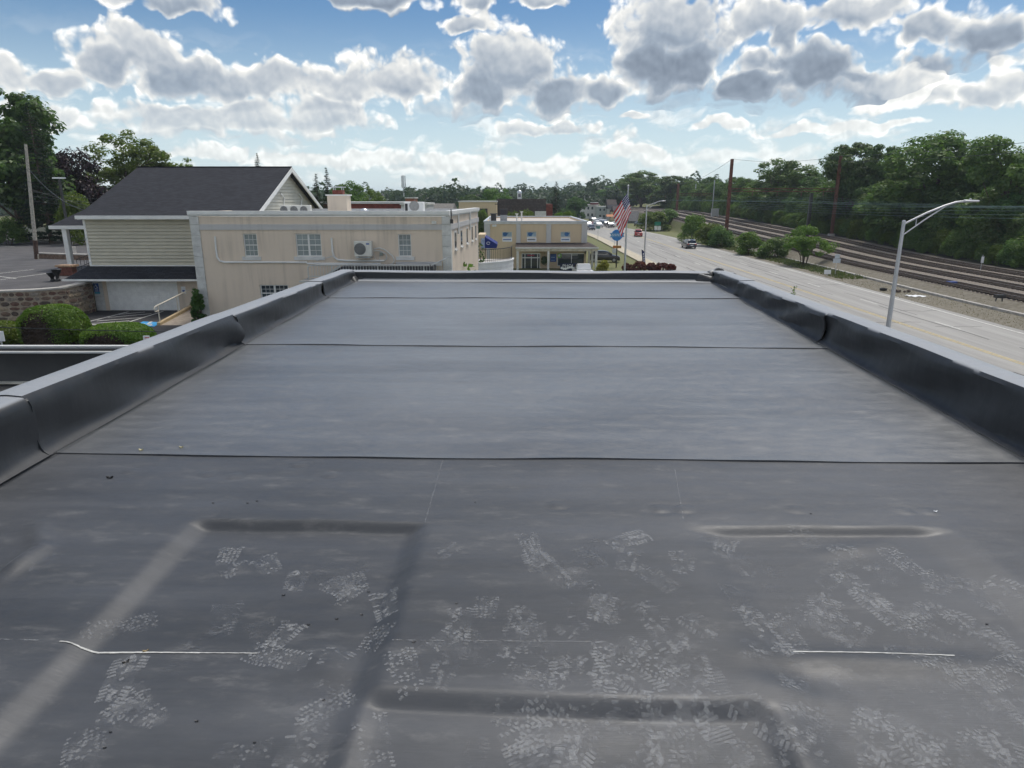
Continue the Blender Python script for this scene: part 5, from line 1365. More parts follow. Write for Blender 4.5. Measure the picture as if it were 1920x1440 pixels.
def tree_proto(name, label, m, H, W, seed, n_cl=90, per=90, leaf=.30, base=.22, shape='round', trunk_r=None, clump=.16, gap=0.0, group=None, flat=.75):
    """deciduous tree: tapered trunk, limbs to the clumps, leaf clumps through the crown"""
    rng = np.random.RandomState(seed)
    t = thing(name, label, 'tree', (0, 0, 0), 0, group, local=True)
    cz = H * (base + (1 - base) / 2); rz = H * (1 - base) / 2; rx = W / 2
    # a few big boughs give the outline its lobes
    nb = 11
    lobes = []
    for i in range(nb):
        a = i * 2.4 + rng.uniform(-.4, .4); e = -.95 + 1.75 * ((i * 0.618) % 1.0)
        lobes.append((np.array([math.cos(a) * rx * .52 * rng.uniform(.7, 1.1), math.sin(a) * rx * .52 * rng.uniform(.7, 1.1), cz + rz * .55 * e]), rx * rng.uniform(.42, .60)))
    lobes.append((np.array([0, 0, cz + rz * .45]), rx * .55))
    cl = []
    while len(cl) < n_cl:
        c, r = lobes[rng.randint(len(lobes))]
        d = rng.normal(size=3); d /= np.linalg.norm(d); p = c + d * np.array([1, 1, flat]) * r * rng.uniform(.55, 1.0) ** .6
        if p[2] < H * base * .8 or p[2] > H: continue
        if gap and rng.rand() < gap * (1 if p[2] < cz else .6): continue
        cl.append(p)
    cl = np.array(cl); rc = W * clump
    C = []; NN = []; S = []
    for p in cl:
        k = int(per * rng.uniform(.6, 1.4)); d = rng.normal(size=(k, 3)); d /= np.linalg.norm(d, axis=1, keepdims=True)
        rr = rng.uniform(.25, 1, size=(k, 1)) ** .5 * rc * rng.uniform(.7, 1.25)
        pts = p + d * rr * np.array([1, 1, .62]); C.append(pts)
        NN.append(d * 1.0 + np.array([0, 0, .6]) + rng.normal(size=(k, 3)) * .30); S.append(rng.uniform(.55, 1.15, size=k) * leaf)
    C = np.concatenate(C); NN = np.concatenate(NN); S = np.concatenate(S)
    keep = C[:, 2] > H * base * .55; 
    link('crown', quads('crown', C[keep], NN[keep], S[keep], m, rng=rng), t)
    tr = MB(); r0 = trunk_r or H * .018
    top = Vector((rng.uniform(-.03, .03) * H, rng.uniform(-.03, .03) * H, H * .72))
    tr.tube([(0, 0, -.6), (0, 0, H * .03), Vector((0, 0, H * .2)) + top * .02, Vector((0, 0, H * .4)) + top * .1, top], [r0 * 1.5, r0 * 1.1, r0 * .95, r0 * .7, r0 * .15], 8)
    for i in range(0, n_cl, max(1, n_cl // 22)):
        p = Vector(cl[i]); h0 = H * (base * .6 + .35 * rng.rand()); s_ = Vector((0, 0, h0)) + top * (.1 * h0 / H)
        mid = s_ + (p - s_) * .5 + Vector((0, 0, .05 * H)); tr.tube([s_, mid, p], [r0 * .42, r0 * .25, r0 * .06], 5)
    tr.build('trunk', BARK, t, smooth=True, recalc=False)
    return t
def conifer_proto(name, label, m, H, W, seed, tiers=16, leaf=.28, per=70, group=None, droop=.18):
    rng = np.random.RandomState(seed); t = thing(name, label, 'tree', (0, 0, 0), 0, group, local=True)
    C = []; NN = []; S = []; br = MB()
    for k in range(tiers):
        f = k / (tiers - 1); z = H * (.06 + .92 * f ** .9); R = W / 2 * (1 - f) ** .85 * rng.uniform(.85, 1.1) + .12
        for j in range(max(4, int(9 * (1 - f * .5)))):
            a = rng.uniform(0, 6.28); L = R * rng.uniform(.7, 1.1); n = int(per * (L / (W / 2)) + 10)
            s = rng.uniform(.12, 1, n) ** .7; off = rng.normal(size=(n, 3)) * np.array([.16, .16, .09]) * (W / 6) * (.4 + .6 * s[:, None])
            pts = np.stack([np.cos(a) * s * L, np.sin(a) * s * L, z - droop * s ** 1.5 * L + .10 * s * L], 1) + off; C.append(pts)
            NN.append(np.array([0, 0, 1.0]) + rng.normal(size=(n, 3)) * .8); S.append(rng.uniform(.5, 1.1, n) * leaf * (1 - .45 * f))
            br.tube([(0, 0, z), (math.cos(a) * L * .85, math.sin(a) * L * .85, z - droop * L * .7)], [.04 + .01 * (1 - f), .01], 4, caps=False)
    link('crown', quads('crown', np.concatenate(C), np.concatenate(NN), np.concatenate(S), m, aspect=.4, rng=rng), t)
    br.tube([(0, 0, -.5), (0, 0, H * .4), (0, 0, H * .98)], [H * .016, H * .010, .01], 8); br.build('trunk', BARK, t, recalc=False)
    return t
def shrub_proto(name, label, m, H, W, seed, n_cl=26, per=110, leaf=.16, group=None, cat='shrub', stems=6):
    rng = np.random.RandomState(seed); t = thing(name, label, cat, (0, 0, 0), 0, group, local=True)
    C = []; NN = []; S = []; st = MB()
    for i in range(n_cl):
        a = rng.uniform(0, 6.28); e = rng.uniform(.0, 1.0) ** .8; rad = W / 2 * math.sqrt(max(0.05, 1 - (e * .92) ** 2)) * rng.uniform(.55, .95) * .8
        p = np.array([math.cos(a) * rad, math.sin(a) * rad, H * (.12 + .72 * e) * rng.uniform(.85, 1.08)])
        k = int(per * rng.uniform(.6, 1.4)); d = rng.normal(size=(k, 3)); d /= np.linalg.norm(d, axis=1, keepdims=True); rc = min(W, H) * .20 * rng.uniform(.7, 1.3)
        C.append(p + d * rc * rng.uniform(.3, 1, (k, 1)) ** .5 * np.array([1, 1, .8])); NN.append(d * .7 + np.array([0, 0, .7]) + rng.normal(size=(k, 3)) * .5); S.append(rng.uniform(.55, 1.15, k) * leaf)
        if i < stems: st.tube([(0.1 * math.cos(a), .1 * math.sin(a), -.3), tuple(p * .5 + np.array([0, 0, .1])), tuple(p)], [.05, .035, .01], 5, caps=False)
    C = np.concatenate(C); C[:, 2] = np.maximum(C[:, 2], .03)
    link('foliage', quads('foliage', C, np.concatenate(NN), np.concatenate(S), m, rng=rng), t)
    st.build('stem', BARK, t, recalc=False)
    return t
def put(proto, used, px, py_top, d, hp, label=None, rz=None, z=None, wpx=None, wp=None, group=None, X=None):
    """place a copy so that its top stands at the pixel (px, py_top) at depth d; hp = prototype height, wp its width"""
    Yd_ = (d - 0) / _cp; p = atY(px, py_top, Yd_)
    x = p.x if X is None else X
    gz = ground_z(x, Yd_) if z is None else z
    s = (p.z - gz) / hp * 1.06; sxy = s if wpx is None else (wpx * d / FPX) / wp
    rz = rz if rz is not None else (px * 1.7) % 6.28
    if not used: used.append(1); o = proto; o.location = (x, Yd_, gz); o.rotation_euler = (0, 0, rz); o.scale = (sxy, sxy, s)
    else: o = dup(proto, (x, Yd_, gz), rz, scale=(sxy, sxy, s))
    if label: o['label'] = label
    if group: o['group'] = group
    return o
TA = tree_proto('broadleaf_tree', 'x', LF_MID, 18, 15, 1, n_cl=210, per=110, leaf=.29, base=.03, clump=.095)
TB = tree_proto('broadleaf_tree', 'x', LF_MID, 18, 13, 2, n_cl=180, per=110, leaf=.28, base=.05, clump=.10)
TC = tree_proto('broadleaf_tree', 'x', LF_DARK, 18, 14, 3, n_cl=230, per=110, leaf=.30, base=.0, clump=.10)
TL = tree_proto('airy_tree', 'x', LF_LIGHT, 15, 11, 8, n_cl=210, per=60, leaf=.19, base=.22, clump=.075, gap=.12)
TP = tree_proto('purple_beech', 'x', LF_PURPLE, 14, 13, 12, n_cl=170, per=130, leaf=.26, base=.03, clump=.11)
CO = conifer_proto('conifer', 'x', LF_CONIF, 14, 6, 5, tiers=40, leaf=.20, per=60)
SB = shrub_proto('bright_shrub', 'x', LF_BRIGHT, 5, 6, 21, n_cl=46, per=170, leaf=.17)
SD = shrub_proto('dark_shrub', 'x', LF_MID, 5, 6, 22, n_cl=46, per=160, leaf=.18)
uA, uB, uC, uL, uP, uCO, uSB, uSD = [], [], [], [], [], [], [], []
# left side
put(TC, uC, -14, 146, 84, 18, 'tall dark tree at the left edge behind the car park', wpx=270, wp=14)
put(TC, uC, 74, 262, 88, 18, 'dark lower tree filling the gap behind the leaning pole', wpx=90, wp=14)
put(CO, uCO, 52, 205, 78, 14, 'dark drooping conifer behind the leaning utility pole', wpx=110, wp=6)
put(TB, uB, 60, 262, 90, 18, 'mid green tree behind the dark drooping conifer', wpx=70, wp=13)
put(TP, uP, 138, 276, 86, 14, 'dark purple leaved beech behind the car park lamp', wpx=125, wp=13)
put(TL, uL, 228, 244, 94, 15, 'airy light green tree rising behind the charcoal roof', wpx=185, wp=11)
put(TL, uL, 352, 298, 98, 15, 'pale green tree top just showing above the roof ridge', wpx=110, wp=11)
put(SB, uSB, 132, 360, 76, 5, 'light green bushy tree behind the porch roof', wpx=75, wp=6, z=4.6)
put(SD, uSD, 8, 408, 76, 5, 'rounded dark green shrub at the left end of the fence', wpx=80, wp=6, z=4.75)
put(CO, uCO, 482, 294, 122, 14, 'conifer tip poking above the middle of the ridge', wpx=40, wp=6)
put(CO, uCO, 592, 333, 82, 14, 'left of two dark conifers right of the gable', wpx=50, wp=6)
put(CO, uCO, 612, 322, 84, 14, 'taller right of two dark conifers behind the chimney', wpx=48, wp=6)
put(TA, uA, 655, 336, 108, 18, 'sunny green tree behind the chimney and brick parapet', wpx=95, wp=15)
put(TL, uL, 690, 350, 112, 15, 'yellow green tree right of the chimney', wpx=60, wp=11)
# middle distance
put(TB, uB, 936, 344, 185, 18, 'round yellow green tree behind the tan flat building', wpx=66, wp=13)
put(CO, uCO, 1043, 345, 168, 14, 'wide dark cedar right of the cupola roof', wpx=46, wp=6)
put(TC, uC, 882, 362, 230, 18, 'dark tree left of the round yellow green tree', wpx=60, wp=14)
put(TC, uC, 1078, 366, 240, 18, 'dark tree beyond the cedar beside the street', wpx=50, wp=14)
for i, (px, py, w) in enumerate(((906, 392, 30), (962, 396, 40), (985, 393, 44), (1050, 397, 34), (1068, 395, 36))):
    put(SB, uSB, px, py, 128, 5, 'bright shrub behind the shop roof, number %s from the left' % ('one', 'two', 'three', 'four', 'five')[i], wpx=w * 1.2, wp=6, group='shrubs behind the shop roof')
# wood behind the railway
right = [(TB, uB, 13, 18, 1915, 226, 96, 170, 'tall light tree cut by the right edge of the picture'), (TA, uA, 15, 18, 1775, 240, 112, 235, 'largest broad tree behind the railway, right of the near lamp'),
         (TC, uC, 14, 18, 1605, 258, 136, 135, 'left half of the twin topped tree behind the rusty far pole'), (TC, uC, 14, 18, 1655, 262, 132, 130, 'right half of the twin topped tree behind the rusty far pole'),
         (TA, uA, 15, 18, 1462, 294, 176, 135, 'rounded tree between the two tall rusty poles'), (TB, uB, 13, 18, 1522, 316, 225, 70, 'hazy tree behind the gap between two larger trees'),
         (TA, uA, 15, 18, 1392, 330, 205, 70, 'tree just right of the near rusty pole'), (TB, uB, 13, 18, 1330, 340, 236, 70, 'tree behind the far gantry beam'),
         (TC, uC, 14, 18, 1262, 326, 285, 95, 'dark tree right of the tall street trees'), (TA, uA, 15, 18, 1205, 318, 310, 110, 'tall tree behind the flag'),
         (TB, uB, 13, 18, 1160, 344, 350, 80, 'lower tree left of the flag behind the shops'), (TC, uC, 14, 18, 1850, 300, 104, 130, 'dark tree between the largest tree and the right edge'),
         (TC, uC, 14, 18, 1705, 330, 122, 110, 'dark lower tree below the largest broad tree'), (TC, uC, 14, 18, 1560, 335, 150, 90, 'dark lower tree left of the rusty far pole'),
         (TB, uB, 13, 18, 1430, 350, 190, 70, 'lower tree behind the rusty gantry beam'), (TB, uB, 13, 18, 1300, 348, 262, 60, 'lower tree behind the far rusty gantry')]
for (pr_, us_, wp_, hp_, px, py, d, w, lab) in right: put(pr_, us_, px, py, d, hp_, lab, wpx=w, wp=wp_)
rr = random.Random(9)
y = 52.0; k = 0
while y < 330:
    x = rr.uniform(69.5, 72); h = rr.uniform(6.5, 10.5) if k % 2 else rr.uniform(9, 13)
    o = dup((TC, TA, TB)[k % 3], (x, y, ground_z(x, y) - .3), rr.uniform(0, 6), 'tree of the dense wood lining the far side of the railway', (h / 16, h / 16, h / 18), 'trees lining the railway'); k += 1
    o = dup(TC, (x + rr.uniform(6, 10), y + 2, ground_z(x, y) - .3), rr.uniform(0, 6), 'tree of the dense wood lining the far side of the railway', (h / 15, h / 15, h / 18), 'trees lining the railway')
    y += rr.uniform(4.0, 6.0)
y = 48.0
while y < 300:
    x = rr.uniform(64.6, 66.2); s = rr.uniform(.35, .8)
    dup(SD if rr.random() < .62 else SB, (x, y, ground_z(x, y) - .1), rr.uniform(0, 6), 'shrub along the foot of the wood beyond the tracks', (s * .9, s * .9, s), 'shrubs along the railway wood'); y += rr.uniform(1.2, 2.6)
y = 46.0
while y < 300:
    x = rr.uniform(67.0, 69.5); s = rr.uniform(.7, 1.3)
    dup(SD, (x, y, ground_z(x, y) - .1), rr.uniform(0, 6), 'shrub along the foot of the wood beyond the tracks', (s, s, s), 'shrubs along the railway wood'); y += rr.uniform(3.0, 5.0)
# shrubs between street and railway
for (pr_, us_, px, py, d, w, hp_, lab) in [(SB, uSB, 1228, 396, 188, 62, 5, 'bright rounded shrub behind the green road sign'), (SD, uSD, 1252, 392, 192, 44, 5, 'dark shrub right of the green road sign'),
        (SB, uSB, 1304, 402, 140, 52, 5, 'tall bright shrub beside the dark car on the street'), (SB, uSB, 1332, 418, 132, 58, 5, 'broad light shrub at the foot of the near rusty pole'), (SD, uSD, 1354, 424, 128, 52, 5, 'darker shrub directly before the near rusty pole'),
        (SB, uSB, 1408, 434, 112, 50, 5, 'bright shrub between the two roadside clumps'), (SD, uSD, 1452, 446, 106, 58, 5, 'low dark leaning shrub left of the multi stemmed tree')]:
    put(pr_, us_, px, py, d, hp_, lab, wpx=w * 1.15, wp=6)
MS = tree_proto('multi_stem_tree', 'small multi stemmed green tree on the verge left of the lamp post', LF_BRIGHT, 5.6, 6.6, 31, n_cl=80, per=110, leaf=.15, base=.26, clump=.11, trunk_r=.07)
Yd_ = 95 / _cp; p = atY(1515, 424, Yd_); gz = ground_z(p.x, Yd_); MS.location = (p.x, Yd_, gz); MS.scale = (1.0, 1.0, (p.z - gz) / 5.6)
st = MB()
for k in range(5):
    a = k * 1.3; st.tube([(.25 * math.cos(a), .25 * math.sin(a), -.2), (.6 * math.cos(a), .6 * math.sin(a), 1.4), (1.5 * math.cos(a), 1.5 * math.sin(a), 3.0)], [.08, .06, .03], 6, caps=False)
st.build('stem', BARK, MS, recalc=False)
# verge grass tufts beside the shoulder
rng = np.random.RandomState(4)
def grass_stuff(name, n, xf, yf, zf, h, m, label):
    xs = xf(n); ys = yf(n); zs = np.array([zf(a, b) for a, b in zip(xs, ys)])
    C = np.stack([xs, ys, zs + h * .4], 1); NN = rng.normal(size=(n, 3)) * np.array([1, 1, .25])
    me = bpy.data.meshes.new(name); hh = rng.uniform(.5, 1.2, n) * h; a = rng.uniform(0, 6.28, n); w = hh * .35
    v = np.empty((n, 3, 3)); b = np.stack([xs, ys, zs - .02], 1); t_ = np.stack([np.cos(a), np.sin(a), 0 * a], 1)
    v[:, 0] = b - t_ * w[:, None]; v[:, 1] = b + t_ * w[:, None]; v[:, 2] = b + np.stack([rng.normal(size=n) * hh * .4, rng.normal(size=n) * hh * .4, hh], 1)
    me.vertices.add(n * 3); me.vertices.foreach_set('co', v.reshape(-1)); me.loops.add(n * 3); me.loops.foreach_set('vertex_index', np.arange(n * 3, dtype=np.int32))
    me.polygons.add(n); me.polygons.foreach_set('loop_start', np.arange(0, n * 3, 3, dtype=np.int32)); me.materials.append(m); me.update()
    return stuff(link(name, me), label, 'grass')
GRASSLEAF = leaf_mat('grass_blade', (0.06, 0.085, 0.025), (0.17, 0.17, 0.07), .3)
grass_stuff('verge_grass', 5200, lambda n: EDGE_X + 1.8 + 4.0 * rng.beta(1.6, 1.6, n), lambda n: 82 + 70 * rng.beta(1.2, 1.6, n), ground_z, .34, GRASSLEAF, 'ragged green grass on the verge between street and railway')
grass_stuff('dry_weeds', 9000, lambda n: EDGE_X + 1.2 + 6.8 * rng.beta(1.1, 1.8, n) + .5 * np.sin(np.arange(n)), lambda n: 22 + 68 * rng.rand(n), ground_z, .10, DRYG, 'thin dry weeds on the gravel beside the ballast')
# low shrubs by the shop forecourt
def lowshrub(name, label, m, px, py_top, Y, wpx, seed, gz=None, leaf=.10, group=None, hp=None):
    p = atY(px, py_top, Y); g0 = ground_z(p.x, Y) if gz is None else gz; H = p.z - g0; W = wpx * Y * _cp / FPX
    t = shrub_proto(name, label, m, H, W, seed, n_cl=30, per=110, leaf=leaf, group=group); t.location = (p.x, Y, g0); return t
for i, (px, py, w) in enumerate(((1178, 493, 34), (1200, 489, 36), (1222, 491, 30), (1242, 490, 34), (1260, 494, 22))):
    lowshrub('red_shrub', 'red leaved barberry shrub by the flagpole, number %s from the left' % ('one', 'two', 'three', 'four', 'five')[i], LF_RED, px, py, 91, w, 50 + i, group='red shrubs by the flagpole')
lowshrub('yellow_shrub', 'yellow green shrub beside the white pickup', LF_YELLOW, 1131, 486, 84, 30, 61)
lowshrub('corner_bush', 'narrow dark bush at the left corner of the stucco building', LF_DARK, 366, 538, 38.0, 30, 63, gz=GZ, leaf=.09)
nn = 500; d_ = rng.normal(size=(nn, 3)); d_ /= np.linalg.norm(d_, axis=1, keepdims=True)
link('foliage', quads('foliage', d_ * rng.uniform(.3, 1, (nn, 1)) * np.array([.55, .55, .7]) + np.array([0, 0, .4]), d_, .12, LF_DARK, rng=rng), hb)
MB().tube([(hb.location.x, hb.location.y, hb.location.z + .3), (hb.location.x, hb.location.y, hb.location.z + 1.6)], .012, 5).build('chain', BLACK, hb)
# clipped yew hedges: green shell, bare brown heart where it was cut back
def clipped(label, px0, px1, py_top, Y, seed, heart):
    a, b = atY(px0, 640, Y), atY(px1, 640, Y); top = atY((px0 + px1) / 2, py_top, Y).z; cx = (a.x + b.x) / 2; W = b.x - a.x; H = top - GZ
    t = thing('clipped_hedge', label, 'hedge', (cx, Y, GZ), 0, None, local=True); rg = np.random.RandomState(seed)
    n = 15000; d = rg.normal(size=(n, 3)); d[:, 2] = np.abs(d[:, 2]) * 1.0 - .25; d /= np.linalg.norm(d, axis=1, keepdims=True)
    e = .78; sgn = np.sign(d) * np.abs(d) ** e; r = rg.uniform(.93, 1.02, (n, 1)) + .02 * np.sin(d[:, :1] * 9 + d[:, 2:] * 7)
    P = sgn * r * np.array([W / 2, W / 2 * .8, H * .62]) ; P[:, 2] += H * .38
    hx_, hz_, hw, hh = heart
    inside = (((P[:, 0] / (W / 2) - hx_) / hw) ** 2 + ((P[:, 2] / H - hz_) / hh) ** 2 < 1 + .25 * rg.normal(size=n)) & (P[:, 1] < 0)
    ok = (P[:, 2] > .0) & ~inside
    link('foliage', quads('foliage', P[ok], d[ok] * .9 + rg.normal(size=(ok.sum(), 3)) * .55, rg.uniform(.035, .07, ok.sum()), LF_BRIGHT, aspect=.5, rng=rg), t)
    k = inside & (P[:, 2] > 0)
    Q = P[k] * np.array([.93, .93, .97])
    link('bare_twigs', quads('bare_twigs', Q, d[k] + rg.normal(size=(k.sum(), 3)) * .9, rg.uniform(.05, .12, k.sum()), TWIG, aspect=.12, rng=rg), t)
    core = MB(); rows_ = []
    for i in range(9):
        ph = math.pi / 2 * i / 8
        rows_.append([(math.copysign(abs(math.cos(ph) * math.cos(q)) ** e, math.cos(q)) * W / 2 * .90, math.copysign(abs(math.cos(ph) * math.sin(q)) ** e, math.sin(q)) * W / 2 * .8 * .90, H * .38 + math.sin(ph) ** e * H * .62 * .92 if i else 0) for q in [2 * math.pi * j / 20 for j in range(21)]])
    core.sheet(rows_).build('inner_branches', TWIG, t, smooth=True)
    return t
clipped('rounded ball of clipped yew hedge with bare brown front patch', 50, 164, 572, 32.6, 1, (-.15, .30, .62, .58))
clipped('low spreading clipped hedge before the blue parking bay', 162, 284, 607, 32.2, 2, (-.05, .35, .72, .42))
clipped('low clipped hedge cut by the left edge of the picture', -70, 46, 604, 33.0, 3, (.1, .2, .5, .3))
# far wood on the horizon: one mass
C = []; NN = []; S = []
for i in range(760):
    x = rng.uniform(-330, 60) if i < 560 else rng.uniform(60, 330); y = rng.uniform(300, 560) if x < 5 else rng.uniform(345, 600)
    if 0 < x < 62 and y < 345: continue
    H = rng.uniform(6.5, 12) + (4 if rng.rand() < .12 else 0) + (y - 300) * .010; W = rng.uniform(9, 17); k = 260
    d = rng.normal(size=(k, 3)); d /= np.linalg.norm(d, axis=1, keepdims=True); lump = 1 + .22 * np.sin(d[:, :1] * 7 + i) * np.cos(d[:, 2:] * 6 + i)
    P = d * lump * np.array([W / 2, W / 2, H * .5]) + np.array([x, y, ground_z(x, y) + H * .5]); C.append(P); NN.append(d + np.array([0, 0, .6]) + rng.normal(size=(k, 3)) * .5); S.append(rng.uniform(.7, 1.5, k))
stuff(link('distant_wood', quads('distant_wood', np.concatenate(C), np.concatenate(NN), np.concatenate(S), LF_FAR, rng=rng)), 'distant dark wood along the horizon behind the town', 'wood')
# little plants on the building edge
def sapling(label, px, py, Y, h, m, seed):
    p = atY(px, py, Y); t = thing('sapling', label, 'plant', (p.x, Y, p.z - h), 0, None, local=True); rg = np.random.RandomState(seed); n = 46
    z = rg.uniform(.25, 1, n) * h; a = rg.uniform(0, 6.28, n); r = h * .16 * rg.uniform(.3, 1, n)
    link('foliage', quads('foliage', np.stack([np.cos(a) * r, np.sin(a) * r, z], 1), rg.normal(size=(n, 3)), h * .06, m, rng=rg), t)
    MB().tube([(0, 0, -.1), (h * .02, 0, h * .5), (0, 0, h)], [.012 * h, .008 * h, .003 * h], 5).build('stem', BARK, t)
sapling('small weed growing up behind the right parapet', 1490, 536, 10.6, .34, LF_BRIGHT, 3)
sapling('young sapling standing before the curved white terrace', 878, 494, 44, 4.2, LF_MID, 4)
sapling('leafy potted shoot on the terrace beside the blue awning', 899, 456, 57.5, 2.6, LF_DARK, 5)

# ------------------------------------------------------------------ street furniture
def street_lamp(label, px, py_top, X, arm_px, arm_dy):
    p = atX(px, py_top, X); gz = road_z(p.y); t = thing('street_lamp', label, 'street lamp', (X, p.y, gz), 0, 'cobra head street lamps')
    LM = mat('lamp_alu', (0.50, 0.51, 0.53), .45, .06, 4.0, metal=.35)
    MB().tube([(X, p.y, gz - .1), (X, p.y, p.z)], .14, 12, .085).lathe([(.26, gz), (.26, gz + .12), (.19, gz + .2), (.15, gz + .6)], (X, p.y, 0), 12).lathe([(.10, p.z), (.06, p.z + .06)], (X, p.y, 0), 12).build('pole', LM, t, smooth=True)
    L = arm_px * p.y * _cp / FPX; dz = arm_dy * p.y * _cp / FPX
    a = [Vector((X + .05, p.y, p.z - .12)), Vector((X + L * .30, p.y, p.z - .12 + (dz + .1) * .48)), Vector((X + L * .55, p.y, p.z - .12 + (dz + .1) * .82)), Vector((X + L * .70, p.y, p.z - .12 + (dz + .1) * .97)), Vector((X + L * .84, p.y, p.z + dz))]
    MB().tube(a, .05, 8).build('arm', LM, t, smooth=True)
    b = [Vector((X + .03, p.y, p.z - .72)), Vector((X + L * .28, p.y, p.z - .40 + (dz + .1) * .40)), Vector((X + L * .58, p.y, p.z - .12 + (dz + .1) * .84))]
    MB().tube(b, .035, 8).bar(a[1] * .55 + a[0] * .45, b[1] * .62 + b[0] * .38, .03).build('brace', LM, t)
    hx0 = X + L * .80; hz0 = p.z + dz
    MB().sheet([[(hx0 + L * .22 * s, p.y + w * math.cos(q) * (.10 + .06 * math.sin(s * 3.14)), hz0 + math.sin(q) * .07 * (1 - .3 * s)) for q in [k * 2 * math.pi / 12 for k in range(13)]] for s, w in ((-.02, .3), (.05, .9), (.3, 1.0), (.7, 1.0), (.95, .7), (1.0, .05))]).build('lamp_head', LM, t, smooth=True)
    MB().lathe([(.05, hz0 + .05), (.05, hz0 + .13), (.02, hz0 + .14)], (hx0 + L * .09, p.y, 0), 10).build('photocell', LM, t)
    return t
street_lamp('near tall grey street lamp right of our roof', 1695, 415, 20.6, 133, 37)
street_lamp('far grey street lamp beside the red shrubs', 1213, 385, 20.6, 34, 8)

# flagpole with hanging flag
YFp = 88.0
fp = thing('flagpole', 'white metal flagpole among the red shrubs before the street', 'flagpole', (atY(1172, 480, YFp).x, YFp, road_z(YFp)))
ftop = atY(1178, 350, YFp); fbx = ftop.x
MB().tube([(fbx, YFp, road_z(YFp) - .1), (fbx, YFp, ftop.z)], .15, 12, .07).lathe([(.10, ftop.z), (.13, ftop.z + .1), (.08, ftop.z + .2), (.01, ftop.z + .24)], (fbx, YFp, 0), 12).build('pole', METAL, fp, smooth=True)
def flag_mat():
    m = bpy.data.materials.new('flag_cloth'); m.use_nodes = True; nt = m.node_tree; b = nt.nodes['Principled BSDF']; b.inputs['Roughness'].default_value = .8
    uv = nt.nodes.new('ShaderNodeUVMap'); s = N(nt, 'ShaderNodeSeparateXYZ', ins={0: uv.outputs[0]})
    stripe = M_(nt, 'GREATER_THAN', M_(nt, 'MODULO', M_(nt, 'MULTIPLY', s.outputs[1], 13.0), 2.0), 1.0)
    c = MIXC(nt, stripe, (0.55, 0.008, 0.02), (0.82, 0.81, 0.80))
    canton = M_(nt, 'MULTIPLY', M_(nt, 'LESS_THAN', s.outputs[0], .4), M_(nt, 'GREATER_THAN', s.outputs[1], 6 / 13.0))
    fx_ = M_(nt, 'MULTIPLY', s.outputs[0], 6 / .4); fy_ = M_(nt, 'MULTIPLY', M_(nt, 'SUBTRACT', s.outputs[1], 6 / 13.0), 5 / (7 / 13.0))
    d = VM_(nt, 'LENGTH', N(nt, 'ShaderNodeCombineXYZ', ins={0: M_(nt, 'SUBTRACT', M_(nt, 'FRACT', fx_), .5), 1: M_(nt, 'SUBTRACT', M_(nt, 'FRACT', fy_), .5)}).outputs[0], out=1)
    cc = MIXC(nt, M_(nt, 'LESS_THAN', d, .26), (0.012, 0.018, 0.11), (0.78, 0.78, 0.78))
    nt.links.new(MIXC(nt, canton, c, cc), b.inputs['Base Color'])
    return m
def flag_pt(s, t):
    """s along the fly, t up the hoist: a limp flag, the fly hanging down in folds (pixel outline of the cloth)"""
    hx_ = 1177.5 + (1 - t) * 6.0; hy_ = 361 + (1 - t) * 38
    # the fly drops below the hoist, gathered
    fx_ = 1152 + (1 - t) * 12 + 14 * math.sin(s * 3 + t * 2) * .15; fy_ = 402 + (1 - t) * 42
    x = hx_ + (fx_ - hx_) * s ** .9; y = hy_ + (fy_ - hy_) * s ** 1.15
    p = atY(x, y, YFp - .15); p.y += .35 * math.sin(s * 11 + t * 4) * s + .12 * math.sin(t * 9)
    return p
ns_, nt_ = 36, 26
vs = [flag_pt(i / ns_, j / nt_) for i in range(ns_ + 1) for j in range(nt_ + 1)]
fs = [[i * (nt_ + 1) + j, (i + 1) * (nt_ + 1) + j, (i + 1) * (nt_ + 1) + j + 1, i * (nt_ + 1) + j + 1] for i in range(ns_) for j in range(nt_)]
me = mesh_from('striped_flag', [tuple(p) for p in vs], fs, flag_mat(), smooth=True)
uvl = me.uv_layers.new(name='UVMap')
for lp in me.loops:
    vi = lp.vertex_index; uvl.data[lp.index].uv = (vi // (nt_ + 1) / ns_, vi % (nt_ + 1) / nt_)
tag(link('striped_flag', me), 'limp american flag of stars and stripes hanging on the flagpole', 'flag')

# oval blue sign on a pole with an orange arrow board
YO = 96.0
so = thing('pole_sign', 'blue oval shop sign with orange arrow board on a black post', 'sign', (atY(1156.5, 490, YO).x, YO, road_z(YO)))
ox = atY(1156.5, 470, YO).x
MB().tube([(ox, YO, road_z(YO) - .1), (ox, YO, atY(1157, 440, YO).z)], .09, 10).build('post', BLACK, so)
c_ = atY(1157, 441, YO - .1); rx_, rz_ = 10.5 * 92.6 / FPX, 10.5 * 92.6 / FPX
ov = MB(); n = 28
ov.prism([(c_.x + rx_ * math.cos(a), YO - .12, c_.z + rz_ * math.sin(a)) for a in [2 * math.pi * k / n for k in range(n)]], (0, .24, 0))
ovo = ov.build('sign_disc', mat('sign_azure', (0.02, 0.20, 0.55), .4, .1), so)
w_ = 14.5 * 92.6 / FPX
MB().prism([(c_.x - w_, YO - .15, c_.z - .30), (c_.x - w_ + .25, YO - .15, c_.z), (c_.x - w_, YO - .15, c_.z + .30), (c_.x + w_, YO - .15, c_.z + .36), (c_.x + w_ - .2, YO - .15, c_.z + .05), (c_.x + w_, YO - .15, c_.z - .24)], (0, .028, 0)).build('ribbon', mat('ribbon_blue', (0.10, 0.30, 0.55), .4), ovo)
mb = MB()
for k in range(7): mb.bar((c_.x - w_ + .35 + k * .22, YO - .16, c_.z - .10 + .03 * (k % 2)), (c_.x - w_ + .45 + k * .22, YO - .16, c_.z + .16), .06, .01, up=(0, 1, 0))
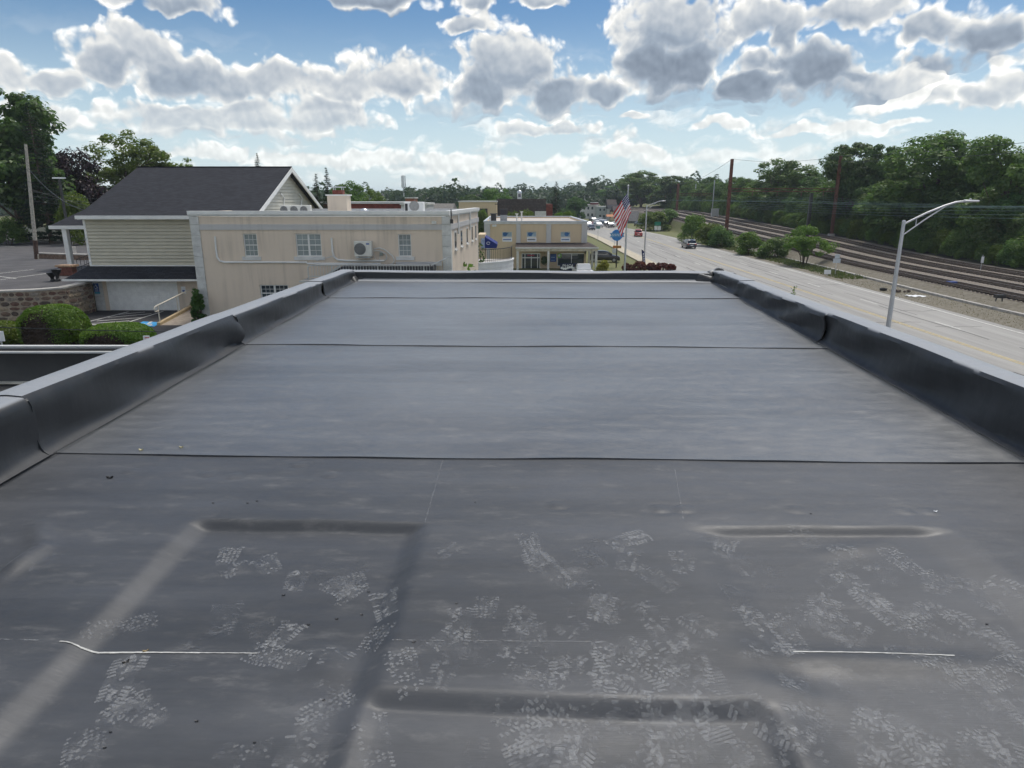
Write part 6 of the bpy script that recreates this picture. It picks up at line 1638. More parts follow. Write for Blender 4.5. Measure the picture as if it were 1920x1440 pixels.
mb.build('lettering', SIGNWHITE, ovo)
a = atY(1149, 465.5, YO - .1); b = atY(1165, 460.5, YO - .1)
ar = MB().box(a.x, b.x, YO - .13, YO - .05, a.z, b.z).build('arrow_board', mat('sign_orange', (0.50, 0.26, 0.06), .6, .1), so)
MB().add([(a.x + .08, YO - .14, (a.z + b.z) / 2), (a.x + .3, YO - .14, b.z - .05), (a.x + .3, YO - .14, a.z + .05)], [(0, 1, 2)]).build('arrow', SIGNRED, ar, recalc=False)
for k in range(5): MB().box(a.x + .38 + k * .15, a.x + .47 + k * .15, YO - .14, YO - .131, a.z + .1, b.z - .1).build('lettering', mat('letter_brown', (0.2, 0.08, .02), .6), ar)
# feather banner
fb = thing('feather_banner', 'dark blue feather banner with white lettering beside the far lamp', 'banner', (atY(1206, 497, 92).x, 92, road_z(92)))
o_ = [atY(x, y, 92) for x, y in ((1203, 468), (1205.5, 469), (1208.5, 474), (1210.5, 495), (1205.5, 495))]
MB().prism(o_, (0, .03, 0)).build('cloth', mat('banner_navy', (0.02, 0.03, 0.11), .7), fb)
p0 = atY(1203.2, 467.5, 92); p1 = atY(1205.4, 500, 92); MB().tube([p1, p0], .025, 6).build('pole', BLACK, fb)
for k in range(4): p = atY(1206.5 + k * .4, 476 + k * 4.5, 91.98); MB().box(p.x - .07, p.x + .07, 91.97, 91.99, p.z - .12, p.z + .1).build('lettering', SIGNWHITE, fb)
# green road sign
gs = thing('road_sign', 'green road sign with two white plates on the right verge', 'road sign', (atY(1233, 432, 190).x, 190, ground_z(52, 190)))
a, b = atY(1227, 423, 190), atY(1239, 416, 190); gzz = ground_z(a.x, 190)
MB().box(a.x, b.x, 189.9, 190, a.z, b.z).build('sign_panel', mat('sign_green', (0.01, 0.22, 0.14), .5), gs)
for px in (1229.5, 1236): 
    q1 = atY(px, 431.5, 190); q2 = atY(px, 424, 190); MB().box(q1.x - .42, q1.x + .42, 189.92, 189.99, q1.z, q2.z).build('plate', SIGNWHITE, gs)
    MB().box(q1.x - .05, q1.x + .05, 190.01, 190.1, gzz - .3, b.z).build('post', METAL, gs)
# signs on the near verge
def post_sign(label, px, py0, py1, Y, w, plates, m, grp=None):
    c = atY(px, py1, Y); g0 = ground_z(c.x, Y); t = thing('post_sign', label, 'sign', (c.x, Y, g0), 0, grp)
    MB().box(c.x - .03, c.x + .03, Y + .03, Y + .08, g0 - .2, atY(px, py0, Y).z).build('post', METAL, t)
    for (a, b, ww) in plates: 
        za, zb = atY(px, b, Y).z, atY(px, a, Y).z; MB().box(c.x - ww / 2, c.x + ww / 2, Y, Y + .025, za, zb).build('sign_panel', m, t)
    return t
SIGNBACK = mat('sign_back', (0.52, 0.56, 0.60), .5, .05)
post_sign('pair of pale plates on a thin post beside the tracks', 1566, 476, 514, 86, .6, [(477, 484.5, .62), (485, 493, .95)], SIGNBACK)
s_ = post_sign('small white tilted sign low in the verge grass', 1551, 507, 516, 85, .6, [(506, 514, .85)], SIGNWHITE)
post_sign('white railway marker on a post before the far shrubs', 1840, 478, 500, 84, .5, [(481, 493, .34)], SIGNWHITE)
post_sign('street sign on the left pavement before the distant cars', 1121, 424, 449, 150, .6, [(424, 429, .9)], mat('sign_teal', (0.10, 0.22, 0.22), .5))
post_sign('thin pale post standing behind the blue oval sign', 1152, 400, 470, 112, .5, [(466, 475, .7)], SIGNBACK)
post_sign('white sign at the left edge above the lower roof', 1, 621, 642, 30.0, .5, [(621, 640, .42)], SIGNWHITE)
rs_ = post_sign('white parking sign with red lettering beside the low hedge', 276, 630, 646, 27.0, .3, [(629.5, 646, .26)], SIGNWHITE)
for k in range(3): 
    p = atY(275.5 + k * .4, 633 + k * 3.2, 26.99); MB().box(p.x - .09, p.x + .09, 26.985, 26.996, p.z - .017, p.z + .012).build('red_lettering', SIGNRED, rs_)

# ------------------------------------------------------------------ left background
up_ = thing('utility_pole', 'weathered wooden utility pole leaning on the upper car park', 'utility pole', tuple(atZ(68, 486, lot_z(60))))
PB, PT = atZ(69, 486, lot_z(60)), None; PT = atY(48, 270, PB.y)
MB().tube([PB - Vector((0, 0, .3)), PB + (PT - PB) * .5, PT], [.16, .14, .11], 10).build('pole', mat('grey_wood', (0.44, 0.41, 0.35), .95, .2, 6.0, bump=.5), up_)
MB().tube([PB + (PT - PB) * .0, PB + (PT - PB) * .17], .18, 10).build('bark_sleeve', mat('dark_wood', (0.10, 0.06, 0.045), .95, .3, 6.0, bump=.5), up_)
def wire(label, a, b, sag, r=.02, grp=None, m=None):
    a, b = Vector(a), Vector(b); n = 24
    pts = [a + (b - a) * (i / n) - Vector((0, 0, sag * 4 * (i / n) * (1 - i / n))) for i in range(n + 1)]
    o = MB().tube(pts, r, 5, caps=False).build('overhead_wire', m or WIREM); return tag(o, label, 'wire', grp)
WIREM = mat('wire_dark', (0.03, 0.035, 0.035), .5)
WIREC = mat('wire_copper_green', (0.07, 0.14, 0.13), .5)
f_ = lambda t: PB + (PT - PB) * t
wire('dark service wire falling from the leaning pole to the roof', f_(.80), (xl - 1, YH + 2, z_eave + .3), .6)
wire('lower service wire from the leaning pole behind the porch', f_(.62), atY(250, 400, 70), .3)
for k, py in enumerate((378, 384, 397)): wire('level wire crossing behind the car park lamp, %s of three' % ('top', 'middle', 'bottom')[k], f_(.60 - k * .04), atY(300, py, 88), .25, .015)
wire('black cable sagging across before the hedges', atY(-40, 612, 22), atY(330, 622.5, 22), .02, .014)
# car park lamp
LY = 66.0; lb = atY(134, 470, LY); 
pl = thing('car_park_lamp', 'black car park lamp post on a pale concrete base behind the porch', 'lamp', (lb.x, LY, lot_z(LY)))
MB().box(lb.x - .3, lb.x + .3, LY - .3, LY + .3, lot_z(LY), lot_z(LY) + .75).build('base', CONC, pl)
lt = atY(116, 335, LY); MB().box(lb.x - .09, lb.x + .09, LY - .09, LY + .09, lot_z(LY) + .75, lt.z).build('pole', BLACK, pl)
MB().box(lb.x - .55, lb.x + .55, LY - .16, LY + .16, lt.z, lt.z + .12).build('lamp_head', ALU, pl)
# vinyl fence, panels between posts
fn = thing('vinyl_fence', 'cream vinyl panel fence at the back of the car park', 'fence', (-60, 86, lot_z(86)))
VIN = mat('cream_vinyl', (0.58, 0.57, 0.45), .5, .05)
fz0 = lot_z(86); fz1 = atY(80, 425, 86).z
for k in range(14):
    x0 = -66 + k * 2.1
    MB().box(x0, x0 + .13, 85.93, 86.07, fz0 - .2, fz1 + .06).build('post', VIN, fn)
    MB().box(x0 + .132, x0 + 2.098, 85.97, 86.03, fz0 + .05, fz1).build('panel', VIN, fn)
lw = thing('low_stone_wall', 'low stone kerb wall with pale cap behind the porch', 'stone wall', tuple(atZ(110, 484, lot_z(62))))
q0_ = atZ(72, 484, lot_z(62)); q1_ = atZ(165, 487, lot_z(62))
MB().bar(q0_ + Vector((0, 0, .15)), q1_ + Vector((0, 0, .15)), .4, .5).build('stonework', STONE[0], lw)
MB().bar(q0_ + Vector((0, 0, .45)), q1_ + Vector((0, 0, .45)), .5, .09).build('cap', CONC, lw)
# planter with wooden top and black urns by the porch
pp = atZ(128, 516, lot_z(49)); bk = thing('brick_planter', 'brick planter with orange wooden top beside the porch column', 'planter', tuple(pp))
MB().box(pp.x - .45, pp.x + .5, pp.y - .3, pp.y + .3, lot_z(49) - .1, lot_z(49) + .62).build('brickwork', mat('dark_brick', (0.16, 0.06, 0.045), .9, .25, 6.0), bk)
MB().box(pp.x - .6, pp.x + .65, pp.y - .4, pp.y + .4, lot_z(49) + .62, lot_z(49) + .74).build('top_board', mat('orange_wood', (0.38, 0.25, 0.16), .7, .2, 5.0), bk)
for i, (px, s_) in enumerate(((99, .9), (109, 1.25))):
    u_ = atZ(px, 527, lot_z(47)); o = MB().lathe([(.14, 0), (.18, .04), (.16, .1), (.10, .16), (.12, .3), (.26, .5), (.30, .62), (.33, .64), (.30, .66)], (u_.x, u_.y, lot_z(u_.y)), 16).build('black_urn', BLACK, smooth=True)
    tag(o, 'black %s by the retaining wall coping' % ('squat planter urn, left one' if i == 0 else 'taller planter urn, right one'), 'urn')
    for v in o.data.vertices: v.co.z = lot_z(u_.y) + (v.co.z - lot_z(u_.y)) * s_

# ------------------------------------------------------------------ vehicles
TYRE = mat('tyre', (0.015, 0.015, 0.016), .85, .1); RIM = mat('rim', (0.35, 0.36, 0.37), .35, .05, metal=.7)
TAIL = mat('tail_lamp', (0.35, 0.01, 0.012), .25); HEADL = mat('head_lamp', (0.75, 0.76, 0.74), .15)
CARG = glass_mat('car_glass', (0.02, 0.028, 0.032), .04)
def car(label, paint, kind, loc, rz, group=None):
    """car along +Y local; front at +Y. kinds: suv, sedan, pickup"""
    t = thing('parked_car' if group is None else 'passing_car', label, 'car', loc, rz, group, local=True)
    L, W, H = {'suv': (4.7, 1.9, 1.70), 'sedan': (4.6, 1.82, 1.46), 'pickup': (5.5, 2.0, 1.88)}[kind]
    top = {'suv': [(-.50, .62), (-.49, .98), (-.46, 1.08), (-.40, 1.58), (-.34, 1.68), (-.02, 1.70), (.10, 1.60), (.245, 1.08), (.42, .98), (.485, .82), (.50, .55)],
           'sedan': [(-.50, .60), (-.49, .92), (-.36, 1.0), (-.20, 1.40), (-.06, 1.46), (.04, 1.42), (.20, .98), (.42, .86), (.49, .72), (.50, .5)],
           'pickup': [(-.50, .62), (-.495, 1.15), (-.12, 1.16), (-.115, 1.20), (-.08, 1.84), (.02, 1.88), (.10, 1.80), (.21, 1.22), (.44, 1.12), (.495, .95), (.50, .6)]}[kind]
    body = MB(); rows_ = []
    for (f, z) in top:
        cab = z > 1.12 if kind != 'sedan' else z > 1.02
        hw = W / 2 * (.93 if abs(f) > .47 else 1.0); tw = hw * (.76 if cab else .95); belt = 1.02 if kind != 'pickup' else 1.16
        if kind == 'sedan': belt = .94
        y = f * L; zb = .28
        sect = [(-hw * .93, zb), (-hw, .45), (-hw, min(z, .75)), (-hw * .98, min(z, belt)), (-tw, z - .02 if cab else min(z, belt) + .0), (-tw * .9, z), (0, z + .02), (tw * .9, z), (tw, z - .02 if cab else min(z, belt)), (hw * .98, min(z, belt)), (hw, min(z, .75)), (hw, .45), (hw * .93, zb)]
        rows_.append([(x, y, zz) for x, zz in sect])
    body.sheet(rows_); n_ = len(rows_[0])
    body.add(rows_[0], [list(range(n_))]); body.add(rows_[-1], [list(reversed(range(n_)))])
    bo = body.build('body', paint, t, smooth=True)
    # glasshouse panes
    cabs = [p for p in top if p[1] > (1.12 if kind == 'suv' else 1.02 if kind == 'sedan' else 1.19)]
    belt = {'suv': 1.06, 'sedan': .98, 'pickup': 1.2}[kind]
    zt_ = max(p[1] for p in cabs) - .14; y0, y1 = cabs[0][0] * L, cabs[-1][0] * L
    for s in (-1, 1):
        MB().add([(s * (W / 2 * .975), y0 - .02, belt + .02), (s * (W / 2 * .975), y1 + .26, belt + .02), (s * (W / 2 * .775), y1 - .12, zt_), (s * (W / 2 * .775), y0 + .22, zt_)], [(0, 1, 2, 3)]).build('side_window', CARG, t, recalc=False)
    fi = [i for i, p in enumerate(top) if p[1] == cabs[-1][1]][-1]; (fa, za), (fb_, zb_) = top[fi], top[fi + 1]
    MB().add([(-W / 2 * .72, fa * L + .012, za - .02), (W / 2 * .72, fa * L + .012, za - .02), (W / 2 * .86, fb_ * L + .03, zb_ + .06), (-W / 2 * .86, fb_ * L + .03, zb_ + .06)], [(0, 1, 2, 3)]).build('windscreen', CARG, t, recalc=False)
    ri = [i for i, p in enumerate(top) if p[1] == cabs[0][1]][0]; (fa, za), (fb_, zb_) = top[ri], top[ri - 1]
    MB().add([(-W / 2 * .72, fa * L - .012, za - .02), (W / 2 * .72, fa * L - .012, za - .02), (W / 2 * .84, fb_ * L - .02, zb_ + .05), (-W / 2 * .84, fb_ * L - .02, zb_ + .05)], [(3, 2, 1, 0)]).build('rear_window', CARG, t, recalc=False)
    for s in (-1, 1):
        for yy in (-.31, .31):
            w = MB().lathe([(.24, -.11), (.33, -.10), (.345, -.04), (.345, .04), (.33, .10), (.24, .11)], (s * (W / 2 - .10), yy * L, .345), 18, 'x').build('wheel', TYRE, t, smooth=True)
            MB().lathe([(.21, 0), (.22, .012), (.08, .02)], (s * (W / 2 - .10) + (.105 if s > 0 else -.125), yy * L, .345), 14, 'x').build('rim', RIM, w)
        MB().box(s * W / 2 * .72 - .15, s * W / 2 * .72 + .15, -L / 2 - .012, -L / 2 + .05, .78, .96).build('tail_light', TAIL, t)
        MB().box(s * W / 2 * .70 - .18, s * W / 2 * .70 + .18, L / 2 - .05, L / 2 + .012, .62, .76).build('headlight', HEADL, t)
        MB().box(s * (W / 2 + .02) - .09, s * (W / 2 + .02) + .09, y1 - .02, y1 + .1, belt, belt + .15).build('mirror', paint, t)
    MB().box(-.26, .26, -L / 2 - .014, -L / 2, .55, .68).build('number_plate', SIGNWHITE, t)
    return t
P = lambda n, c: mat('paint_' + n, c, .28, .03, 1.0, coat=.6)
PK = {'black': P('black', (0.012, 0.012, 0.015)), 'white': P('white', (0.72, 0.72, 0.71)), 'red': P('red', (0.30, 0.012, 0.015)), 'grey': P('grey', (0.10, 0.105, 0.11)), 'silver': P('silver', (0.42, 0.43, 0.44)), 'pink': P('faded_red', (0.45, 0.15, 0.14)), 'dark': P('dark_blue', (0.02, 0.025, 0.04))}
def on_road(px, py):
    d = ray(px, py); t = -CAM.z / (d.z - .0063 * d.y); p = CAM + d * t; return (p.x, p.y, road_z(p.y))
car('dark grey suv driving away on the right of the street', PK['dark'], 'suv', on_road(1291, 465), RAD(0), None)['category'] = 'car'
car('small red car driving away behind the flagpole', PK['red'], 'suv', on_road(1196.5, 443), RAD(-8), None)
p = atY(1133, 492, 104); car('black suv parked side on behind the canopy columns', PK['black'], 'suv', (p.x, 104, road_z(104)), RAD(-98))
p = atY(1094, 500, 82); car('white pickup parked facing the shop, seen from behind', PK['white'], 'pickup', (p.x, 82, atY(1094, 494.5, 82).z - 1.86), RAD(4))
far = [(1103, 425, 'white', 'suv', 'white car with bright lamps nearest the shop corner'), (1108, 431, 'dark', 'sedan', 'dark low car at the shop corner below the white one'), (1111, 424.5, 'pink', 'sedan', 'faded red car among the far traffic'), (1121, 426, 'silver', 'suv', 'silver car behind the street sign'),
       (1128, 421.5, 'black', 'sedan', 'black car in the middle of the far queue'), (1134, 420, 'white', 'sedan', 'white car behind the black one in the far queue'), (1136, 424, 'grey', 'suv', 'grey suv in front of the far queue'), (1144, 426.5, 'black', 'suv', 'black suv at the front right of the far queue'),
       (1151, 424.5, 'white', 'sedan', 'white car left of the flag in the far queue'), (1118, 418, 'white', 'sedan', 'small white car far up the street'), (1126, 416, 'silver', 'sedan', 'small silver car far up the street'), (1197, 424, 'dark', 'sedan', 'dark car parked by the grey roofed house'), (1112, 416, 'dark', 'suv', 'dark car far up the street behind the red one')]
for i, (px, py, c, k, lab) in enumerate(far):
    x, y, z = on_road(px, py); car(lab, PK[c], k, (x, y, z), RAD(180 + (i * 37 % 16)), 'cars far down the street')

# ------------------------------------------------------------------ railway
RAILM = mat('rail_steel', (0.13, 0.095, 0.075), .6, .2, 3.0, metal=.3); RAILT = mat('rail_head', (0.45, 0.44, 0.43), .3, .1, metal=.8)
TIE = mat('timber_sleeper', (0.075, 0.058, 0.048), .95, .3, 3.0)
ordn = ('nearest', 'second', 'third', 'farthest')
for k, X in enumerate((46.8, 51.6, 56.3, 60.6)):
    tz_ = lambda y: ground_z(X, y) + .02
    t = thing('railway_track', '%s of the four railway tracks beyond the street' % ordn[k], 'track', (X, 120, tz_(120)), 0, 'four railway tracks')
    for s in (-1, 1):
        rows_ = []
        for y in axis([(20, 330, 62)]):
            sh_ = 0.0; z = tz_(y); rows_.append([(X + sh_ + s * .7175 + o, y, z + h) for o, h in ((-.07, .12), (-.035, .14), (-.035, .25), (.035, .25), (.035, .14), (.07, .12))])
        ro = MB().sheet(rows_).build('rail', [RAILM, RAILT], t, recalc=False); ro.data.polygons.foreach_set('material_index', [1 if i % 5 == 2 else 0 for i in range(len(ro.data.polygons))])
    mb = MB(); y = 20.0
    while y < 240: z = tz_(y); mb.box(X - 1.25, X + 1.25, y - .12, y + .12, z - .05, z + .115); y += .62
    o = mb.build('sleepers', TIE, t); o['kind'] = 'stuff'
def hcol(mb, x, y, z0, z1, w, lean=0.0):
    for s in (-1, 1): mb.bar((x + s * w / 2, y, z0), (x + s * w / 2 * .8 + lean, y, z1), .05, w, up=(1, 0, 0))
    mb.bar((x, y, z0), (x + lean, y, z1), w * .9, .06, up=(0, 1, 0))
def gantry(label, d, pxA, pyA, pxB, pyB, beam_py, XA=None, w=.55, x_ends=None):
    Y = d / _cp; a, b = atY(pxA, pyA, Y), atY(pxB, pyB, Y)
    t = thing('catenary_gantry', label, 'gantry', ((a.x + b.x) / 2, Y, ground_z(a.x, Y)))
    for p in (a, b):
        mb = MB(); hcol(mb, p.x, Y, ground_z(p.x, Y) - .3, p.z, w); mb.build('mast', RUST, t)
        MB().box(p.x - .5, p.x + .5, Y - .5, Y + .5, ground_z(p.x, Y) - .5, ground_z(p.x, Y) + .45).build('foundation', CONC, t)
    zb = atY((pxA + pxB) / 2, beam_py, Y).z; e0, e1 = x_ends or (a.x, b.x); mb = MB()
    for dz in (0, .55): mb.bar((e0, Y, zb + dz), (e1, Y, zb + dz), .12)
    k = int((e1 - e0) / 1.0)
    for i in range(k): mb.bar((e0 + (e1 - e0) * i / k, Y, zb + .55 * (i % 2)), (e0 + (e1 - e0) * (i + 1) / k, Y, zb + .55 * ((i + 1) % 2)), .06)
    mb.build('truss_beam', RUST, t)
    for X in (46.8, 51.6, 56.3, 60.6):
        MB().tube([(X, Y, zb), (X, Y, zb - .9)], .07, 8).build('insulator', mat('insulator_brown', (.12, .06, .04), .3), t)
    return t, zb, a, b
g1, zb1, gA, gB = gantry('near rusty catenary gantry with two tall masts across the tracks', 131, 1373, 298, 1577, 292, 359, w=.36)
g2, zb2, gC, gD = gantry('far rusty catenary gantry across the distant tracks', 226, 1272, 344, 1372, 342, 366, w=.45)
Yg3 = 64.0
# slender dark mast between the tracks and grey poles
for (px, py, d, lab, w, m) in ((1522, 362, 122, 'short dark signal mast standing between the tracks', .5, BLACK), (1340, 338, 215, 'slim grey pole beyond the far gantry', .25, METAL), (1305, 345, 245, 'thinner grey pole left of the slim one', .2, METAL)):
    Y = d / _cp; p = atY(px, py, Y); t = thing('signal_mast' if m is BLACK else 'line_pole', lab, 'mast', (p.x, Y, ground_z(p.x, Y)))
    MB().box(p.x - w / 2, p.x + w / 2, Y - w / 2, Y + w / 2, ground_z(p.x, Y) - .3, p.z).build('mast', m, t)
    MB().box(p.x - w, p.x + w, Y - w, Y + w, ground_z(p.x, Y) - .3, ground_z(p.x, Y) + .2).build('foundation', CONC, t)
Yg1, Yg2 = 131 / _cp, 226 / _cp
for k, X in enumerate((46.8, 51.6, 56.3, 60.6)):
    for nm, dz, sg_ in (('contact', 1.9, .1), ('messenger', 1.0, 1.0)):
        lab = '%s wire above the %s track' % (nm, ordn[k])
        wire(lab + ' towards the near side', (X, 40, zb1 - dz - .35), (X, Yg1, zb1 - dz), sg_, .013, 'catenary wires', WIREC)
        wire(lab + ' between the two gantries', (X, Yg1, zb1 - dz), (X, Yg2, zb2 - dz + .4), sg_, .013, 'catenary wires', WIREC)
wire('high wire from the far rusty mast to the right edge', gB, (gB.x, 50, gB.z - .5), 1.0, .03)
wire('second high wire below it on the same mast', gB - Vector((0, 0, 1.0)), (gB.x, 50, gB.z - 1.6), 1.0, .03)
wire('high wire between the two near rusty masts', gA, gB, .8, .025)
wire('high wire from the near rusty mast to the far gantry', gA, gC, 1.2, .025)
wire('high wire from the far side mast to the far gantry', gB, gD, 1.2, .025)
for k, py in enumerate((384, 391, 399, 406)):
    a = atX(1920, py, 44.4); wire('green feeder wire beside the tracks, number %s from the top' % ('one', 'two', 'three', 'four')[k], (44.4, 36, a.z + .3), (44.4, Yg1, atY(1373, 380 + k * 3, Yg1).z), .5, .013, 'feeder wires', WIREC)
# odds and ends on the railway verge
def on_g(px, py):
    z = .3
    for _ in range(4): p = atZ(px, py, z); z = ground_z(p.x, p.y)
    return p
p = on_g(1656, 545); t_ = MB().lathe([(.32, -.12), (.36, -.05), (.36, .05), (.32, .12), (.18, .12), (.16, 0), (.18, -.12)], (p.x, p.y, p.z + .15), 16, 'z').build('dumped_tyre', TYRE, smooth=True); tag(t_, 'dark tyre dumped in the dry grass left of the lamp post', 'tyre')
p = on_g(1685, 548); t_ = thing('rubble_heap', 'dark heap of rubble behind the lamp post', 'rubble', tuple(p)); rb_ = random.Random(8)
for k in range(9): q_ = p + Vector((rb_.uniform(-.7, .9), rb_.uniform(-.4, .4), .05)); s = rb_.uniform(.12, .28); MB().lathe([(s * .4, 0), (s, s * .3), (s * .8, s * .9), (s * .2, s * 1.2)], q_, 7).build('lump', STONE[4], t_)
p = on_g(1715, 556); t_ = thing('white_sheet', 'crumpled white sheet lying on the gravel right of the lamp post', 'sheet', tuple(p), local=False)
MB().sheet([[(p.x + (i - 4) * .22 + .1 * math.sin(j), p.y + (j - 2) * .26, p.z + .07 + .05 * math.sin(i * 1.7 + j)) for j in range(5)] for i in range(9)]).build('sheet_cloth', SIGNWHITE, t_, recalc=False)
p = on_g(1784, 533); t_ = MB().box(p.x - .45, p.x + .45, p.y - .3, p.y + .3, p.z, p.z + .32).build('blue_crate', mat('crate_blue', (.03, .06, .22), .6), bevel=.04); tag(t_, 'small blue box lying beside the nearest track', 'box')
p = on_g(1873, 563); t_ = thing('switch_stand', 'black switch stand on the ballast near the right edge', 'switch', tuple(p)); MB().box(p.x - .4, p.x + .4, p.y - .25, p.y + .25, p.z + .22, p.z + .5).build('case', BLACK, t_)
for s in (-1, 1): MB().bar((p.x + s * .3, p.y, p.z - .1), (p.x + s * .25, p.y, p.z + .25), .08).build('foot', BLACK, t_)
MB().bar((p.x + .3, p.y, p.z + .3), (p.x + 1.0, p.y, p.z + .15), .06).build('lever', BLACK, t_)
p = atY(1340, 405, 205); g0 = ground_z(p.x, 205); t_ = thing('relay_cabinet', 'grey relay cabinet behind the shrubs beside the tracks', 'cabinet', (p.x, 205, g0)); MB().box(p.x - 1, p.x + 1, 204.5, 205.5, g0, g0 + 2.2).build('cabinet', METAL, t_); MB().box(p.x - 1.1, p.x + 1.1, 204.4, 205.6, g0 + 2.2, g0 + 2.3).build('roof', METAL, t_)

# ------------------------------------------------------------------ buildings in the distance
def block(name, label, cat, px0, px1, py_top, d, depth, m, rows=1, cols=4, roof=None, gz=None, win=True, py_base=None, pitched=None, cap=True):
    Y = d / _cp; a, b = atY(px0, py_top, Y), atY(px1, py_top, Y); g0 = ground_z((a.x + b.x) / 2, Y) if gz is None else gz
    t = thing(name, label, cat, ((a.x + b.x) / 2, Y, g0)); H = a.z - g0
    MB().box(a.x, b.x, Y, Y + depth, g0 - .5, a.z).build('wall', m, t)
    if cap: MB().box(a.x - .15, b.x + .15, Y - .15, Y + depth + .15, a.z, a.z + .25).build('roof_cap', OFFWHITE, t)
    if pitched:
        zr2 = atY(px0, pitched, Y + depth / 2).z; m2 = roof or SHINGLE
        MB().add([(a.x - .3, Y - .4, a.z - .1), (b.x + .3, Y - .4, a.z - .1), (b.x + .3, Y + depth + .4, a.z - .1), (a.x - .3, Y + depth + .4, a.z - .1), (a.x - .3, Y + depth / 2, zr2), (b.x + .3, Y + depth / 2, zr2)], [(0, 1, 5, 4), (2, 3, 4, 5), (0, 4, 3), (1, 2, 5), (0, 3, 2, 1)]).build('roof', m2, t)
    if win:
        for r in range(rows):
            for c in range(cols):
                x = a.x + (b.x - a.x) * (c + .5) / cols; z = g0 + H * (r + .55) / rows; w = (b.x - a.x) / cols * .28; h = H / rows * .24
                o = MB().box(x - w, x + w, Y - .06, Y + .02, z - h, z + h).build('window', OFFWHITE, t); MB().box(x - w * .8, x + w * .8, Y - .09, Y - .061, z - h * .85, z + h * .85).build('pane', DARKGLASS, o)
    return t, a, b, Y
REDB = mat('red_brick', (0.20, 0.055, 0.04), .9, .2, 2.0)
block('brick_building', 'long low red brick building behind the chimney', 'building', 598, 756, 382, 92, 10, REDB, win=False)
t, a, b, Y = block('white_roof_block', 'white flat roofed block right of the rooftop air conditioner', 'building', 752, 800, 384, 88, 8, mat('pale_wall', (.55, .55, .54), .8), cols=3)
block('gabled_house', 'low grey roofed house behind the white flat roofs', 'house', 800, 846, 391, 120, 9, mat('grey_clap', (.34, .34, .33), .8), pitched=381.5, roof=shingle('weathered_shingle', (.20, .19, .175)), win=False, cap=False)
block('brick_stub', 'small orange brick block beside the cell tower', 'building', 760, 776, 372, 150, 6, mat('orange_brick', (.30, .12, .07), .9), win=False)
t, a, b, Y = block('tan_building', 'flat roofed tan building with dark loading bay behind the terrace', 'building', 860, 931, 379, 150, 14, CREAM, win=False)
q1, q2 = atY(886, 402, Y), atY(914, 391, Y); MB().box(q1.x, q2.x, Y - .1, Y + .02, q1.z - 3, q2.z).build('loading_bay', BLACK, t)
t, a, b, Y = block('cupola_building', 'brown shingled mansard building with a white cupola', 'building', 931, 1024, 373, 158, 14, BROWNSH, win=False, cap=False)
cy = Y + 5; c0, c1 = atY(970, 372, cy), atY(978, 372, cy); ztop_ = atY(974, 362, cy).z
cu = MB().box(c0.x, c1.x, cy - .5, cy + .5, a.z - .3, ztop_).build('cupola', WHITE, t)
MB().box(c0.x + .2, c1.x - .2, cy - .53, cy - .505, a.z + .4, ztop_ - .15).build('louvre', mat('louvre_grey', (.2, .2, .22), .7), cu)
MB().lathe([(.62, ztop_), (.62, ztop_ + .15), (.5, ztop_ + .45), (.25, ztop_ + .65), (.03, ztop_ + .72)], ((c0.x + c1.x) / 2, cy, 0), 14).tube([((c0.x + c1.x) / 2, cy, ztop_ + .7), ((c0.x + c1.x) / 2, cy, ztop_ + 1.6)], .03, 5).build('dome', ALU, cu, smooth=True)
MB().box(b.x, b.x + 1.6, Y + 1, Y + 13, ground_z(b.x, Y) - .5, a.z - 1.2).build('side_wing', REDB, t)
q1, q2 = atY(1003, 405, Y - .6), atY(1024, 396, Y - .6); MB().box(q1.x, q2.x, Y - .6, Y - .01, q1.z - 3, q2.z).build('window_bay', OFFWHITE, t)
mb = MB(); 
for px in (934, 948, 958): p = atY(px, 384, 128); mb.tube([(p.x, 128, 3), (p.x, 128, p.z)], .06, 6); mb.box(p.x - .55, p.x + .55, 127.9, 128.1, p.z, p.z + .1)
for k, px in enumerate((934, 948, 958)):
    p = atY(px, 383.5, 128); o = MB().tube([(p.x, 128, ground_z(p.x, 128) - .2), (p.x, 128, p.z)], .05, 6).box(p.x - .6, p.x + .6, 127.93, 128.07, p.z, p.z + .12).build('yard_lamp', BLACK); tag(o, 'black twin armed yard lamp behind the shop, %s of three' % ('left', 'middle', 'right')[k], 'lamp')
# cell tower
Yt = 330.0; tt = thing('cell_tower', 'slim grey cell tower with antenna panels above the town', 'tower', (atY(757, 385, Yt).x, Yt, 5)); tx = atY(757, 360, Yt).x; tzz = atY(757, 329, Yt).z
MB().tube([(tx, Yt, 0), (tx, Yt, tzz)], .45, 10, .3).build('mast', METAL, tt)
for k, py in enumerate((332, 338, 344, 349)):
    z = atY(757, py, Yt).z
    for j in range(3):
        a_ = j * 2.09 + .5; MB().box(tx + .9 * math.cos(a_) - .25, tx + .9 * math.cos(a_) + .25, Yt + .9 * math.sin(a_) - .12, Yt + .9 * math.sin(a_) + .12, z - .75, z + .65).build('antenna_panel', ALU, tt)
    MB().bar((tx - .9, Yt, z), (tx + .9, Yt, z), .1).build('bracket', METAL, tt)
# houses among the distant trees
for k, (px0, px1, py, d, lab) in enumerate(((806, 822, 366, 360, 'pale roofed house left among the distant trees'), (836, 850, 367, 340, 'small white house in the distant trees'), (700, 716, 368, 350, 'grey house below the distant trees near the brick building'), (884, 898, 369, 320, 'low pale house left of the round tree'), (1096, 1106, 370, 380, 'tiny pale house above the far street'))):
    block('distant_house', lab, 'house', px0, px1, py, d, 8, mat('distant_pale', (.5, .49, .46), .8), 1, 2, pitched=py - 5, roof=shingle('distant_roof_%d' % k, ((.16, .13, .12), (.2, .2, .2), (.12, .12, .13))[k % 3]), cap=False)
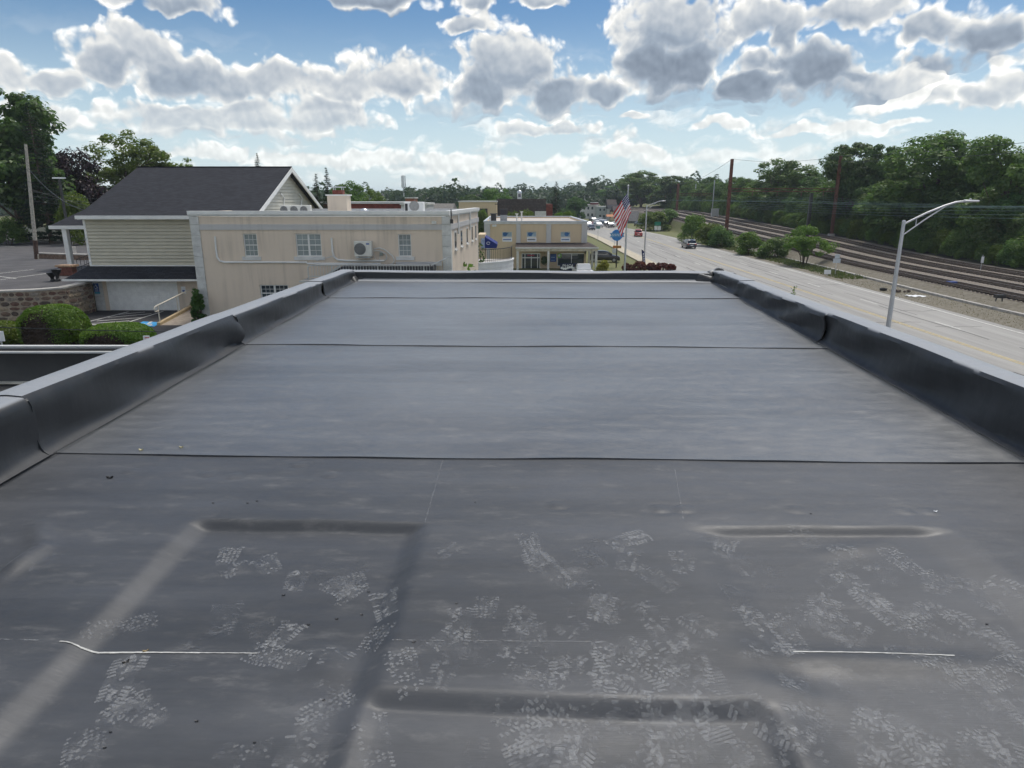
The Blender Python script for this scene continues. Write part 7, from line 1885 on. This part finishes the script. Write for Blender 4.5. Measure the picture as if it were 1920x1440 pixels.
# shops along the far street
GREYW = mat('grey_render', (.42, .43, .44), .8, .1); WHW = mat('white_render', (.60, .60, .59), .8, .1); TEALW = mat('teal_grey_render', (.36, .40, .39), .8, .1)
for (nm, lab, px0, px1, py, d, dep, m, r, c, pit, rf_) in [
        ('street_shop', 'blue grey shop at the left end of the far street row', 1078, 1092, 388, 300, 9, mat('blue_render', (.10, .14, .24), .8), 2, 2, None, None),
        ('street_shop', 'white shop with dark red roof edge in the far street row', 1092, 1122, 384.5, 285, 10, WHW, 2, 4, None, None),
        ('street_shop', 'pale grey shop with teal windows in the far street row', 1122, 1144, 388, 275, 10, TEALW, 2, 3, None, None),
        ('street_shop', 'grey shop with a slate roof left of the flag', 1142, 1162, 391, 268, 10, GREYW, 2, 3, 384, None),
        ('street_shop', 'tan shop with orange awning behind the flag', 1152, 1186, 397, 258, 10, CREAM, 2, 4, 386, BROWNSH),
        ('street_house', 'grey steep roofed house right of the flagpole', 1180, 1202, 414, 235, 9, mat('dark_clap', (.16, .17, .18), .8), 1, 3, 396, shingle('grey_shingle', (.14, .14, .145))),
        ('roof_house', 'brown roofed house on the rise behind the shops', 1140, 1156, 384, 330, 9, CREAM, 1, 2, 374, BROWNSH),
        ('hill_house', 'white house far off beyond the street', 1112, 1130, 372, 420, 9, WHW, 1, 2, 368, None)]:
    block(nm, lab, 'house' if 'house' in nm else 'shop', px0, px1, py, d, dep, m, r, c, pitched=pit, roof=rf_, cap=pit is None)
p = atY(1147, 405, 262); t = thing('shop_awning', 'orange awning on the far street row', 'awning', tuple(p)); MB().prism([(p.x - 1.6, 266, p.z + .5), (p.x - 1.6, 264, p.z - .3), (p.x - 1.6, 266, p.z - .3)], (3.2, 0, 0)).build('canopy', mat('awning_orange', (.45, .16, .05), .7), t)
p = atY(1107, 384, 283); t = thing('roof_sign', 'dark red roof sign on the white far shop', 'sign', tuple(p)); MB().box(p.x + 1.2, p.x + 4.6, 294, 294.4, p.z, p.z + .7).build('board', mat('maroon', (.14, .02, .03), .7), t); MB().box(p.x + 1.2, p.x + 4.6, 293.9, 294.5, p.z + .7, p.z + .95).build('cap', WHITE, t)

# ------------------------------------------------------------------ summer haze in the air
hm = bpy.data.materials.new('haze_air'); hm.use_nodes = True
for n_ in list(hm.node_tree.nodes): hm.node_tree.nodes.remove(n_)
pv = N(hm.node_tree, 'ShaderNodeVolumePrincipled')
pv.inputs['Color'].default_value = (0.80, 0.90, 1.0, 1); pv.inputs['Density'].default_value = 0.00022; pv.inputs['Anisotropy'].default_value = 0.2
N(hm.node_tree, 'ShaderNodeOutputMaterial', ins={1: pv.outputs[0]})
hz_o = MB().box(-950, 950, -95, 2550, -3.0, 36.0).build('haze', hm)
stuff(hz_o)
